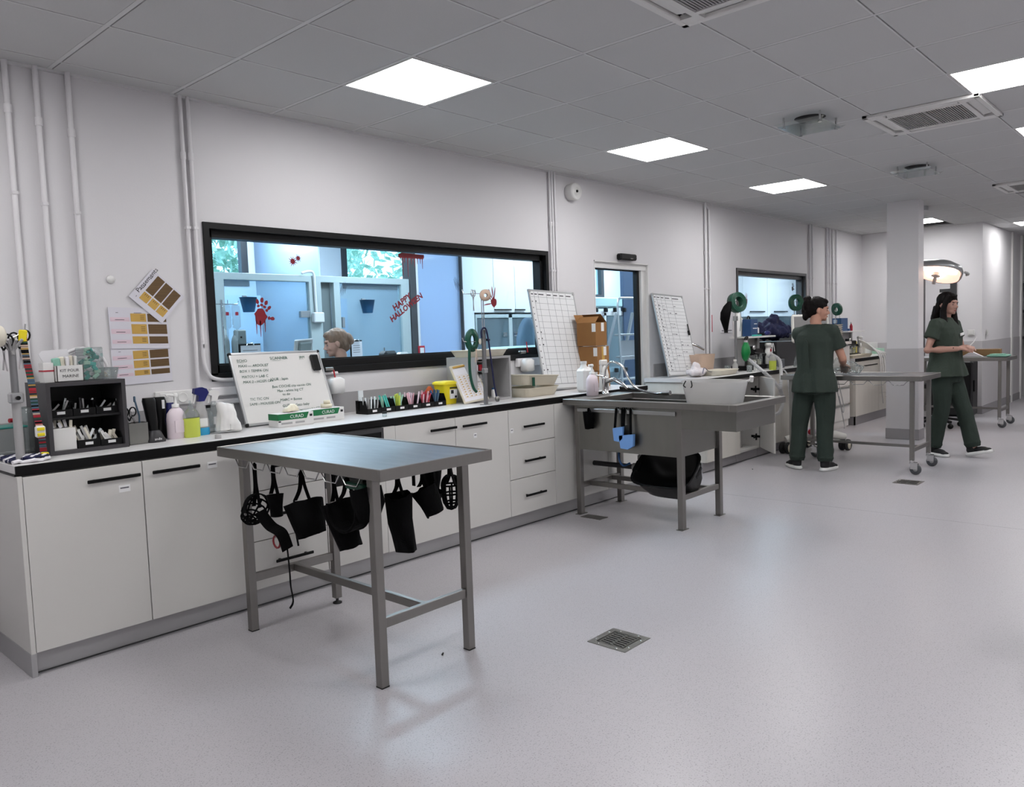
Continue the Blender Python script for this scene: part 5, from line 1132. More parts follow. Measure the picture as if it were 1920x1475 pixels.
for k in range(3):
    obin(xs[k]+.002, xs[k+1]-.002, OY0+.05, OY1-.03, 1.0685, .065, 'small black bin on the upper level of the organiser, %s of three' % NB[k], None, k)
    sticks(5, xs[k]+.012, xs[k+1]-.012, OY0+.08, OY0+.13, 1.082, ['grey_plastic', 'clear_body', 'plastic_dark'], 'wrapped instrument in the upper %s bin of the organiser' % NB[k], 'wrapped_tool', 'wrapped tool', 'wrapped tools, upper %s bin' % NB[k], (.045, .07), .004, .9)
obin(xs[1]+.002, xs[2]-.002, OY0+.02, OY1-.03, ZT+th, .075, 'black bin of wrapped needles on the organiser floor, middle', None, 3); obin(xs[2]+.002, xs[3]-.002, OY0+.02, OY1-.03, ZT+th, .06, 'black bin of small packets on the organiser floor, right', None, 4)
sticks(13, xs[1]+.01, xs[2]-.01, OY0+.035, OY0+.10, ZT+th+.02, ['white_plastic', 'cream', 'clear_body', 'grey_plastic'], 'white wrapped syringe in the lower middle bin of the organiser', 'syringe_packet', 'syringe', 'syringe packets in the lower middle bin', (.06, .09), .0055, .7)
sticks(8, xs[2]+.01, xs[3]-.01, OY0+.035, OY0+.08, ZT+th+.02, ['white_plastic', 'cream'], 'short white packet in the lower right bin of the organiser', 'needle_packet', 'needle packet', 'needle packets in the lower right bin', (.035, .055), .007, .8)
t = thing('carton', 'white open carton inside the organiser, lower left', 'box', (xs[0]+.05, OY0+.07, ZT+th)); mb = MB(); mb.box(xs[0]+.002, xs[1]-.004, OY0+.02, OY0+.12, ZT+th+.0005, ZT+th+.10, .001); mb.build('box', 'white_gloss', t)
sticks(6, xs[0]+.01, xs[1]-.01, OY0+.04, OY0+.09, ZT+th+.101, ['paper', 'cream'], 'pale swab sticking out of the white carton in the organiser', 'swab', 'swab', 'swabs in the white carton', (.025, .04), .006, .3)
# on top of the organiser
t = thing('kit_box', 'open white carton reading KIT POUR MARINE on top of the organiser', 'box', (1.27, -.33, OZ)); kx0, kx1, ky = 1.232, 1.345, -.385; mb = MB(); w_ = .003
mb.box(kx0, kx1, ky, ky+w_, OZ, OZ+.075); mb.box(kx0, kx0+w_, ky, -.25, OZ, OZ+.075); mb.box(kx1-w_, kx1, ky, -.25, OZ, OZ+.075); mb.box(kx0, kx1, -.253, -.25, OZ, OZ+.075); mb.box(kx0, kx1, ky, -.25, OZ, OZ+.004); mb.build('box', 'white_gloss', t)
mb = MB(); mb.prism([(kx0-.005, OZ+.075), (kx1+.002, OZ+.075), (kx1-.02, OZ+.15), (kx0-.015, OZ+.145), (kx0-.03, OZ+.13)], 'y', -.253, -.250); mb.build('lid', 'paper', t)
text('lettering', [('KIT POUR', .012, .046, .0185), ('MARINE', .022, .02, .0195)], 'print_black', t, (kx0, ky-.0005, OZ), (1, 0, 0), (0, 0, 1))
for k, (x, m_, h_, w_) in enumerate(((1.25, 'mint_cloth', .045, .03), (1.275, 'cream', .05, .022), (1.295, 'paper', .05, .014), (1.312, 'cream', .055, .014), (1.328, 'white_plastic', .052, .01))): mb = MB(); mb.cbox((x, -.33+.01*(k % 2), OZ+.05+h_/2), w_, .03, h_+.03, .004, ry=.1*(k-2)*.5); tag(mb.build('packet', m_), 'wrapped packet standing in the open white kit carton', 'packet', 'packets in the kit carton')
mb = MB(); mb.box(1.185, 1.228, -.36, -.30, OZ, OZ+.09, .001); t = mb.build('small_box', 'white_gloss'); tag(t, 'small white box with a red stripe left of the kit carton', 'box'); mb = MB(); mb.box(1.184, 1.229, -.361, -.30, OZ+.05, OZ+.057); mb.build('stripe', 'print_red', t)
t = thing('clear_tub', 'tall clear tub full of teal wrapped capsules on the organiser', 'tub', (1.405, -.30, OZ)); mb = MB(); mb.box(1.352, 1.445, -.36, -.27, OZ+.001, OZ+.155, .004); mb.build('body', 'clear_plastic', t)
rnd = random.Random(8)
for k in range(26):
    mb = MB(); x, y, z = rnd.uniform(1.368, 1.43), rnd.choice((-.345, -.32, -.295)), OZ+.014+.0052*k; mb.cbox((x, y, z), .03, .012, .018, .003, ry=rnd.uniform(-1, 1)); mb.cbox((x+.006, y-.003, z), .008, .008, .012, .002, ry=rnd.uniform(-1, 1)) if False else None
    tag(mb.build('capsule', ['teal', 'pale_green', 'teal_dark', 'paper'][k % 4]), 'teal or white wrapped capsule in the tall clear tub', 'capsule', 'capsules in the clear tub')
t = thing('clear_bowl', 'low clear container of beige discs at the right end of the organiser top', 'container', (1.465, -.27, OZ)); mb = MB(); mb.loft([(1.47, -.29, OZ+.001, .045, .05), (1.47, -.29, OZ+.055, .055, .06), (1.47, -.29, OZ+.053, .052, .057), (1.47, -.29, OZ+.006, .042, .047)], 20, 5, smooth=True); mb.build('body', 'clear_plastic', t)
for k in range(14): mb = MB(); a = rnd.uniform(0, 6.28); r_ = rnd.uniform(0, .03); mb.lathe([(.011, 0), (.011, .005)], (1.47+r_*math.cos(a), -.29+r_*math.sin(a), OZ+.009+.0021*k), 10); tag(mb.build('beige_disc', ['cream', 'beige', 'paper'][k % 3]), 'small beige disc in the low clear container', 'disc', 'discs in the low container')
t = thing('coiled_hose', 'coiled white hose hanging on the wall behind the organiser', 'hose', (1.47, -.05, 1.25)); mb = MB()
for k, r_ in enumerate((.075, .09, .105, .12)): mb.tube(arc((1.45, -.03-.012*k, 1.26), r_, -.4, math.pi+.2, 20), .0075, 8)
mb.build('coil', 'pipe_white', t)
# steel tool holder, tools
hx0, hx1, hy0, hy1 = 1.535, 1.63, -.365, -.29
t = thing('tool_holder', 'brushed steel square pot with scissors and forceps beside the organiser', 'pot', (1.58, -.33, ZT)); mb = MB(); w_ = .002; mb.box(hx0, hx1, hy0, hy0+w_, ZT, ZT+.105); mb.box(hx0, hx1, hy1-w_, hy1, ZT, ZT+.105); mb.box(hx0, hx0+w_, hy0, hy1, ZT, ZT+.105); mb.box(hx1-w_, hx1, hy0, hy1, ZT, ZT+.105); mb.box(hx0, hx1, hy0, hy1, ZT, ZT+.002); mb.build('pot', 'steel', t)
scissors((1.556, -.33, 1.015), 'black handled scissors standing in the steel pot', .9, side=(1, .2, 0)); 
for x, m_, l_, lab in ((1.60, 'chair_blue', .12, 'blue handled toothbrush-like brush in the steel pot'), (1.575, 'chrome', .05, 'steel forceps in the steel pot')): mb = MB(); mb.tube([(x, -.325, ZT+.01), (x+.006, -.325, ZT+.1+l_*.3), (x-.012, -.325, ZT+.1+l_)], .0045, 8); mb.cbox((x-.013, -.328, ZT+.1+l_), .009, .012, .03, .003); tag(mb.build('dental_brush' if m_ != 'chrome' else 'forceps', m_), lab, 'tool')
# clippers
t = thing('clipper_stand', 'black hair clipper standing in its charging base', 'clipper', (1.668, -.34, ZT)); x, y = 1.668, -.335; mb = MB(); mb.loft([(x, y, ZT, .048, .05), (x, y, ZT+.01, .048, .05), (x, y, ZT+.05, .03, .034), (x, y, ZT+.058, .022, .026)], 20, 3); mb.build('base', 'plastic_dark', t)
mb = MB(); mb.loft([(x-.002, y, ZT+.05, .02, .02), (x-.006, y, ZT+.10, .024, .022), (x-.012, y, ZT+.16, .027, .024), (x-.016, y, ZT+.205, .031, .024), (x-.017, y, ZT+.222, .028, .018)], 18, 2.8); mb.build('body', 'plastic_black', t); mb = MB(); mb.strap(arc((x, y-.036, ZT+.046), .018, math.pi+.5, 2*math.pi-.5, 6), .003, .002, (0, 1, 0)); mb.build('indicator', 'green_bright', t)
text('lettering', [('andis', -.02, .012, .018)], 'label_white', t, (x, y-.0505, ZT), (1, 0, 0), (0, 0, 1))
t = thing('hair_clipper', 'second black clipper with a white label behind the charging base', 'clipper', (1.75, -.20, ZT)); x, y = 1.762, -.22; mb = MB(); mb.loft([(x-.01, y, ZT, .035, .03), (x-.01, y, ZT+.03, .03, .028), (x-.006, y, ZT+.09, .018, .02), (x-.004, y, ZT+.14, .026, .022), (x-.008, y, ZT+.19, .032, .024), (x-.012, y, ZT+.215, .03, .02)], 18, 2.8); mb.build('body', 'plastic_black', t); mb = MB(); mb.box(x-.006, x+.008, y-.0255, y-.022, ZT+.155, ZT+.20, .001); mb.build('label', 'label_white', t)
mb = MB(); mb.tube(bez([(x-.05, y-.0, ZT+.02), (x-.045, y+.01, ZT+.12), (x-.06, y+.01, ZT+.19), (x-.03, y, ZT+.215)], 5), .004, 6); mb.build('cord', 'plastic_black', t)
t = thing('wall_socket', 'double white wall socket above the grey band behind the soap bottles', 'socket', (1.98, -.01, 1.09)); mb = MB(); mb.box(1.82, 2.03, -.02, 0, 1.05, 1.13, .004); mb.build('plate', 'white_gloss', t); mb = MB(); mb.lathe([(.028, .0), (.028, .006), (.024, .004), (.0, .004)], (1.97, -.0195, 1.09), 16, axis=(0, -1, 0)); mb.build('outlet', 'white_plastic', t); mb = MB(); mb.box(1.845, 1.885, -.026, -.018, 1.06, 1.12, .003); mb.build('rocker', 'white_plastic', t)
t = thing('gel_bottle', 'dark blue bottle squeezed between the clipper and the pump soap', 'bottle', (1.80, -.2, ZT)); mb = MB(); mb.lathe([(.033, 0), (.033, .15), (.025, .18)], (1.815, -.19, ZT), 16); mb.build('body', 'blue_dark', t); mb = MB(); mb.lathe([(.022, .18), (.022, .21)], (1.815, -.19, ZT), 14); mb.build('cap', 'white_plastic', t)
pump_bottle(1.80, -.30, ZT, .235, .05, 'large pale pink pump soap bottle on the left counter', lab='soap_pink')
t = thing('dosing_bottle', 'squat bottle of yellow green liquid with clear neck', 'bottle', (1.868, -.335, ZT)); x, y = 1.865, -.33; mb = MB(); mb.lathe([(.04, 0), (.043, .006), (.043, .10)], (x, y, ZT), 20, 1, .75); mb.build('liquid', 'liquid_yellow', t); mb = MB(); mb.lathe([(.0435, .1), (.0435, .115), (.03, .14), (.014, .15), (.014, .165)], (x, y, ZT), 20, 1, .75); mb.build('shoulder', 'clear_plastic', t); mb = MB(); mb.tube([(x, y, ZT+.16), (x-.002, y, ZT+.19)], .006, 8); mb.build('neck', 'clear_plastic', t)
def trigger(x, y, z, h, r, label, headm, bodym, liq=None, lv=.2, s=1., rz=0):
    t = thing('spray_bottle', label, 'bottle', (x, y, z)); b = h*.66
    if liq: mb = MB(); mb.lathe([(r*.95, 0), (r, .006), (r*1.0, b*lv)], (x, y, z), 20, 1, .7); mb.build('liquid', liq, t)
    mb = MB(); mb.lathe([(r, b*lv if liq else 0), (r*.98, b*.4), (r*.75, b*.7), (r*.42, b*.95), (r*.3, b)], (x, y, z), 20, 1, .7); mb.build('body', bodym, t)
    mb = MB(); k = s; mb.prism([(x-.035*k, z+b+.045*k), (x-.03*k, z+b+.07*k), (x+.01, z+b+.075*k), (x+.035*k, z+b+.065*k), (x+.045*k, z+b+.045*k), (x+.03*k, z+b+.02), (x+.018, z+b), (x-.014, z+b), (x-.012, z+b+.03)], 'y', y-.014, y+.014); mb.build('spray_head', headm, t)
    mb = MB(); mb.tube([(x-.02, y, z+b+.04*k), (x-.03*k, y, z+b+.01), (x-.036*k, y, z+b-.01)], .005, 8); mb.build('trigger', 'white_plastic', t)
    mb = MB(); mb.box(x-r*.5, x+r*.5, y-r*.72, y-r*.6, z+b*.25, z+b*.5); mb.build('label', 'label_white', t); return t
trigger(1.94, -.285, ZT, .27, .042, 'tall clear spray bottle with dark blue trigger head and blue liquid', 'blue_dark', 'cloudy_plastic', 'liquid_blue', .22)
trigger(2.055, -.20, ZT, .255, .036, 'clear spray bottle with white trigger behind the crumpled bag', 'white_plastic', 'clear_plastic', None, .2, .8)
mb = MB(); mb.lathe([(.026, 0), (.026, .09), (.012, .12)], (2.015, -.22, ZT), 14); mb.lathe([(.012, .12), (.012, .14)], (2.015, -.22, ZT), 12); t = mb.build('small_bottle', 'clear_plastic'); tag(t, 'small clear bottle with dark cap between the two spray bottles', 'bottle'); mb = MB(); mb.lathe([(.013, .135), (.013, .15)], (2.015, -.22, ZT), 12); mb.build('cap', 'plastic_black', t)
# crumpled white bag
mb = MB(); x, y = 2.065, -.33; mb.loft([(x, y, ZT+.001, .062, .035), (x, y, ZT+.04, .06, .035), (x-.005, y, ZT+.07, .052, .03), (x, y+.005, ZT+.11, .048, .022), (x, y+.01, ZT+.14, .05, .014), (x, y+.01, ZT+.15, .046, .01)], 28, 4)
t = organic(mb, 'crumpled_bag', 'white_gloss', None, .005, 0, .016, 15.); tag(t, 'white crumpled packet standing left of the whiteboard', 'bag'); t.location.z = ZT+.003
mb = MB(); mb.lathe([(.016, 0), (.016, .018), (.014, .021)], (1.905, -.53, ZT), 16); tag(mb.build('bottle_cap', 'grey_plastic'), 'small grey cap lying alone near the counter edge, left of the steel table', 'cap')
t = thing('specimen_pot', 'small clear pot with black lid on the counter before the row of black bins', 'pot', (3.0, -.49, ZT)); mb = MB(); mb.lathe([(.014, 0), (.014, .02)], (3.0, -.49, ZT), 14); mb.build('pot', 'clear_plastic', t); mb = MB(); mb.lathe([(.016, .02), (.016, .028)], (3.0, -.49, ZT), 14); mb.build('lid', 'plastic_black', t)
mb = MB(); mb.cbox((2.36, -.37, ZT+.004), .012, .01, .008, .002); tag(mb.build('rubber_stopper', 'plastic_black'), 'tiny black stopper on the counter at the whiteboard corner', 'stopper')

# =================================================================== boards leaning on the wall
def board(bl, tl, width, label, frame, face, corner, corner_r=.0, gridf=None, xdir=(1, 0, 0), name='whiteboard'):
    bl, tl = Vector(bl), Vector(tl); yd = (tl-bl); H_ = yd.length; yd.normalize(); xd = Vector(xdir); xd = (xd-yd*xd.dot(yd)).normalized(); nn = xd.cross(yd).normalized()
    M = Matrix(((xd.x, yd.x, nn.x, bl.x), (xd.y, yd.y, nn.y, bl.y), (xd.z, yd.z, nn.z, bl.z), (0, 0, 0, 1)))
    t = thing(name, label, 'whiteboard', bl+xd*width/2); e = .014
    mb = MB(); mb.T = M; mb.box(e, width-e, e, H_-e, -.012, -.002); mb.build('panel', face, t)
    mb = MB(); mb.T = M
    for a in ((0, width, 0, e), (0, width, H_-e, H_), (0, e, e, H_-e), (width-e, width, e, H_-e)): mb.box(*a, -.016, .001, .002)
    mb.build('frame', frame, t)
    for cx in (0, width):
        for cy in (0, H_): mb = MB(); mb.T = M; s = .018+corner_r; mb.box(cx-(s if cx else .002), cx+(.002 if cx else s), cy-(s if cy else .002), cy+(.002 if cy else s), -.018, .003, .004); mb.build('corner', corner, t)
    return t, M, width, H_, (bl, xd, yd, nn)
t, M, W_, H_, (o, xd, yd, nn) = board((2.236, -.215, ZT+.008), (2.240, -.045, 1.325), .61, 'white dry wipe board with green handwriting leaning below the large window', 'alu', 'board_white', 'plastic_black')
w1 = t
def wtext(items): return text('handwriting', items, 'ink_green', t, o, xd, yd, .0)
K = .024
wtext([('ECHO', .04, H_-.06, K), ('____', .038, H_-.062, K*.9), ('MAXI --- ARDOUST', .04, H_-.092, K*.95, .2), ('BOX 1 TEMPA ON', .04, H_-.125, K*.95, .2), ('MATOU = LAB C', .045, H_-.16, K*.95, .2), ('MAX 2 - HOSPI ON', .045, H_-.192, K*.95, .2),])
wtext([('TIC TIC ON', .06, H_-.30, K*.95, .2), ('SAMI - MOUSSE ON', .05, H_-.33, K*.95, .2), ])
wtext([('SCANNER', .255, H_-.052, K*1.1), ('_____', .265, H_-.056, K), ])
wtext([('IRM', .455, H_-.052, K), ('___', .452, H_-.055, K*.9)])
wtext([
       ('JOUR : lapin', .22, H_-.185, K, .2), ('Box COCHE city vaccin ON', .22, H_-.232, K*.95, .2), ('Max - white big CT', .245, H_-.26, K*.95, .2), ('to do', .275, H_-.283, K*.95, .2), ('MARC = Bonne', .25, H_-.318, K*.95, .2), ('GUZY = Gato baby', .255, H_-.355, K*.95, .2), ('MONT = Compagne big CT', .255, H_-.388, K*.9, .2), ('to do on Room', .28, H_-.412, K*.9, .2)])
mb = MB(); mb.T = M; mb.box(W_-.085, W_-.03, H_-.14, H_-.035, .001, .022, .006); er = mb.build('board_eraser', 'plastic_black'); tag(er, 'black magnetic eraser at the top right of the handwritten whiteboard', 'eraser')
def planner(bl, tl, width, label, cols, rows, seed, face='board_grid', x0=.1, head=.045, dens=.5):
    t, M, W_, H_, (o, xd, yd, nn) = board(bl, tl, width, label, 'alu', face, 'grey_plastic', .008, name='planning_board'); rr = random.Random(seed)
    mb = MB(); mb.T = M; a, b = .018, W_-.018; top = H_-.018; g = .0016
    mb.box(a, b, top-head, top-head+g, -.002, -.0012); ys = []
    for k in range(rows+1): y = .05+(top-head-.05)*k/rows; ys.append(y); mb.box(a+.04, b, y, y+g, -.002, -.0012)
    for x in cols: mb.box(a+(b-a)*x, a+(b-a)*x+g, .05, top, -.002, -.0012)
    mb.box(a, b, .048, .050, -.002, -.0012); mb.build('grid_lines', 'grid_line', t)
    mb = MB(); mb.T = M; C_ = [0]+list(cols)+[1]
    for i in range(len(C_)-1): x = a+(b-a)*(C_[i]+.01); w_ = (b-a)*(C_[i+1]-C_[i])*.6; mb.box(x, x+w_, top-head*.55, top-head*.55+.008, -.002, -.0011)
    for k in range(rows): mb.box(a+.006, a+.014, ys[k]+.008, ys[k]+.018, -.002, -.0011); 
    for k in range(rows):
        if rr.random() < .75: mb.box(a+(b-a)*cols[0]+.005, a+(b-a)*cols[0]+.012+rr.uniform(0, .01), ys[k]+.01, ys[k]+.022, -.002, -.0011)
    mb.build('printed_text', 'print_black', t)
    mb = MB(); mb.T = M
    for k in range(rows):
        for i in range(1, len(C_)-1):
            if rr.random() < dens:
                x = a+(b-a)*(C_[i]+.015); w_ = (b-a)*(C_[i+1]-C_[i]); n = rr.randint(1, 3)
                for q in range(n): xx = x+w_*.25*q; mb.box(xx, xx+w_*.17, ys[k]+.008+rr.uniform(0, .006), ys[k]+.013+rr.uniform(0, .006), -.002, -.0011)
    if dens: mb.build('handwriting', 'print_grey', t)
    return t, M, W_, H_
planner((4.872, -.21, ZT+.014), (4.902, -.032, 1.745), .60, 'tall white grid planning board leaning on the wall left of the cartons', (.08, .17, .36, .51, .66, .81), 14, 4, dens=0)
t, M, W_, H_ = planner((6.735, -.235, ZT+.014), (6.772, -.032, 1.742), .58, 'second tall planning board with dense handwriting, right of the glazed door', (.1, .24, .38, .62), 20, 9, dens=.45)
mb = MB(); mb.T = M; mb.box(W_-.05, W_-.03, H_*.5, H_*.56, .0, .02, .004); mb.cbox((W_-.04, H_*.6, .012), .012, .07, .012, .004); tag(mb.build('board_marker', 'plastic_black'), 'black marker clipped to the right edge of the second planning board', 'marker')
# glove boxes
def glovebox(x0, x1, y0, y1, label, seed):
    t = thing('glove_box', label, 'box', ((x0+x1)/2, (y0+y1)/2, ZT), group='green and white glove boxes'); h = .075; mb = MB(); mb.box(x0, x1, y0, y1, ZT+.0005, ZT+h, .001); mb.build('carton', 'white_gloss', t)
    mb = MB(); mb.box(x0-.0008, x1-.045, y0-.0008, y0, ZT+h*.52, ZT+h-.001); mb.prism([(x1-.045, ZT+h*.52), (x1-.03, ZT+h-.001), (x1-.045, ZT+h-.001)], 'y', y0-.0008, y0); mb.box(x0-.0008, x0, y0, y1, ZT+h*.52, ZT+h-.001); mb.build('green_band', 'brand_green', t)
    text('lettering', [('CURAD', (x1-x0)*.33, h*.62, .026), ('CURAD', .0, -9, .02)][:1], 'label_white', t, (x0, y0-.001, ZT), (1, 0, 0), (0, 0, 1))
    mb = MB(); mb.box(x0+.02, x0+.09, y0-.001, y0, ZT+h*.2, ZT+h*.34); mb.box(x0+.11, x0+.17, y0-.001, y0, ZT+h*.2, ZT+h*.34); mb.build('small_print', 'grey_plastic', t); mb = MB(); mb.box(x0+.003, x0+.018, y0-.001, y0, ZT+h*.38, ZT+h*.47); mb.box(x1-.025, x1-.008, y0-.001, y0, ZT+h*.62, ZT+h*.8); mb.build('black_print', 'print_black', t)
    mb = MB(); mb.lathe([(.05, 0), (.05, .0008)], ((x0+x1)/2, (y0+y1)/2, ZT+h), 16, 1, .5); mb.build('opening', 'paper', t)
glovebox(2.325, 2.555, -.40, -.30, 'white and green glove box, left one of two before the whiteboard', 1); glovebox(2.565, 2.80, -.355, -.255, 'white and green glove box, right one of two before the whiteboard', 2)
mb = MB(); mb.loft([(2.44, -.345, ZT+.075, .05, .03), (2.45, -.345, ZT+.1, .035, .022), (2.46, -.345, ZT+.115, .012, .01)], 16, 2.2); o_ = organic(mb, 'glove', 'glove', None, .005, 2, .006, 40.); tag(o_, 'pale glove pulled half out of the left glove box', 'glove'); o_.location.z = ZT+.077
mb = MB(); mb.lathe([(.016, 0), (.034, 0), (.034, .022), (.016, .022), (.016, 0)], (2.71, -.305, ZT+.0765), 20); tag(mb.build('tape_roll', 'glove'), 'wide cream tape roll on the right glove box', 'tape roll'); mb = MB(); mb.lathe([(.008, 0), (.02, 0), (.02, .02), (.008, .02), (.008, 0)], (2.715, -.305, ZT+.0995), 18); tag(mb.build('tape_roll', 'glove'), 'small cream tape roll stacked on the wide one', 'tape roll')
# valves with paper roll holders
def valve(x, z, label, up=False):
    t = thing('water_valve', label, 'valve', (x, 0, z)); mb = MB(); mb.tube([(x-.03, -.04, z+.16), (x+.025, -.045, z+.16)], .012, 10); mb.tube([(x, -.04, z+.16), (x, 0, z+.16)], .012, 10); mb.build('body', 'steel', t)
    mb = MB(); mb.cbox((x+.02, -.07, z+.11 if not up else z+.2), .012, .006, .09, .003, ry=-.15); mb.build('lever', 'red', t)
    mb = MB(); mb.loft([(x+.03, -.06, z, .04, .03), (x+.03, -.06, z+.01, .055, .045), (x+.03, -.06, z+.09, .055, .045), (x+.03, -.06, z+.105, .03, .025)], 18, 3.5); mb.build('filter_cup', 'white_plastic', t)
valve(2.925, 1.035, 'red levered water valve with white cup right of the handwritten board'); valve(4.80, 1.07, 'red levered water valve with white cup right of the grey box', True)
# row of black bins with coloured packets
bx = [3.03+.113*k for k in range(7)]; cols = [('grey_plastic', 'clear_body'), ('pale_green', 'teal'), ('pale_green', 'liquid_yellow'), ('pale_pink', 'pink_pale'), ('pale_pink', 'print_red'), ('blue_mid', 'chair_blue')]
cn = ('grey wrapped needles', 'pale green needle packets', 'yellow and green packets', 'pale pink needle packets', 'deeper pink packets', 'blue tipped packets')
for k in range(6):
    obin(bx[k], bx[k+1]-.003, -.285, -.16, ZT, .085, 'black open bin of %s in the row under the window' % cn[k], None, k, 'row of black bins under the window', .42); rnd = random.Random(40+k)
    sticks(9, bx[k]+.01, bx[k+1]-.013, -.27, -.19, ZT+.012, cols[k], 'thin packet among the %s in the bin row' % cn[k], 'needle_packet', 'needle packet', 'packets: %s' % cn[k], (.085, .105), .005, .22)
mb = MB(); mb.box(3.03, 3.065, -.20, -.19, ZT+.02, ZT+.15, .001); tag(mb.build('clear_sleeve', 'clear_body'), 'pale upright sleeve at the left end of the bin row', 'sleeve')
mb = MB(); mb.loft([(3.70, -.12, ZT+.0, .03, .025), (3.70, -.12, ZT+.1, .032, .025), (3.70, -.12, ZT+.13, .01, .01)], 12); tag(mb.build('orange_pack', 'orange'), 'orange and clear pack just left of the yellow sharps bin', 'pack')
t = thing('sharps_bin', 'yellow sharps disposal bin at the right end of the bin row', 'bin', (3.78, -.2, ZT)); mb = MB(); mb.loft([(3.79, -.20, ZT+.001, .055, .05), (3.785, -.20, ZT+.14, .07, .065)], 4*6, 6, smooth=True); mb.build('body', 'yellow', t); mb = MB(); mb.loft([(3.785, -.20, ZT+.14, .078, .072), (3.785, -.20, ZT+.155, .078, .072), (3.785, -.20, ZT+.163, .06, .055)], 24, 6, smooth=True); mb.build('lid', 'yellow', t)
mb = MB(); mb.box(3.765, 3.83, -.268, -.258, ZT+.04, ZT+.105); mb.build('label', 'label_white', t); mb = MB(); mb.box(3.77, 3.795, -.2695, -.268, ZT+.075, ZT+.1); mb.build('pictogram', 'print_black', t); mb = MB(); mb.box(3.805, 3.825, -.2695, -.268, ZT+.045, ZT+.06); mb.build('barcode', 'print_black', t); mb = MB(); mb.box(3.765, 3.83, -.268, -.259, ZT+.112, ZT+.12); mb.build('heading', 'print_black', t)
# chart on a board leaning on the grey box
bl, tl = Vector((3.83, -.36, ZT+.003)), Vector((3.845, -.20, 1.165)); yd = (tl-bl); H_ = yd.length; yd.normalize(); xd = Vector((.93, -.36, 0)); xd = (xd-yd*xd.dot(yd)).normalized(); nn = xd.cross(yd); M = Matrix(((xd.x, yd.x, nn.x, bl.x), (xd.y, yd.y, nn.y, bl.y), (xd.z, yd.z, nn.z, bl.z), (0, 0, 0, 1)))
bl.x -= .02; M = Matrix(((xd.x, yd.x, nn.x, bl.x), (xd.y, yd.y, nn.y, bl.y), (xd.z, yd.z, nn.z, bl.z), (0, 0, 0, 1)))
t = thing('chart_board', 'yellowish clipboard with a table of figures leaning on the grey open box', 'clipboard', bl); mb = MB(); mb.T = M; mb.box(0, .20, 0, H_, -.012, 0, .003); mb.build('board', 'cream2', t); mb = MB(); mb.T = M; mb.box(.012, .188, .012, H_-.03, .0, .001); p_ = mb.build('sheet', 'paper', t); mb = MB(); mb.T = M
for k in range(10): mb.box(.02, .18, .04+.02*k, .0408+.02*k, .001, .0015)
for k in range(5): mb.box(.03+.035*k, .031+.035*k, .04, .22, .001, .0015)
for k in range(9):
    for i in range(4): mb.box(.037+.035*i, .05+.035*i, .045+.02*k, .052+.02*k, .001, .0015)
mb.build('figures', 'tan', p_); mb = MB(); mb.T = M; mb.box(.02, .18, H_-.025, H_-.012, .0, .008, .002); mb.build('clip', 'tan', t)
# grey open box with small stock
gx0, gx1, gy0, gy1, gz = 3.93, 4.30, -.36, -.06, 1.222
t = thing('open_box_cabinet', 'light grey open storage box standing below the window, tray on top', 'box', ((gx0+gx1)/2, -.2, ZT)); th = .016; mb = MB(); mb.box(gx0, gx1, gy0, gy1, ZT+.0005, ZT+th); mb.box(gx0, gx1, gy0, gy1, gz-th, gz); mb.box(gx0, gx0+th, gy0, gy1, ZT+th, gz-th); mb.box(gx1-th, gx1, gy0, gy1, ZT+th, gz-th); mb.box(gx0+th, gx1-th, gy1-.008, gy1, ZT+th, gz-th); mb.box(gx0+.11, gx0+.118, gy0+.01, gy1-.008, ZT+th, gz-th); mb.build('shell', 'grey_plastic', t)
for k in range(4): z_ = ZT+th+.07*k; mb = MB(); mb.box(gx0+th+.001, gx0+.109, gy0+.02, gy1-.01, z_+.062, z_+.065); mb.build('shelf', 'grey_plastic', t)
rnd = random.Random(12)
for k in range(4):
    for i in range(2): mb = MB(); z_ = ZT+th+.07*k+(0 if k == 0 else -.004); x = gx0+th+.012+.042*i; mb.box(x, x+.03, gy0+.03, gy0+.07, z_+.001, z_+.045, .002); o_ = mb.build('medicine_box', ['white_gloss', 'print_red', 'paper', 'plastic_dark', 'white_gloss', 'alu', 'paper', 'red'][k*2+i]); tag(o_, 'tiny medicine box on the narrow shelves of the grey open box', 'box', 'medicine boxes in the grey open box')
for x, h, l in ((4.09, .12, 'white tube standing inside the grey open box'), (4.19, .05, 'small white vial lying low inside the grey open box')): mb = MB(); mb.lathe([(.018, 0), (.018, h), (.012, h+.01)], (x, -.28, ZT+th), 14); o_ = mb.build('vial', 'white_plastic'); tag(o_, l, 'vial'); mb = MB(); mb.lathe([(.014, h+.01), (.014, h+.022)], (x, -.28, ZT+th), 12); mb.build('cap', 'blue_mid', o_)
def tray(x0, x1, y0, y1, z, h, name, label, m='cream', rx=0., ry=0., flare=.03, wave=0):
    cx, cy = (x0+x1)/2, (y0+y1)/2; a, b = (x1-x0)/2, (y1-y0)/2; mb = MB(); mb.T = Matrix.Translation((cx, cy, z)) @ Matrix.Rotation(rx, 4, 'X') @ Matrix.Rotation(ry, 4, 'Y')
    mb.loft([(0, 0, 0, a-flare, b-flare), (0, 0, h*.9, a-.006, b-.006), (0, 0, h*.92, a, b), (0, 0, h, a, b), (0, 0, h*.97, a-.01, b-.01), (0, 0, .006, a-flare-.004, b-flare-.004)], 32, 6, smooth=False); o = mb.build(name, m); return tag(o, label, 'tray')
tray(3.90, 4.31, -.36, -.1, gz+.001, .05, 'litter_tray', 'cream tray resting on top of the grey open box')
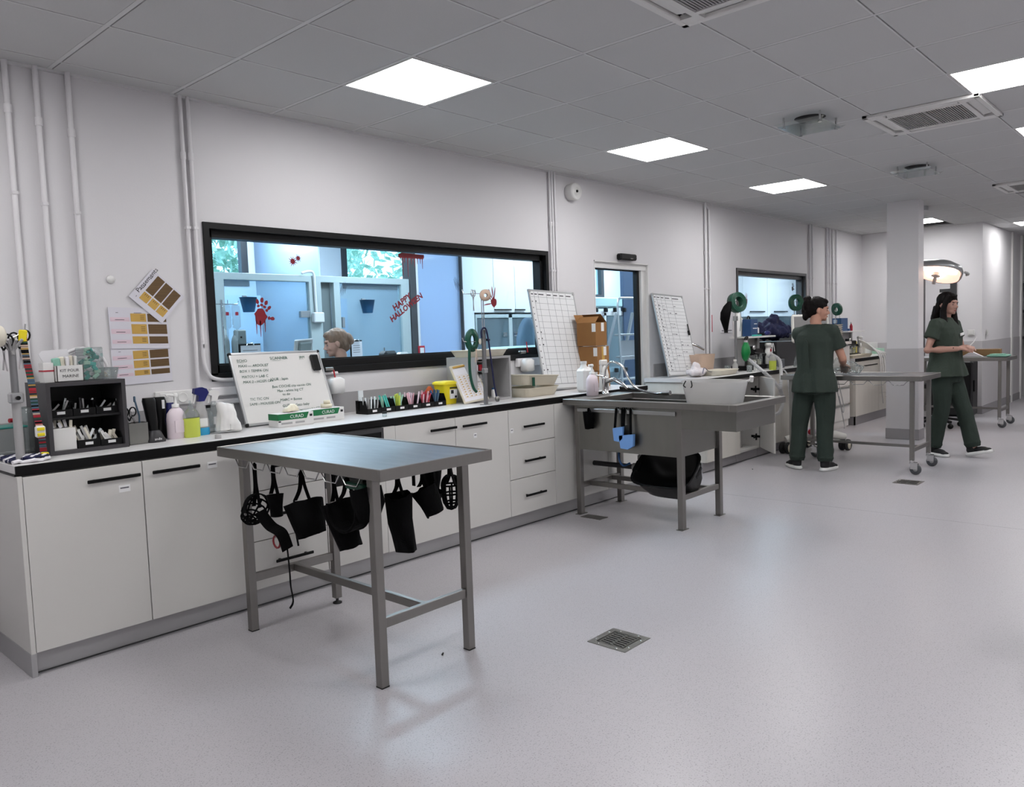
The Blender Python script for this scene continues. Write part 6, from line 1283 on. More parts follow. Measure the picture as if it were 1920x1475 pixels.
t = tray(4.36, 4.78, -.46, -.16, ZT+.001, .07, 'litter_tray', 'lower cream tray of the pile right of the grey box', 'cream2'); t2 = tray(4.36, 4.78, -.46, -.16, ZT+.083, .08, 'litter_tray', 'upper cream tray, tilted on the lower one with green tape', 'cream2', .0, .06)
mb = MB(); mb.box(4.43, 4.452, -.463, -.452, ZT+.085, ZT+.15, .001); mb.build('green_tape', 'green_deep', t2)
# infusion stand with green hose, tape roll, stethoscope
sx, sy = 3.845, -.535; t = thing('infusion_stand', 'slim grey stand with hooks in front of the grey open box', 'stand', (sx, sy, ZT)); mb = MB(); mb.box(sx-.013, sx+.013, sy-.01, sy+.01, ZT, 1.415, .002); mb.build('pole', 'grey_pole', t); mb = MB(); mb.tube([(sx-.008, sy, 1.41), (sx-.008, sy, 1.66)], .0035, 8); mb.tube([(sx+.010, sy, 1.41), (sx+.010, sy, 1.66)], .0035, 8); mb.build('rod', 'chrome', t)
mb = MB(); mb.tube([(sx, sy, 1.66), (sx-.07, sy+.05, 1.66), (sx-.105, sy+.075, 1.66), (sx-.11, sy+.08, 1.69)], .003, 6); mb.tube([(sx, sy, 1.34), (sx-.08, sy+.06, 1.335), (sx-.11, sy+.085, 1.34), (sx-.115, sy+.09, 1.365)], .003, 6); mb.tube([(sx, sy, 1.66), (sx+.05, sy, 1.66), (sx+.055, sy, 1.69)], .003, 6); mb.build('hook', 'chrome', t); mb = MB(); mb.box(sx-.018, sx+.018, sy-.016, sy+.014, 1.12, 1.15, .003); mb.build('collar', 'alu', t); mb = MB(); mb.tube([(sx+.02, sy-.01, 1.345), (sx+.045, sy-.01, 1.345)], .008, 8); mb.build('knob', 'plastic_black', t); mb = MB(); mb.box(sx-.03, sx+.03, sy-.03, sy+.03, ZT, ZT+.004); mb.build('foot', 'alu', t)
mb = MB(); mb.lathe([(.014, -.009), (.04, -.009), (.04, .009), (.014, .009), (.014, -.009)], (sx+.012, sy-.02, 1.648), 26, axis=(.35, 1, .0)); tag(mb.build('tape_roll', 'beige'), 'beige tape roll on the top hook of the slim stand', 'tape roll')
scissors((sx-.055, sy+.03, 1.62), 'long thin forceps hanging from the top hook of the slim stand', .9, 'chrome', spread=.3, side=(.5, .2, 0))
t = thing('green_hose', 'dark green coiled hose hanging on the slim stand', 'hose', (3.78, -.47, ZT)); cx, cy, cz = 3.80, -.48, 1.345
mb = MB()
for k in range(9):
    r_ = .038+.0045*(k % 5); mb.tube([(cx+.005*(k//2)-.014+r_*.62*math.cos(a), cy-.012+.005*k-.3*r_*math.cos(a), cz+r_*1.25*math.sin(a)) for a in (2*math.pi*i/22 for i in range(22))], .011, 8, closed=True)
mb.build('coil', 'green_deep', t); mb = MB(); mb.tube(bez([(cx-.035, cy, cz), (cx-.045, cy, 1.2), (cx-.04, cy, 1.1), (cx-.025, cy-.01, 1.02), (cx-.005, cy-.02, .99)], 6), .010, 8); mb.build('tail', 'green_deep', t); mb = MB(); mb.sph((cx+.02, cy-.045, cz-.01), .012, .006, .022); mb.build('tip', 'cream', t); mb = MB(); mb.tube([(cx, cy-.02, cz-.06), (cx+.015, cy-.02, cz-.14)], .003, 6); mb.tube([(cx+.01, cy-.02, cz-.06), (cx-.01, cy-.02, cz-.15)], .003, 6); mb.build('cord', 'beige', t)
t = thing('stethoscope', 'dark blue stethoscope hanging over the slim stand, bell near the counter', 'stethoscope', (3.87, -.56, ZT)); mb = MB(); mb.tube(bez([(sx-.03, sy-.01, 1.36), (sx-.03, sy-.012, 1.41), (sx-.0, sy-.018, 1.425), (sx+.02, sy-.022, 1.36), (sx+.04, sy-.026, 1.2), (sx+.055, sy-.03, 1.05), (sx+.07, sy-.035, .955)], 8), .006, 8); mb.build('tubing', 'navy', t); mb = MB(); mb.lathe([(.0, -.004), (.02, -.004), (.02, .008), (.012, .014), (0, .014)], (sx+.07, sy-.04, .935), 18, axis=(.2, -1, .1)); mb.build('bell', 'steel', t)
# cartons by the door
t = None
for (x0, x1, y0, y1, z0, h, l, m_) in ((5.41, 5.59, -.34, -.15, ZT+.001, .14, 'lowest brown carton of the stack beside the door', 'cardboard2'), (5.405, 5.575, -.345, -.145, ZT+.145, .205, 'middle brown carton of the stack beside the door', 'cardboard2'), (5.39, 5.55, -.345, -.145, ZT+.355, .20, 'top brown carton with raised flaps beside the door', 'cardboard')):
    t = thing('cardboard_box', l, 'box', ((x0+x1)/2, (y0+y1)/2, z0), group='stack of brown cartons'); mb = MB(); mb.box(x0, x1, y0, y1, z0, z0+h, .001); mb.build('carton', m_, t); mb = MB(); mb.box(x0-.0008, x0+.0, y0+.0, y0+.04, z0+h*.6, z0+h*.95); mb.box(x1-.08, x1-.04, y0-.001, y0, z0+h*.62, z0+h*.98); mb.build('label', 'label_white', t)
    if 'top' in l: mb = MB(); mb.quad((x0, y0, z0+h), (x0, y1, z0+h), (x0+.05, y1, z0+h+.05), (x0+.05, y0, z0+h+.05)); mb.quad((x1, y0, z0+h), (x1, y1, z0+h), (x1-.08, y1, z0+h+.07), (x1-.08, y0, z0+h+.07)); mb.quad((x0, y1, z0+h), (x1, y1, z0+h), (x1, y1+.03, z0+h+.07), (x0, y1+.03, z0+h+.07)); mb.build('flap', m_, t)
    else: mb = MB(); mb.box((x0+x1)/2-.02, (x0+x1)/2+.02, y0-.0008, y0, z0, z0+h); mb.build('tape_strip', 'tan', t)
# =================================================================== far counter, anaesthesia stations
def stick_on(x, y, z, h, r, name, m, label, cat, capm=None, grp=None):
    mb = MB(); mb.lathe([(r, 0), (r, h*.7), (r*.5, h*.86), (r*.45, h)], (x, y, z), 14); o = mb.build(name, m); tag(o, label, cat, grp)
    if capm: mb = MB(); mb.lathe([(r*.55, h), (r*.55, h+.02)], (x, y, z), 12); mb.build('cap', capm, o)
    return o
mb = MB(); rnd = random.Random(2)
for k in range(9): a = k*.7; mb.sph((6.93+.11*math.cos(a)+.02*k*.3, -.42+.06*math.sin(a*1.3), ZT+.03), .06, .045, .03)
mb.loft([(6.95, -.40, ZT+.03, .10, .05), (6.97, -.40, ZT+.09, .05, .03), (6.96, -.39, ZT+.12, .02, .015)], 14)
o = organic(mb, 'crumpled_towel', 'towel_white', None, .009, 1, .03, 16.); tag(o, 'crumpled white towel with dark stripes at the foot of the second planning board', 'towel'); o.location.z = ZT+.002
mb = MB(); mb.strap(bez([(6.88, -.52, ZT+.02), (6.95, -.5, ZT+.07), (7.02, -.5, ZT+.04), (7.07, -.52, ZT+.02)], 5), .01, .003, (0, 1, .2)); mb.build('stripe', 'towel_stripe', o)
tray(7.05, 7.50, -.62, -.36, ZT+.001, .05, 'instrument_tray', 'shallow cream tray in front of the beige bin', 'cream')
mb = MB(); mb.loft([(7.36, -.22, ZT+.001, .13, .10), (7.36, -.22, ZT+.205, .15, .12), (7.36, -.22, ZT+.2, .14, .11), (7.36, -.22, ZT+.02, .12, .09)], 24, 7, smooth=False); o = mb.build('beige_bin', 'beige'); tag(o, 'plain beige bin behind the shallow cream tray', 'bin')
mb = MB(); mb.tube([(7.14, -.1, ZT+.001), (7.14, -.1, ZT+.22)], .05, 16); o = mb.build('paper_roll', 'white_plastic'); tag(o, 'white and green roll pack left of the beige bin', 'roll pack')
for z in (.03, .14): mb = MB(); mb.tube([(7.14, -.1, ZT+z), (7.14, -.1, ZT+z+.05)], .0508, 16); mb.build('green_band', 'green_deep', o)
t = thing('bench_tap', 'chrome lever tap standing behind the beige bin', 'tap', (7.3, -.07, ZT)); mb = MB(); mb.tube(bez([(7.35, -.07, ZT), (7.35, -.07, 1.17), (7.40, -.12, 1.21), (7.5, -.2, 1.15)], 5), .012, 8); mb.build('spout', 'chrome', t); mb = MB(); mb.tube([(7.35, -.07, 1.18), (7.37, -.07, 1.27)], .008, 8); mb.build('lever', 'chrome', t)
stick_on(7.60, -.50, ZT, .12, .03, 'small_bottle', 'cloudy_plastic', 'small cloudy bottle left of the grey stand pole', 'bottle', 'white_plastic')
stick_on(7.86, -.60, ZT, .09, .02, 'small_bottle', 'white_plastic', 'tiny white bottle right of the grey stand pole', 'bottle', 'white_plastic')
for k, (x, y) in enumerate(((7.66, -.38), (7.80, -.40), (7.72, -.60))): mb = MB(); mb.lathe([(.028, 0), (.03, .07), (.027, .07), (.025, .005)], (x, y, ZT+.001), 12); tag(mb.build('glass_beaker', 'clear_plastic'), 'small clear beaker near the foot of the grey stand pole', 'beaker', 'clear beakers by the stand')
def hose_stand(x, y, h, tilt, label, lean, discm='green_deep', bag=False, r=.085, thick=.03):
    t = thing('hose_stand', label, 'stand', (x, y, ZT)); mb = MB(); mb.tube([(x, y, ZT), (x, y, h-.18)], .014, 10); mb.build('pole', 'grey_pole', t); mb = MB(); mb.tube([(x, y, h-.18), (x, y, h-.02)], .005, 8); mb.tube([(x, y, h-.02), (x+.09, y, h-.0), (x+.095, y, h+.025)], .004, 6); mb.build('hook', 'chrome', t)
    mb = MB(); mb.box(x-.02, x+.02, y-.02, y+.02, h-.22, h-.17, .003); mb.build('collar', 'alu', t)
    g = thing('green_strap_reel', label.replace('stand', 'reel').split(',')[0]+' hanging on its hook', 'reel', (x, y, h-.1)); mb = MB()
    for k in range(4): rr = r-.013*k; mb.lathe([(rr-.012, -thick), (rr, -thick), (rr, thick), (rr-.012, thick), (rr-.012, -thick)], (x-.02, y-.03, h-.03), 24, axis=tilt)
    mb.build('coil', discm, g); mb = MB(); mb.strap(bez([(x-.02+.06, y-.04, h-.06), (x+.035, y-.045, h-.2), (x+.02, y-.04, h-.33)], 5), .018, .004, (.8, .3, 0)); mb.build('tail', discm, g)
    return t
hose_stand(7.72, -.45, 1.66, (-.35, -.93, .15), 'big dark green reel stand, nearest one with a black bag', 0, r=.105, thick=.035)
t = thing('breathing_bag', 'black rubber breathing bag hanging beside the nearest green reel', 'bag', (7.52, -.47, 1.36)); mb = MB(); mb.loft([(7.47, -.47, 1.345, .02, .02), (7.46, -.47, 1.39, .035, .03), (7.45, -.47, 1.46, .06, .045), (7.47, -.47, 1.53, .062, .05), (7.51, -.47, 1.59, .045, .04), (7.56, -.47, 1.64, .02, .02)], 18); mb.build('bag', 'nylon_black', t); mb = MB(); mb.tube([(7.47, -.47, 1.32), (7.47, -.47, 1.35)], .02, 10); mb.build('neck', 'plastic_black', t)
def anaes(x, y, s, label, blue=True, seed=1):
    t = thing('anesthesia_machine', label, 'machine', (x+.3*s, y, ZT)); X = lambda a: x+a*s
    mb = MB(); mb.box(X(.0), X(.58), y-.02, y+.2, ZT+.001, ZT+.05, .006); mb.build('base', 'plastic_black', t)
    mb = MB(); mb.box(X(.04), X(.10), y+.08, y+.14, ZT+.05, 1.25); mb.build('column', 'grey_plastic', t); mb = MB(); mb.box(X(.46), X(.52), y+.08, y+.14, ZT+.05, 1.25); mb.build('column', 'grey_plastic', t); mb = MB(); mb.box(X(.06), X(.50), y+.11, y+.16, ZT+.05, 1.25); mb.build('back_plate', 'grey_plastic', t)
    mb = MB(); mb.box(X(-.02), X(.70), y-.04, y+.2, 1.25, 1.268, .002); mb.build('top_shelf', 'white_gloss', t)
    mb = MB(); mb.lathe([(.03, 0), (.032, .09), (.03, .1)], (X(.14), y+.02, 1.06), 14); mb.build('vaporizer', 'plastic_black', t); mb = MB(); mb.lathe([(.024, 0), (.024, .012), (0, .012)], (X(.13), y-.012, 1.145), 14, axis=(0, -1, 0)); mb.build('gauge', 'chrome', t)
    mb = MB(); mb.box(X(.2), X(.42), y-.01, y+.06, 1.03, 1.13, .01); mb.tube([(X(.16), y, 1.08), (X(.45), y-.01, 1.06)], .018, 10); mb.build('control_block', 'plastic_black', t)
    mb = MB(); mb.tube([(X(.28), y-.03, .99), (X(.28), y-.03, 1.08)], .012, 8); mb.build('flow_tube', 'clear_plastic', t)
    for k, a in enumerate((.16, .31)): mb = MB(); mb.lathe([(.05*s+.01, 0), (.052*s+.01, .02), (.052*s+.01, .11), (.03, .12)], (X(a), y+.02, ZT+.052), 16); c_ = mb.build('absorber_canister', 'clear_plastic', t); mb = MB(); mb.lathe([(.045*s, 0), (.045*s, .055)], (X(a), y+.02, ZT+.056), 14); mb.build('granules', 'cream', c_)
    mb = MB(); mb.lathe([(.036, 0), (.036, .16), (.03, .165), (.03, .2), (.038, .2), (.038, .23), (.02, .235)], (X(.5), y-.03, ZT+.051), 16); mb.build('valve_tower', 'white_plastic', t); mb = MB(); mb.box(X(.5)-.02, X(.5)+.015, y-.07, y-.06, 1.09, 1.12); mb.build('red_tag', 'print_red', t); mb = MB(); mb.tube([(X(.5)+.02, y-.03, 1.135), (X(.5)+.1, y-.03, 1.15), (X(.5)+.11, y-.03, 1.14)], .006, 6); mb.build('lever', 'white_plastic', t)
    mb = MB(); mb.lathe([(0, 0), (.035, 0), (.035, .012), (0, .014)], (X(.42), y-.06, 1.06), 16, axis=(0, -1, 0)); mb.build('dial', 'white_plastic', t)
    return t
anaes(7.98, -.46, .88, 'grey anaesthesia machine with canisters and a shelf, nearest of the two')
def bbox(x0, x1, y0, y1, z0, z1, lab, name, m, cat, cap=False, grp=None): mb = MB(); mb.box(x0, x1, y0, y1, z0, z1, .003); o = mb.build(name, m); return tag(o, lab, cat, grp)
o = bbox(8.10, 8.27, -.44, -.34, 1.2685, 1.455, 'dark blue carton standing on the shelf of the nearer anaesthesia machine', 'blue_carton', 'blue_box', 'box'); mb = MB(); mb.box(8.18, 8.25, -.4412, -.44, 1.40, 1.406); mb.box(8.15, 8.25, -.4412, -.44, 1.35, 1.358); mb.build('print', 'label_white', o); mb = MB(); mb.tube(arc((8.17, -.38, 1.458), .03, 0, math.pi, 8), .008, 6); mb.build('grip', 'plastic_black', o)
stick_on(8.14, -.27, 1.2685, .26, .06, 'white_canister', 'white_plastic', 'rounded white canister behind the dark blue carton', 'canister')
o = stick_on(8.40, -.36, 1.2985, .08, .032, 'white_adapter', 'white_plastic', 'small white rounded adapter right of the blue carton', 'adapter')
bbox(8.32, 8.50, -.42, -.30, 1.2685, 1.298, 'dark flat case beneath the small white adapter', 'flat_case', 'plastic_black', 'case')
bbox(8.10, 8.25, -.495, -.45, 1.2685, 1.285, 'teal mask ring on the machine shelf before the blue carton', 'teal_ring', 'teal', 'mask')
mb = MB(); mb.sph((8.47, -.46, 1.295), .06, .03, .026); tag(mb.build('blue_mask', 'blue_dark'), 'crumpled dark blue mask at the right end of the machine shelf', 'mask')
t = thing('green_breathing_bag', 'bright green breathing bag hanging left of the nearer anaesthesia machine', 'bag', (7.84, -.5, 1.0)); mb = MB(); mb.loft([(7.835, -.5, 1.01, .012, .012), (7.84, -.5, 1.04, .05, .03), (7.85, -.5, 1.10, .07, .045), (7.85, -.5, 1.16, .055, .04), (7.85, -.5, 1.21, .025, .022)], 18); mb.build('bag', 'green_bright', t); mb = MB(); mb.lathe([(.02, 0), (.02, .02)], (7.85, -.5, 1.21), 12); mb.build('neck', 'lilac_light', t); mb = MB(); mb.tube([(7.85, -.5, 1.235), (7.85, -.5, 1.25), (7.88, -.5, 1.26)], .018, 8); mb.build('connector', 'plastic_black', t)
def tubing(pts, r, label, name='breathing_tube', m='tube_plastic'):
    mb = MB(); P_ = bez(pts, 14); R = [r*(1.0 if i % 2 else .86) for i in range(len(P_))]; mb.tube(P_, R, 8, smooth=False); tag(mb.build(name, m), label, 'tube', 'white breathing tubes')
tubing([(7.90, -.50, 1.03), (7.80, -.68, .93), (7.85, -.76, .84), (8.02, -.80, .70), (8.07, -.80, .56), (7.98, -.80, .46), (7.82, -.78, .45), (7.70, -.78, .46)], .020, 'long corrugated white tube looping down in front of the nearer wood-grain door')
tubing([(8.36, -.55, 1.06), (8.32, -.66, 1.0), (8.16, -.75, .86), (8.08, -.78, .78), (8.06, -.78, .64)], .020, 'second corrugated white tube hanging from the valve tower over the worktop edge')
tubing([(8.30, -.60, .93), (8.30, -.74, .87), (8.30, -.77, .70), (8.33, -.77, .52), (8.34, -.77, .44)], .009, 'thin white tube hanging straight down right of the corrugated ones')
t = thing('wash_bottle', 'yellow filled wash bottle with a curved spout on the far counter', 'bottle', (8.17, -.66, ZT)); x, y = 8.14, -.665; mb = MB(); mb.lathe([(.036, 0), (.038, .005), (.038, .10)], (x, y, ZT), 18); mb.build('liquid', 'liquid_yellow', t); mb = MB(); mb.lathe([(.0385, .1), (.036, .13), (.016, .15), (.016, .17)], (x, y, ZT), 18); mb.build('shoulder', 'cloudy_plastic', t); mb = MB(); mb.tube(bez([(x-.01, y, ZT+.17), (x-.005, y, ZT+.25), (x+.015, y-.0, ZT+.285), (x+.04, y-.0, ZT+.24), (x+.05, y-.0, ZT+.2)], 5), .005, 8); mb.build('spout', 'white_plastic', t)
o = bbox(8.62, 9.18, -.5, -.12, ZT+.001, 1.19, 'large dark grey bin carrying a navy bag', 'grey_crate', 'plastic_dark', 'bin'); 
bbox(8.40, 8.60, -.60, -.45, ZT+.001, 1.0, 'small olive grey basket before the dark bin', 'small_basket', 'grid_line', 'basket')
mb = MB(); mb.sph((8.9, -.32, 1.24), .33, .19, .075); mb.sph((8.75, -.3, 1.28), .16, .13, .075); mb.sph((8.95, -.3, 1.33), .11, .1, .10); mb.sph((9.1, -.35, 1.26), .14, .12, .06); o = organic(mb, 'navy_bag', 'navy', None, .012, 0, .055, 13.); tag(o, 'crumpled navy blue bag piled on the dark grey bin', 'bag'); o.location.z = 1.192
mb = MB(); mb.lathe([(.06, 0), (.05, .08), (.016, .17), (.014, .2)], (8.85, -.66, ZT), 16); tag(mb.build('clear_flask', 'clear_plastic'), 'clear cone shaped flask beside the person in green seen from behind', 'flask')
# second reel, pink pump, ultrasound trolley
hose_stand(9.40, -.38, 1.675, (-.45, -.9, .0), 'dark green reel stand, middle one behind the head of the person at the table', 0, r=.10, thick=.02)
mb = MB(); mb.sph((9.57, -.36, 1.43), .06, .05, .075); mb.tube([(9.57, -.36, 1.36), (9.57, -.36, ZT)], .012, 8); tag(mb.build('pink_bag', 'pale_pink'), 'salmon pink bag beside the middle green reel', 'bag')
t = thing('ultrasound_trolley', 'white wheeled ultrasound machine with grey screen, mostly hidden behind the person', 'trolley', (8.45, -.98, 0)); cx, cy = 8.40, -1.02
# body, arms, screen
mb = MB(); mb.loft([(cx, cy, .20, .17, .15), (cx+.02, cy+.02, .45, .12, .11), (cx+.05, cy+.05, .8, .10, .10)], 20, 4); mb.build('body', 'device_white', t); mb = MB(); mb.box(cx-.14, cx+.22, cy-.16, cy+.16, .80, .86, .02); mb.build('console', 'device_white', t)
mb = MB(); mb.lathe([(.05, 0), (.05, .015), (.03, .02), (0, .02)], (cx-.165, cy-.02, .24), 18, axis=(-1, -.2, 0)); mb.build('emblem_ring', 'lilac_light', t); mb = MB(); mb.lathe([(.03, .02), (.03, .024), (0, .024)], (cx-.165, cy-.02, .24), 18, axis=(-1, -.2, 0)); mb.build('red_disc', 'red', t)
for sx, sy in ((-1, -1), (1, -1), (-1, 1), (1, 1)):
    ex, ey = cx+.26*sx, cy+.22*sy; mb = MB(); mb.tube([(cx+.05*sx, cy+.05*sy, .2), (cx+.18*sx, cy+.15*sy, .17), (ex, ey, .15)], [.06, .048, .035], 10); l = mb.build('base_leg', 'device_white', t)
    for k in (-1, 1): mb = MB(); mb.lathe([(.0, -.014), (.06, -.014), (.062, 0), (.06, .014), (0, .014)], (ex, ey+.03*k, .062), 20, axis=(.15, 1, 0)); w1_ = mb.build('wheel', 'rubber', l); 
    mb = MB(); mb.lathe([(.045, .0), (.045, .004), (.0, .005)], (ex, ey-.045, .062), 18, axis=(.0, -1, 0)); mb.build('wheel_cover', 'cream2', l)
mb = MB(); mb.cbox((8.42, -.94, 1.02), .06, .06, .32, .01); mb.build('screen_arm', 'device_white', t); T = Matrix.Translation((8.33, -1.0, 1.335)) @ Matrix.Rotation(math.radians(-58), 4, 'Z') @ Matrix.Rotation(-.12, 4, 'X'); mb = MB(); mb.T = T; mb.box(-.19, .19, -.015, .035, -.15, .15, .015); mb.build('screen_case', 'device_white', t); mb = MB(); mb.T = T; mb.box(-.165, .165, -.02, -.015, -.125, .125); mb.build('screen', 'screen_grey', t)
mb = MB(); mb.tube(bez([(cx+.2, cy-.16, .8), (cx+.27, cy-.2, .5), (cx+.2, cy-.22, .42), (cx+.14, cy-.2, .6)], 8), .005, 6); mb.tube(bez([(cx+.22, cy-.12, .8), (cx+.26, cy-.2, .35), (cx+.18, cy-.24, .25)], 8), .005, 6); mb.build('probe_cable', 'grey_plastic', t)
mb = MB(); c = at(1462, 838, z=.01); mb.tube(bez([(c.x-.1, c.y-.04, .008), (c.x, c.y-.06, .012), (c.x+.1, c.y+.05, .02), (c.x+.18, c.y-.05, .008), (c.x+.35, c.y-.08, .03), (cx-.1, cy-.05, .10)], 8), .008, 6); mb.cbox((c.x+.02, c.y-.06, .014), .09, .05, .024, .008); tag(mb.build('power_cable', 'plastic_black'), 'black power cable with plug lying on the floor before the wood-grain cabinets', 'cable')
# drawer tower top, third station
for k in range(9): mb = MB(); z = 1.137+.026*k; mb.loft([(10.37+.004*(k % 3), -.42, z, .20, .12), (10.37+.004*(k % 3), -.42, z+.02, .22, .14), (10.37, -.42, z+.0205, .15, .10)], 20, 5, smooth=False); tag(mb.build('stacked_tray', 'cream' if k % 2 else 'cream2'), 'one of the cream trays piled on the white drawer tower', 'tray', 'cream trays piled on the drawer tower')
stick_on(10.82, -.40, ZT, .24, .04, 'teal_bottle', 'teal', 'teal bottle between the white drawer tower and the far anaesthesia machine', 'bottle', 'plastic_black')
hose_stand(10.96, -.30, 1.60, (.95, -.5, .15), 'small dark green reel stand, farthest one right of the tray pile', 0, r=.085, thick=.02)
anaes(11.12, -.38, .95, 'farther anaesthesia machine on the wood-grain corner counter', seed=2)
bbox(11.06, 11.32, -.34, -.22, 1.2685, 1.45, 'teal blue carton standing on the shelf of the farther anaesthesia machine', 'blue_carton', 'blue_mid', 'box')
stick_on(11.45, -.34, 1.2685, .10, .02, 'small_bottle', 'print_red', 'tiny red and white bottle on the farther machine shelf', 'bottle', 'white_plastic')
bbox(11.36, 11.42, -.34, -.28, 1.2685, 1.30, 'small blue block on the farther machine shelf', 'blue_block', 'blue_mid', 'block')
tray(10.86, 11.62, -.60, -.44, ZT+.001, .04, 'instrument_tray', 'flat cream tray at the front of the corner counter', 'cream2')
for k in range(5): tubing([(11.50+.015*k, -.42, 1.14-.015*k), (11.60+.025*k, -.52, 1.07-.02*k), (11.66+.075*k, -.64, .93), (11.66+.09*k, -.67, .78-.04*(k % 2)), (11.66+.095*k, -.67, .66)], .012, ['first', 'second', 'third', 'fourth', 'last'][k]+' white tube fanning down over the corner counter, counted from the left', m='white_plastic')
mb = MB(); mb.tube(bez([(11.8, -.64, .80), (11.72, -.66, .5), (11.80, -.66, .22)], 8), .005, 6); tag(mb.build('thin_cable', 'grey_plastic'), 'thin grey cable hanging in front of the corner cabinet', 'cable')
bbox(12.3, 12.86, -.25, -.04, ZT+.001, 1.07, 'white box behind the tubes at the end of the corner counter', 'white_box', 'white_gloss', 'box'); bbox(12.5, 12.7, -.40, -.28, ZT+.001, .98, 'pale green tray near the pillar on the corner counter', 'green_tray', 'pale_green', 'tray')
bbox(12.0, 12.15, -.18, -.08, ZT+.001, 1.10, 'small yellow item behind the white tubes', 'yellow_bin', 'yellow', 'bin')

# =================================================================== wheeled steel tables
def wtable(x0, x1, y0, y1, z, label, hooks=True):
    t = thing('wheeled_table', label, 'table', ((x0+x1)/2, (y0+y1)/2, 0)); h = .045
    mb = MB(); mb.box(x0+.01, x1-.01, y0+.01, y1-.01, z-.03, z-.004); mb.build('tabletop', 'steel_top', t)
    mb = MB()
    for a, b, c, d in ((x0, x1, y0, y0+.01), (x0, x1, y1-.01, y1), (x0, x0+.01, y0+.01, y1-.01), (x1-.01, x1, y0+.01, y1-.01)): mb.box(a, b, c, d, z-h, z, .002)
    mb.build('rim', 'steel_brush', t)
    for x in (x0+.05, x1-.05):
        for y in (y0+.09, y1-.09):
            mb = MB(); mb.box(x-.018, x+.018, y-.018, y+.018, .125, z-.03, .002); l = mb.build('leg', 'steel_brush', t); mb = MB(); mb.tube([(x, y, .11), (x, y, .13)], .02, 10); mb.box(x-.02, x+.02, y-.045, y+.02, .095, .112, .003); mb.box(x-.022, x-.018, y-.05, y+.01, .05, .1); mb.box(x+.018, x+.022, y-.05, y+.01, .05, .1); c_ = mb.build('caster_fork', 'chrome', l)
            mb = MB(); mb.lathe([(0, -.013), (.044, -.013), (.048, -.008), (.048, .008), (.044, .013), (0, .013)], (x, y-.03, .048), 20, axis=(1, .0, 0)); mb.build('wheel', 'caster_grey', l); mb = MB(); mb.lathe([(.018, .0), (.018, .003), (0, .003)], (x-.0135, y-.03, .048), 14, axis=(-1, 0, 0)); mb.build('hub', 'alu', l)
    for y in (y0+.09, y1-.09): mb = MB(); mb.box(x0+.068, x1-.068, y-.012, y+.012, .20, .235, .002); mb.build('crossbar', 'steel_brush', t)
    mb = MB(); xm = (x0+x1)/2; mb.box(xm-.012, xm+.012, y0+.102, y1-.102, .205, .23, .002); mb.build('stretcher', 'steel_brush', t)
    if hooks: hookrail(x0+.05, y0+.12, y1-.12, z-.05, t, n=6)
    return t
wtable(7.50, 8.12, -2.31, -1.03, .885, 'wheeled steel table at which the person in green seen from behind is working'); wtable(11.30, 11.90, -2.27, -1.10, .885, 'far wheeled steel table with a green cloth, behind the walking person', False)
mb = MB(); mb.sph((7.72, -1.60, .935), .10, .09, .045); mb.sph((7.66, -1.52, .95), .07, .07, .06); mb.sph((7.78, -1.66, .92), .08, .06, .035); o = organic(mb, 'clear_plastic_bag', 'clear_plastic', None, .008, 0, .03, 22.); tag(o, 'crinkled clear plastic bag under the hands of the person at the table', 'bag'); o.location.z = .888
bbox(11.78, 11.89, -2.1, -1.5, .886, .975, 'low brown cardboard panel along the far wheeled table', 'cardboard_box', 'wood_tray', 'box')
mb = MB(); mb.prism([(-1.95, .886), (-1.70, .886), (-1.82, .955)], 'x', 11.55, 11.62); tag(mb.build('folded_paper', 'paper'), 'white folded paper tent on the far wheeled table', 'paper')
mb = MB(); mb.box(11.40, 11.7, -2.24, -2.02, .886, .91, .008); mb.box(11.42, 11.62, -2.20, -2.05, .911, .922, .004); tag(mb.build('folded_cloth', 'mint_cloth'), 'folded mint green cloth at the corner of the far wheeled table', 'cloth')
# black case and stool
t = thing('rolling_case', 'large black rolling case with a telescopic grip standing against the far wall', 'case', (12.55, -1.38, 0)); mb = MB(); mb.box(12.38, 12.72, -1.655, -1.10, .01, .80, .03); mb.build('shell', 'case_black', t); mb = MB(); mb.box(12.37, 12.378, -1.60, -1.15, .60, .615); mb.box(12.372, 12.38, -1.655, -1.64, .05, .75); mb.build('rib', 'plastic_dark', t); mb = MB(); mb.box(12.372, 12.38, -1.47, -1.22, .33, .58); l = mb.build('sheet', 'label_white', t); mb = MB()
rnd = random.Random(6)
for k in range(14): y = -1.44+rnd.uniform(0, .18); z = .36+rnd.uniform(0, .18); mb.box(12.3705, 12.372, y, y+.025, z, z+.02)
mb.build('print', 'print_black', l); mb = MB(); mb.tube([(12.6, -1.62, .8), (12.6, -1.62, .93), (12.6, -1.60, .95), (12.6, -1.34, .95), (12.6, -1.32, .93), (12.6, -1.32, .8)], .014, 8); mb.build('grip', 'plastic_black', t); mb = MB(); mb.box(12.45, 12.6, -1.67, -1.656, .36, .52, .004); mb.build('latch', 'plastic_black', t)
t = thing('swivel_stool', 'black star-base stool half hidden behind the walking person', 'stool', (11.15, -1.55, 0)); cx, cy = 11.15, -1.52
for k in range(5): a = k*1.257+.2; e = (cx+.27*math.cos(a), cy+.27*math.sin(a)); mb = MB(); mb.bar((cx, cy, .13), (e[0], e[1], .085), .04, .03); l = mb.build('base_arm', 'plastic_black', t); mb = MB(); mb.sph((e[0], e[1], .034), .03, .034, .034); mb.build('wheel', 'plastic_black', l)
mb = MB(); mb.tube([(cx, cy, .1), (cx, cy, .5)], .025, 12); mb.build('gas_column', 'chrome', t); mb = MB(); mb.lathe([(.17, 0), (.18, .02), (.18, .05), (.15, .065), (0, .07)], (cx, cy, .5), 24); mb.build('seat', 'plastic_black', t)
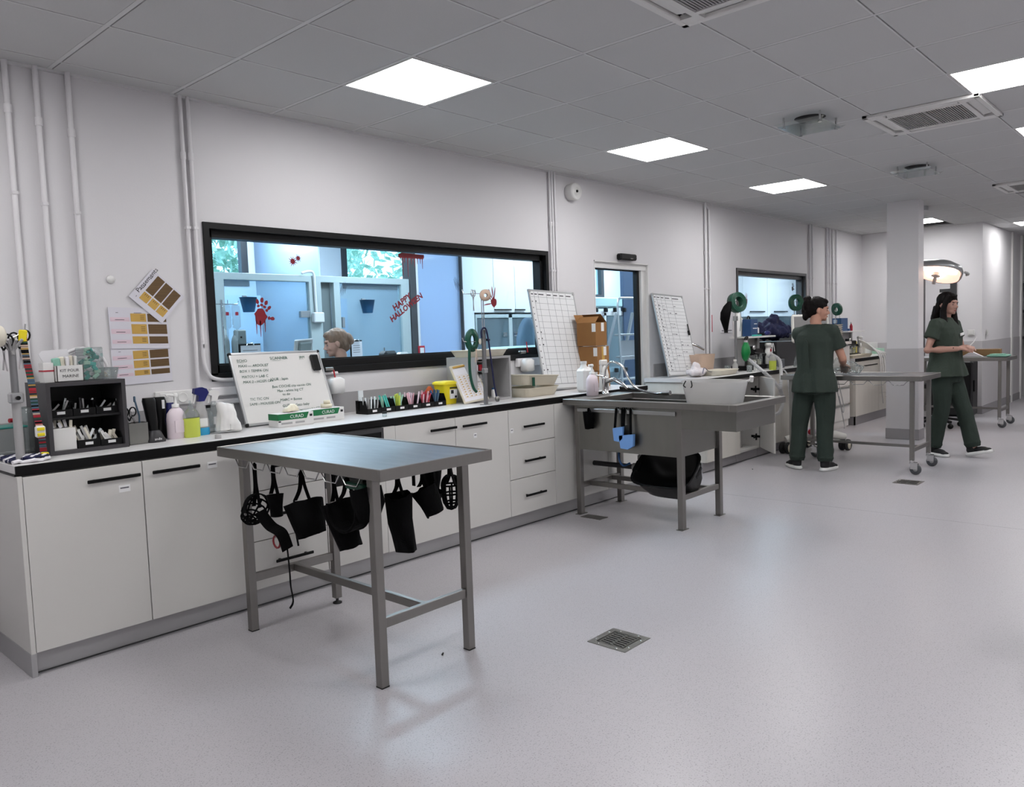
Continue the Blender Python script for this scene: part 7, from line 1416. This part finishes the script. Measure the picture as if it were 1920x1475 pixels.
# surgical lamp
lx, ly, lz = 10.45, -1.68, 1.94; t = thing('surgical_lamp', 'large ceiling mounted surgical lamp glowing warm pink beside the pillar', 'lamp', (lx, ly, 1.82)); R = Matrix.Translation((lx, ly, lz)) @ Matrix.Rotation(.32, 4, 'Y') @ Matrix.Rotation(.12, 4, 'X')
mb = MB(); mb.T = R; pr = []; n = 36
def lobes(r): return [(r*(1+.12*math.cos(3*a+.6))*math.cos(a), r*(1+.12*math.cos(3*a+.6))*math.sin(a)) for a in (2*math.pi*i/n for i in range(n))]
rings = [(lobes(.30), -.02), (lobes(.315), .0), (lobes(.29), .05), (lobes(.2), .10), (lobes(.06), .125)]; vs = [(x, y, z) for rg, z in rings for x, y in rg]; fs = [(i*n+j, i*n+(j+1) % n, (i+1)*n+(j+1) % n, (i+1)*n+j) for i in range(4) for j in range(n)]+[tuple(4*n+j for j in range(n))]; mb._add(vs, fs, True); mb.build('shell', 'surgical_shell', t)
mb = MB(); mb.T = R; vs = [(x*.96, y*.96, -.018) for x, y in lobes(.30)]+[(x, y, .035) for x, y in lobes(.16)]; mb._add(vs, [(j, n+j, n+(j+1) % n, (j+1) % n) for j in range(n)]+[tuple(n+j for j in range(n))[::-1]], True); mb.build('reflector', 'reflector', t)
for k in range(3): a = k*2.094+.4; mb = MB(); mb.T = R; mb.lathe([(.075, .0), (.07, .012), (0, .014)], (.17*math.cos(a), .17*math.sin(a), .0), 20, axis=(0, 0, 1)); mb.build('bulb_lens', 'surgical_bulb', t)
mb = MB(); mb.T = R; mb.lathe([(.035, .0), (.035, -.03), (.05, -.035), (.05, -.045), (.02, -.05), (.02, -.14), (0, -.145)], (0, 0, 0), 18); mb.build('sterile_handle', 'grey_plastic', t)
mb = MB(); mb.T = R; mb.tube(arc((0, -.295, .0), .05, -math.pi/2-1.2, -math.pi/2+1.2, 8, 'xy'), .014, 8); mb.tube(arc((.0, .295, 0), .05, math.pi/2-1.2, math.pi/2+1.2, 8, 'xy'), .014, 8); mb.build('side_grip', 'grey_plastic', t)
mb = MB(); mb.tube([(lx+.05, ly+.25, lz+.08), (lx+.04, ly+.3, lz+.25), (lx+.03, ly+.2, HC-.05), (lx+.03, ly+.2, HC)], .028, 10); mb.lathe([(.1, -.05), (.1, 0)], (lx+.03, ly+.2, HC), 18); mb.build('ceiling_arm', 'surgical_shell', t)
mb = MB(); c = at(1916, 470, x=15.75); t = thing('corridor_shelf', 'dark shelf edge glimpsed at the far right edge of the photo', 'shelf', (15.9, -1.9, 0))
for z in (1.0, 1.45, 1.9): mb = MB(); mb.box(15.75, 16.2, -2.2, -1.15, z, z+.05); mb.build('shelf', 'frame_grey', t)
mb = MB(); mb.box(16.2, 16.25, -2.2, -1.15, 0, 2.0); mb.build('back_panel', 'grey_plastic', t)
mb = MB(); mb.tube([(11.0, -2.33, .004), (10.6, -2.30, .004)], .003, 6) if False else None
# =================================================================== people
def build_person(label, loc, az, s, sex, pose, skin, topm, trm, hairm, hair, sleeves=.55, hem=.78, shoes=True, badge=False, seated=False):
    t = thing('person', label, 'person', loc, math.radians(az-90)); V = Vector
    hipz = pose.get('hipz', .86); px_, py_ = pose.get('shift', (0, 0)); lean = pose.get('lean', 0)
    W_ = pose.get('width', 1.)
    def sp(z): return py_+lean*(z-.9)
    SH = {}; body = MB(); cloth = MB(); body.smooth = cloth.smooth = True
    z0 = hipz-.86
    tor = [(.80, .145, .105), (.86, .165, .115), (.95, .145, .10), (1.04, .128, .092), (1.14, .145, .10), (1.24, .162, .105), (1.31, .158, .085), (1.36, .10, .065), (1.385, .055, .05)]
    body.loft([(px_, sp(z+z0), z+z0, a, b) for z, a, b in tor], 20, 2.3)
    body.tube([V((px_, sp(1.33)+.0, 1.33+z0)), V((px_, sp(1.40)+.01, 1.41+z0)), V((px_, sp(1.42)+.015, 1.46+z0))], [.055, .048, .05], 14)
    for side in (-1, 1):
        sh = V((px_+side*.165*W_, sp(1.31), 1.315+z0)); el, wr = V(pose['elbow'][side]), V(pose['wrist'][side]); SH[side] = (sh, el, wr)
        body.tube([sh-V((side*.05, 0, 0)), sh, sh.lerp(el, .5), el, el.lerp(wr, .35), wr], [.036, .04, .041, .036, .037, .025], 12); body.sph(sh-V((0, 0, .012)), .042); body.sph(el, .037)
        # hand: palm, four fingers, thumb
        d = (wr-el).normalized(); tgt = V(pose['hand'][side]).normalized(); nrm = V(pose.get('palm', {}).get(side, (0, 0, -1))); sd = tgt.cross(nrm).normalized(); nrm = sd.cross(tgt).normalized()
        pc = wr+tgt*.045; body.sph(wr+tgt*.012, .024, .024, .022)
        for q in (-.5, -.17, .17, .5): body.tube([wr+tgt*.01+sd*.028*q, wr+tgt*.085+sd*.062*q], [.015, .0135], 8)
        curl = pose.get('curl', .5)
        for q, L in ((-.5, .055), (-.17, .07), (.17, .074), (.5, .064)):
            a = wr+tgt*.085+sd*.062*q; b = a+(tgt*math.cos(curl*.6)+nrm*math.sin(curl*.6))*L*.5; c = b+(tgt*math.cos(curl*1.5)+nrm*math.sin(curl*1.5))*L*.5
            body.tube([a, b, c], [.0095, .009, .0075], 8); body.sph(c, .0075, n=8, m=6)
        ts = -1 if side > 0 else 1; ts *= pose.get('thumb', 1); a = wr+tgt*.025+sd*.024*ts; b = a+(tgt*.7+sd*.7*ts+nrm*.3).normalized()*.04; c = b+(tgt*.95+sd*.1*ts+nrm*.4).normalized()*.03; body.tube([a, b, c], [.013, .0105, .0085], 8); body.sph(c, .0085, n=8, m=6)
        hp, kn, an = V((px_+side*.085, py_, .84+z0)), V(pose['knee'][side]), V(pose['ankle'][side]); body.tube([hp, hp.lerp(kn, .5), kn, kn.lerp(an, .35), an, an-V((0, 0, .03))], [.085, .07, .052, .05, .034, .035], 12)
    # head
    hz_ = 1.425+z0; HT = Matrix.Translation((px_, sp(1.43)+.02, hz_)) @ Matrix.Rotation(math.radians(pose.get('hyaw', 0)), 4, 'Z') @ Matrix.Rotation(math.radians(pose.get('hpitch', 0)), 4, 'X')
    body.T = HT
    body.sph((0, -.012, .118), .072, .09, .086, 20, 14); body.sph((0, .028, .082), .06, .06, .078, 18, 12); body.sph((0, .045, .028), .044, .042, .032); body.sph((0, .074, .012), .019, .015, .014, 12, 8)
    body.tube([(0, .083, .108), (0, .096, .085), (0, .106, .068)], [.0075, .009, .012], 10); body.sph((-.012, .094, .064), .008, .008, .007, 8, 6); body.sph((.012, .094, .064), .008, .008, .007, 8, 6)
    body.sph((0, .078, .125), .045, .014, .012, 12, 8); body.sph((0, .084, .043), .02, .011, .0055, 12, 8); body.sph((0, .082, .034), .018, .011, .006, 12, 8)
    for e in (-1, 1): body.sph((.032*e, .062, .066), .02, .02, .018, 12, 8); body.sph((.0725*e, -.004, .082), .009, .017, .029, 10, 8)
    body.tube([(0, -.01, -.03), (0, 0, .06)], [.05, .05], 14)
    body.T = Matrix(); organic(body, 'body', skin, t, .0062, 3)
    for e in (-1, 1):
        for nm, m_, c_, r_ in (('eye', 'eye_white', (.029*e, .0755, .094), (.0095, .006, .005)), ('iris', 'print_black', (.030*e, .0805, .094), (.0045, .002, .0045)), ('eyebrow', hairm, (.031*e, .083, .113), (.016, .005, .0026))):
            b_ = MB(); b_.T = HT; b_.sph(c_, *r_, n=10, m=8); b_.build(nm, m_, t, world=False)
    b_ = MB(); b_.T = HT; b_.sph((0, .089, .0385), .018, .009, .0055, 12, 8); b_.build('mouth', 'lips', t, world=False)
    # hair
    h = MB(); h.T = HT
    if hair == 'bun': h.sph((0, -.016, .137), .079, .094, .082, 20, 12); h.sph((0, .035, .175), .055, .05, .03); h.sph((0, -.035, .105), .0775, .07, .075); h.sph((0, -.075, .09), .06, .05, .08); h.sph((0, -.10, .18), .04, .04, .035); h.sph((.02, -.11, .13), .035, .03, .06); h.sph((-.02, -.11, .10), .035, .03, .08); h.sph((0, -.10, .03), .04, .03, .05)
    elif hair == 'low': h.sph((0, -.016, .136), .079, .094, .082, 20, 12); h.sph((0, .035, .175), .055, .05, .03); h.sph((0, -.03, .105), .0775, .075, .078); h.sph((0, -.105, .10), .045, .04, .055); h.sph((.01, -.12, .075), .035, .03, .03); h.sph((0, -.06, .045), .05, .05, .04)
    else:
        h.sph((0, -.016, .134), .081, .094, .086, 20, 12); h.sph((0, .035, .178), .055, .05, .03); h.sph((0, -.07, .04), .07, .045, .11)
        for e in (-1, 1): h.tube([(.05*e, .03, .19), (.076*e, .03, .12), (.083*e, .015, .03), (.085*e, .03, -.06), (.075*e, .075, -.17), (.062*e, .085, -.24)], [.022, .022, .030, .036, .03, .012], 10)
        h.tube([(0, -.08, .06), (0, -.10, -.06), (0, -.105, -.2)], [.06, .055, .03], 12)
    organic(h, 'hair', hairm, t, .006, 2, .004, 45.)
    if hair == 'bun': b_ = MB(); b_.T = HT; b_.tube(arc((0, -.07, .165), .04, 0, math.pi, 8), .006, 6); b_.build('hair_clip', 'grey_plastic', t, world=False)
    # scrub top
    c = MB()
    rg = [(hem+z0, .225*W_, .165), (.86+z0, .212*W_, .156), (.98+z0, .175*W_, .132), (1.10+z0, .178*W_, .13), (1.22+z0, .19*W_, .13), (1.285+z0, .180*W_, .115), (1.335+z0, .125*W_, .088), (1.36+z0, .09, .072), (1.385+z0, .068, .065)]
    if seated: rg = rg[1:]
    c.loft([(px_, sp(z), z, a, b) for z, a, b in rg], 24, 2.5)
    for side in (-1, 1):
        sh, el, wr = SH[side]; d = el-sh; c.tube([sh-V((side*.07, 0, -.005)), sh+V((0, 0, .002)), sh+d*sleeves*.6, sh+d*sleeves], [.07, .068, .066, .072], 14); c.sph(sh+V((0, 0, -.018)), .074, .072, .068)
    def crease(p): 
        k = .006*math.sin(p.x*55+p.z*6)*max(0, min(1, (1.25-p.z)*3)); return Vector((p.x, p.y+k, p.z))
    top = organic(c, 'scrub_top', topm, t, .009, 3, .010, 7., crease)
    if pose.get('pleat'):
        b_ = MB(); b_.prism([(-.018, 1.20), (.0, 1.23), (.018, 1.20), (.035, .85), (-.035, .85)], 'y', sp(1.1)-.152, sp(1.1)-.13); b_.build('back_pleat', topm, top, world=False)
    # trousers
    c = MB()
    c.loft([(px_, py_, .74+z0, .15, .12), (px_, py_, .80+z0, .172, .13), (px_, py_, .88+z0, .172, .128), (px_, py_, .98+z0, .15, .115)], 20, 2.4) if not seated else c.loft([(px_, py_, .74+z0, .16, .12), (px_, py_, .9+z0, .16, .12)], 20)
    for side in (-1, 1):
        hp, kn, an = V((px_+side*.088, py_, .80+z0)), V(pose['knee'][side]), V(pose['ankle'][side]); c.tube([hp+V((0, 0, .04)), hp, hp.lerp(kn, .5), kn, kn.lerp(an, .5), kn.lerp(an, .9), an], [.095, .098, .088, .078, .074, .072, .066], 16)
        c.tube([kn.lerp(an, .86), kn.lerp(an, .90), kn.lerp(an, .95)], [.06, .080, .06], 14)
    organic(c, 'trousers', trm, t, .009, 3, .010, 9.)
    for side in (-1, 1):
        an = V(pose['ankle'][side]); yaw = math.radians(pose['toe'][side]); pit = math.radians(pose.get('fpitch', {}).get(side, 0)); T = Matrix.Translation((an.x, an.y, an.z-.085)) @ Matrix.Rotation(yaw, 4, 'Z') @ Matrix.Rotation(pit, 4, 'X')
        c = MB(); c.T = T; c.sph((0, .0, .055), .04, .055, .045); c.sph((0, .07, .045), .042, .08, .032); c.sph((0, .13, .035), .038, .05, .022); c.tube([(0, 0, .05), (0, -.005, .10)], [.042, .045], 12); sh_ = organic(c, 'shoe', 'shoe_black', t, .007, 2)
        c = MB(); c.T = T; c.loft([(0, .06, .001, .036, .115), (0, .06, .008, .044, .13), (0, .06, .025, .044, .128), (0, .06, .034, .038, .12)], 22, 2.6); c.build('sole', 'sole_white', sh_, world=False)
    if badge:
        b_ = MB(); b_.T = Matrix.Translation((-.05, sp(1.22)+.132, 1.215+z0)) @ Matrix.Rotation(.15, 4, 'Y'); b_.box(-.032, .032, 0, .01, -.012, .014, .002); b_.build('name_badge', 'label_white', t, world=False)
    return t, SH, HT
P1 = dict(hipz=.85, shift=(.035, 0), lean=.06, elbow={1: (.255, .10, 1.05), -1: (-.12, .20, 1.06)}, wrist={1: (.20, .30, .985), -1: (-.10, .34, .99)}, hand={1: (-.15, 1, -.35), -1: (.4, 1, -.4)}, curl=.7,
          knee={1: (.115, .03, .44), -1: (-.115, .02, .44)}, ankle={1: (.125, 0, .085), -1: (-.14, .0, .085)}, toe={1: -15, -1: 48}, hyaw=-62, hpitch=-8, pleat=True, width=.90)
build_person('person in dark green scrubs seen from behind at the wheeled table, dark hair pinned up', (7.335, -1.40, 0), 3, 1, 'f', P1, 'skin', 'scrub_green', 'scrub_green2', 'hair_dark', 'bun', .62, .755)
P2 = dict(hipz=.87, shift=(0, .04), lean=-.05, elbow={1: (.25, -.02, 1.08), -1: (-.24, .06, 1.08)}, wrist={1: (.08, .19, 1.085), -1: (-.07, .22, 1.09)}, hand={1: (-1, .55, .25), -1: (.9, .6, .15)}, palm={1: (0, -.4, -1), -1: (0, -.4, -1)}, curl=1.1,
          knee={1: (.075, .03, .47), -1: (-.08, .17, .46)}, ankle={1: (.07, -.05, .085), -1: (-.07, .27, .105)}, toe={1: -18, -1: 4}, fpitch={1: 0, -1: 14}, hyaw=-6, hpitch=-6, width=1.0)
T2, SH2, HT2 = build_person('person in green scrubs walking right with long dark hair and clasped hands', (8.80, -2.16, 0), -104, 1, 'f', P2, 'skin2', 'scrub_top2', 'scrub_green2', 'hair_dark', 'long', .55, .80, badge=True)
sh, el, wr = SH2[1]; mb = MB(); rnd = random.Random(1)
for k in range(9):
    p = el.lerp(wr, .15+.085*k); a = rnd.uniform(.3, 2.6); d = (wr-el).normalized(); s1 = d.cross(Vector((0, 0, 1))).normalized(); up = s1.cross(d); mb.sph(p+(s1*math.cos(a)*.8+up*math.sin(a)*.6)*.028, .010, .008, .009, 8, 6)
mb.build('forearm_tattoo', 'tattoo', T2, world=False)
mb = MB(); mb.tube([(0, .25, 1.10), (-.03, .285, 1.15), (-.05, .30, 1.20)], [.006, .004, .002], 8); mb.sph((0, .26, 1.09), .02); mb.v = [WM[T2] @ v for v in mb.v]; tag(mb.build('syringe', 'white_plastic'), 'small pointed item held in the hands of the walking person', 'syringe')
P3 = dict(hipz=.70, lean=.05, elbow={1: (.24, .12, .98), -1: (-.24, .12, .98)}, wrist={1: (.15, .33, .92), -1: (-.15, .33, .92)}, hand={1: (-.2, 1, 0), -1: (.2, 1, 0)}, knee={1: (.11, .42, .64), -1: (-.11, .42, .64)}, ankle={1: (.11, .40, .26), -1: (-.11, .40, .26)}, toe={1: -5, -1: 5}, hyaw=10, hpitch=-14)
build_person('person with pinned up fair hair sitting behind the large window', (3.87, 1.10, 0), 142, 1, 'f', P3, 'skin', 'scrub_green', 'scrub_green2', 'hair_blond', 'low', .6, .8, seated=True)
t = thing('high_stool', 'stool under the seated person behind the large window', 'stool', (3.87, 1.1, 0)); mb = MB(); mb.lathe([(.2, .5), (.2, .56), (.17, .575), (0, .575)], (3.87, 1.1, 0), 20); mb.build('seat', 'plastic_dark', t); mb = MB(); mb.tube([(3.87, 1.1, .03), (3.87, 1.1, .5)], .03, 10); mb.lathe([(.24, 0), (.24, .02), (.03, .05)], (3.87, 1.1, 0), 20); mb.build('column', 'alu', t)
mb = MB(); mb.lathe([(.19, .16), (.19, .175), (.17, .175), (.17, .16), (.19, .16)], (3.66, 1.26, 0), 20); mb.build('foot_ring', 'alu', t)
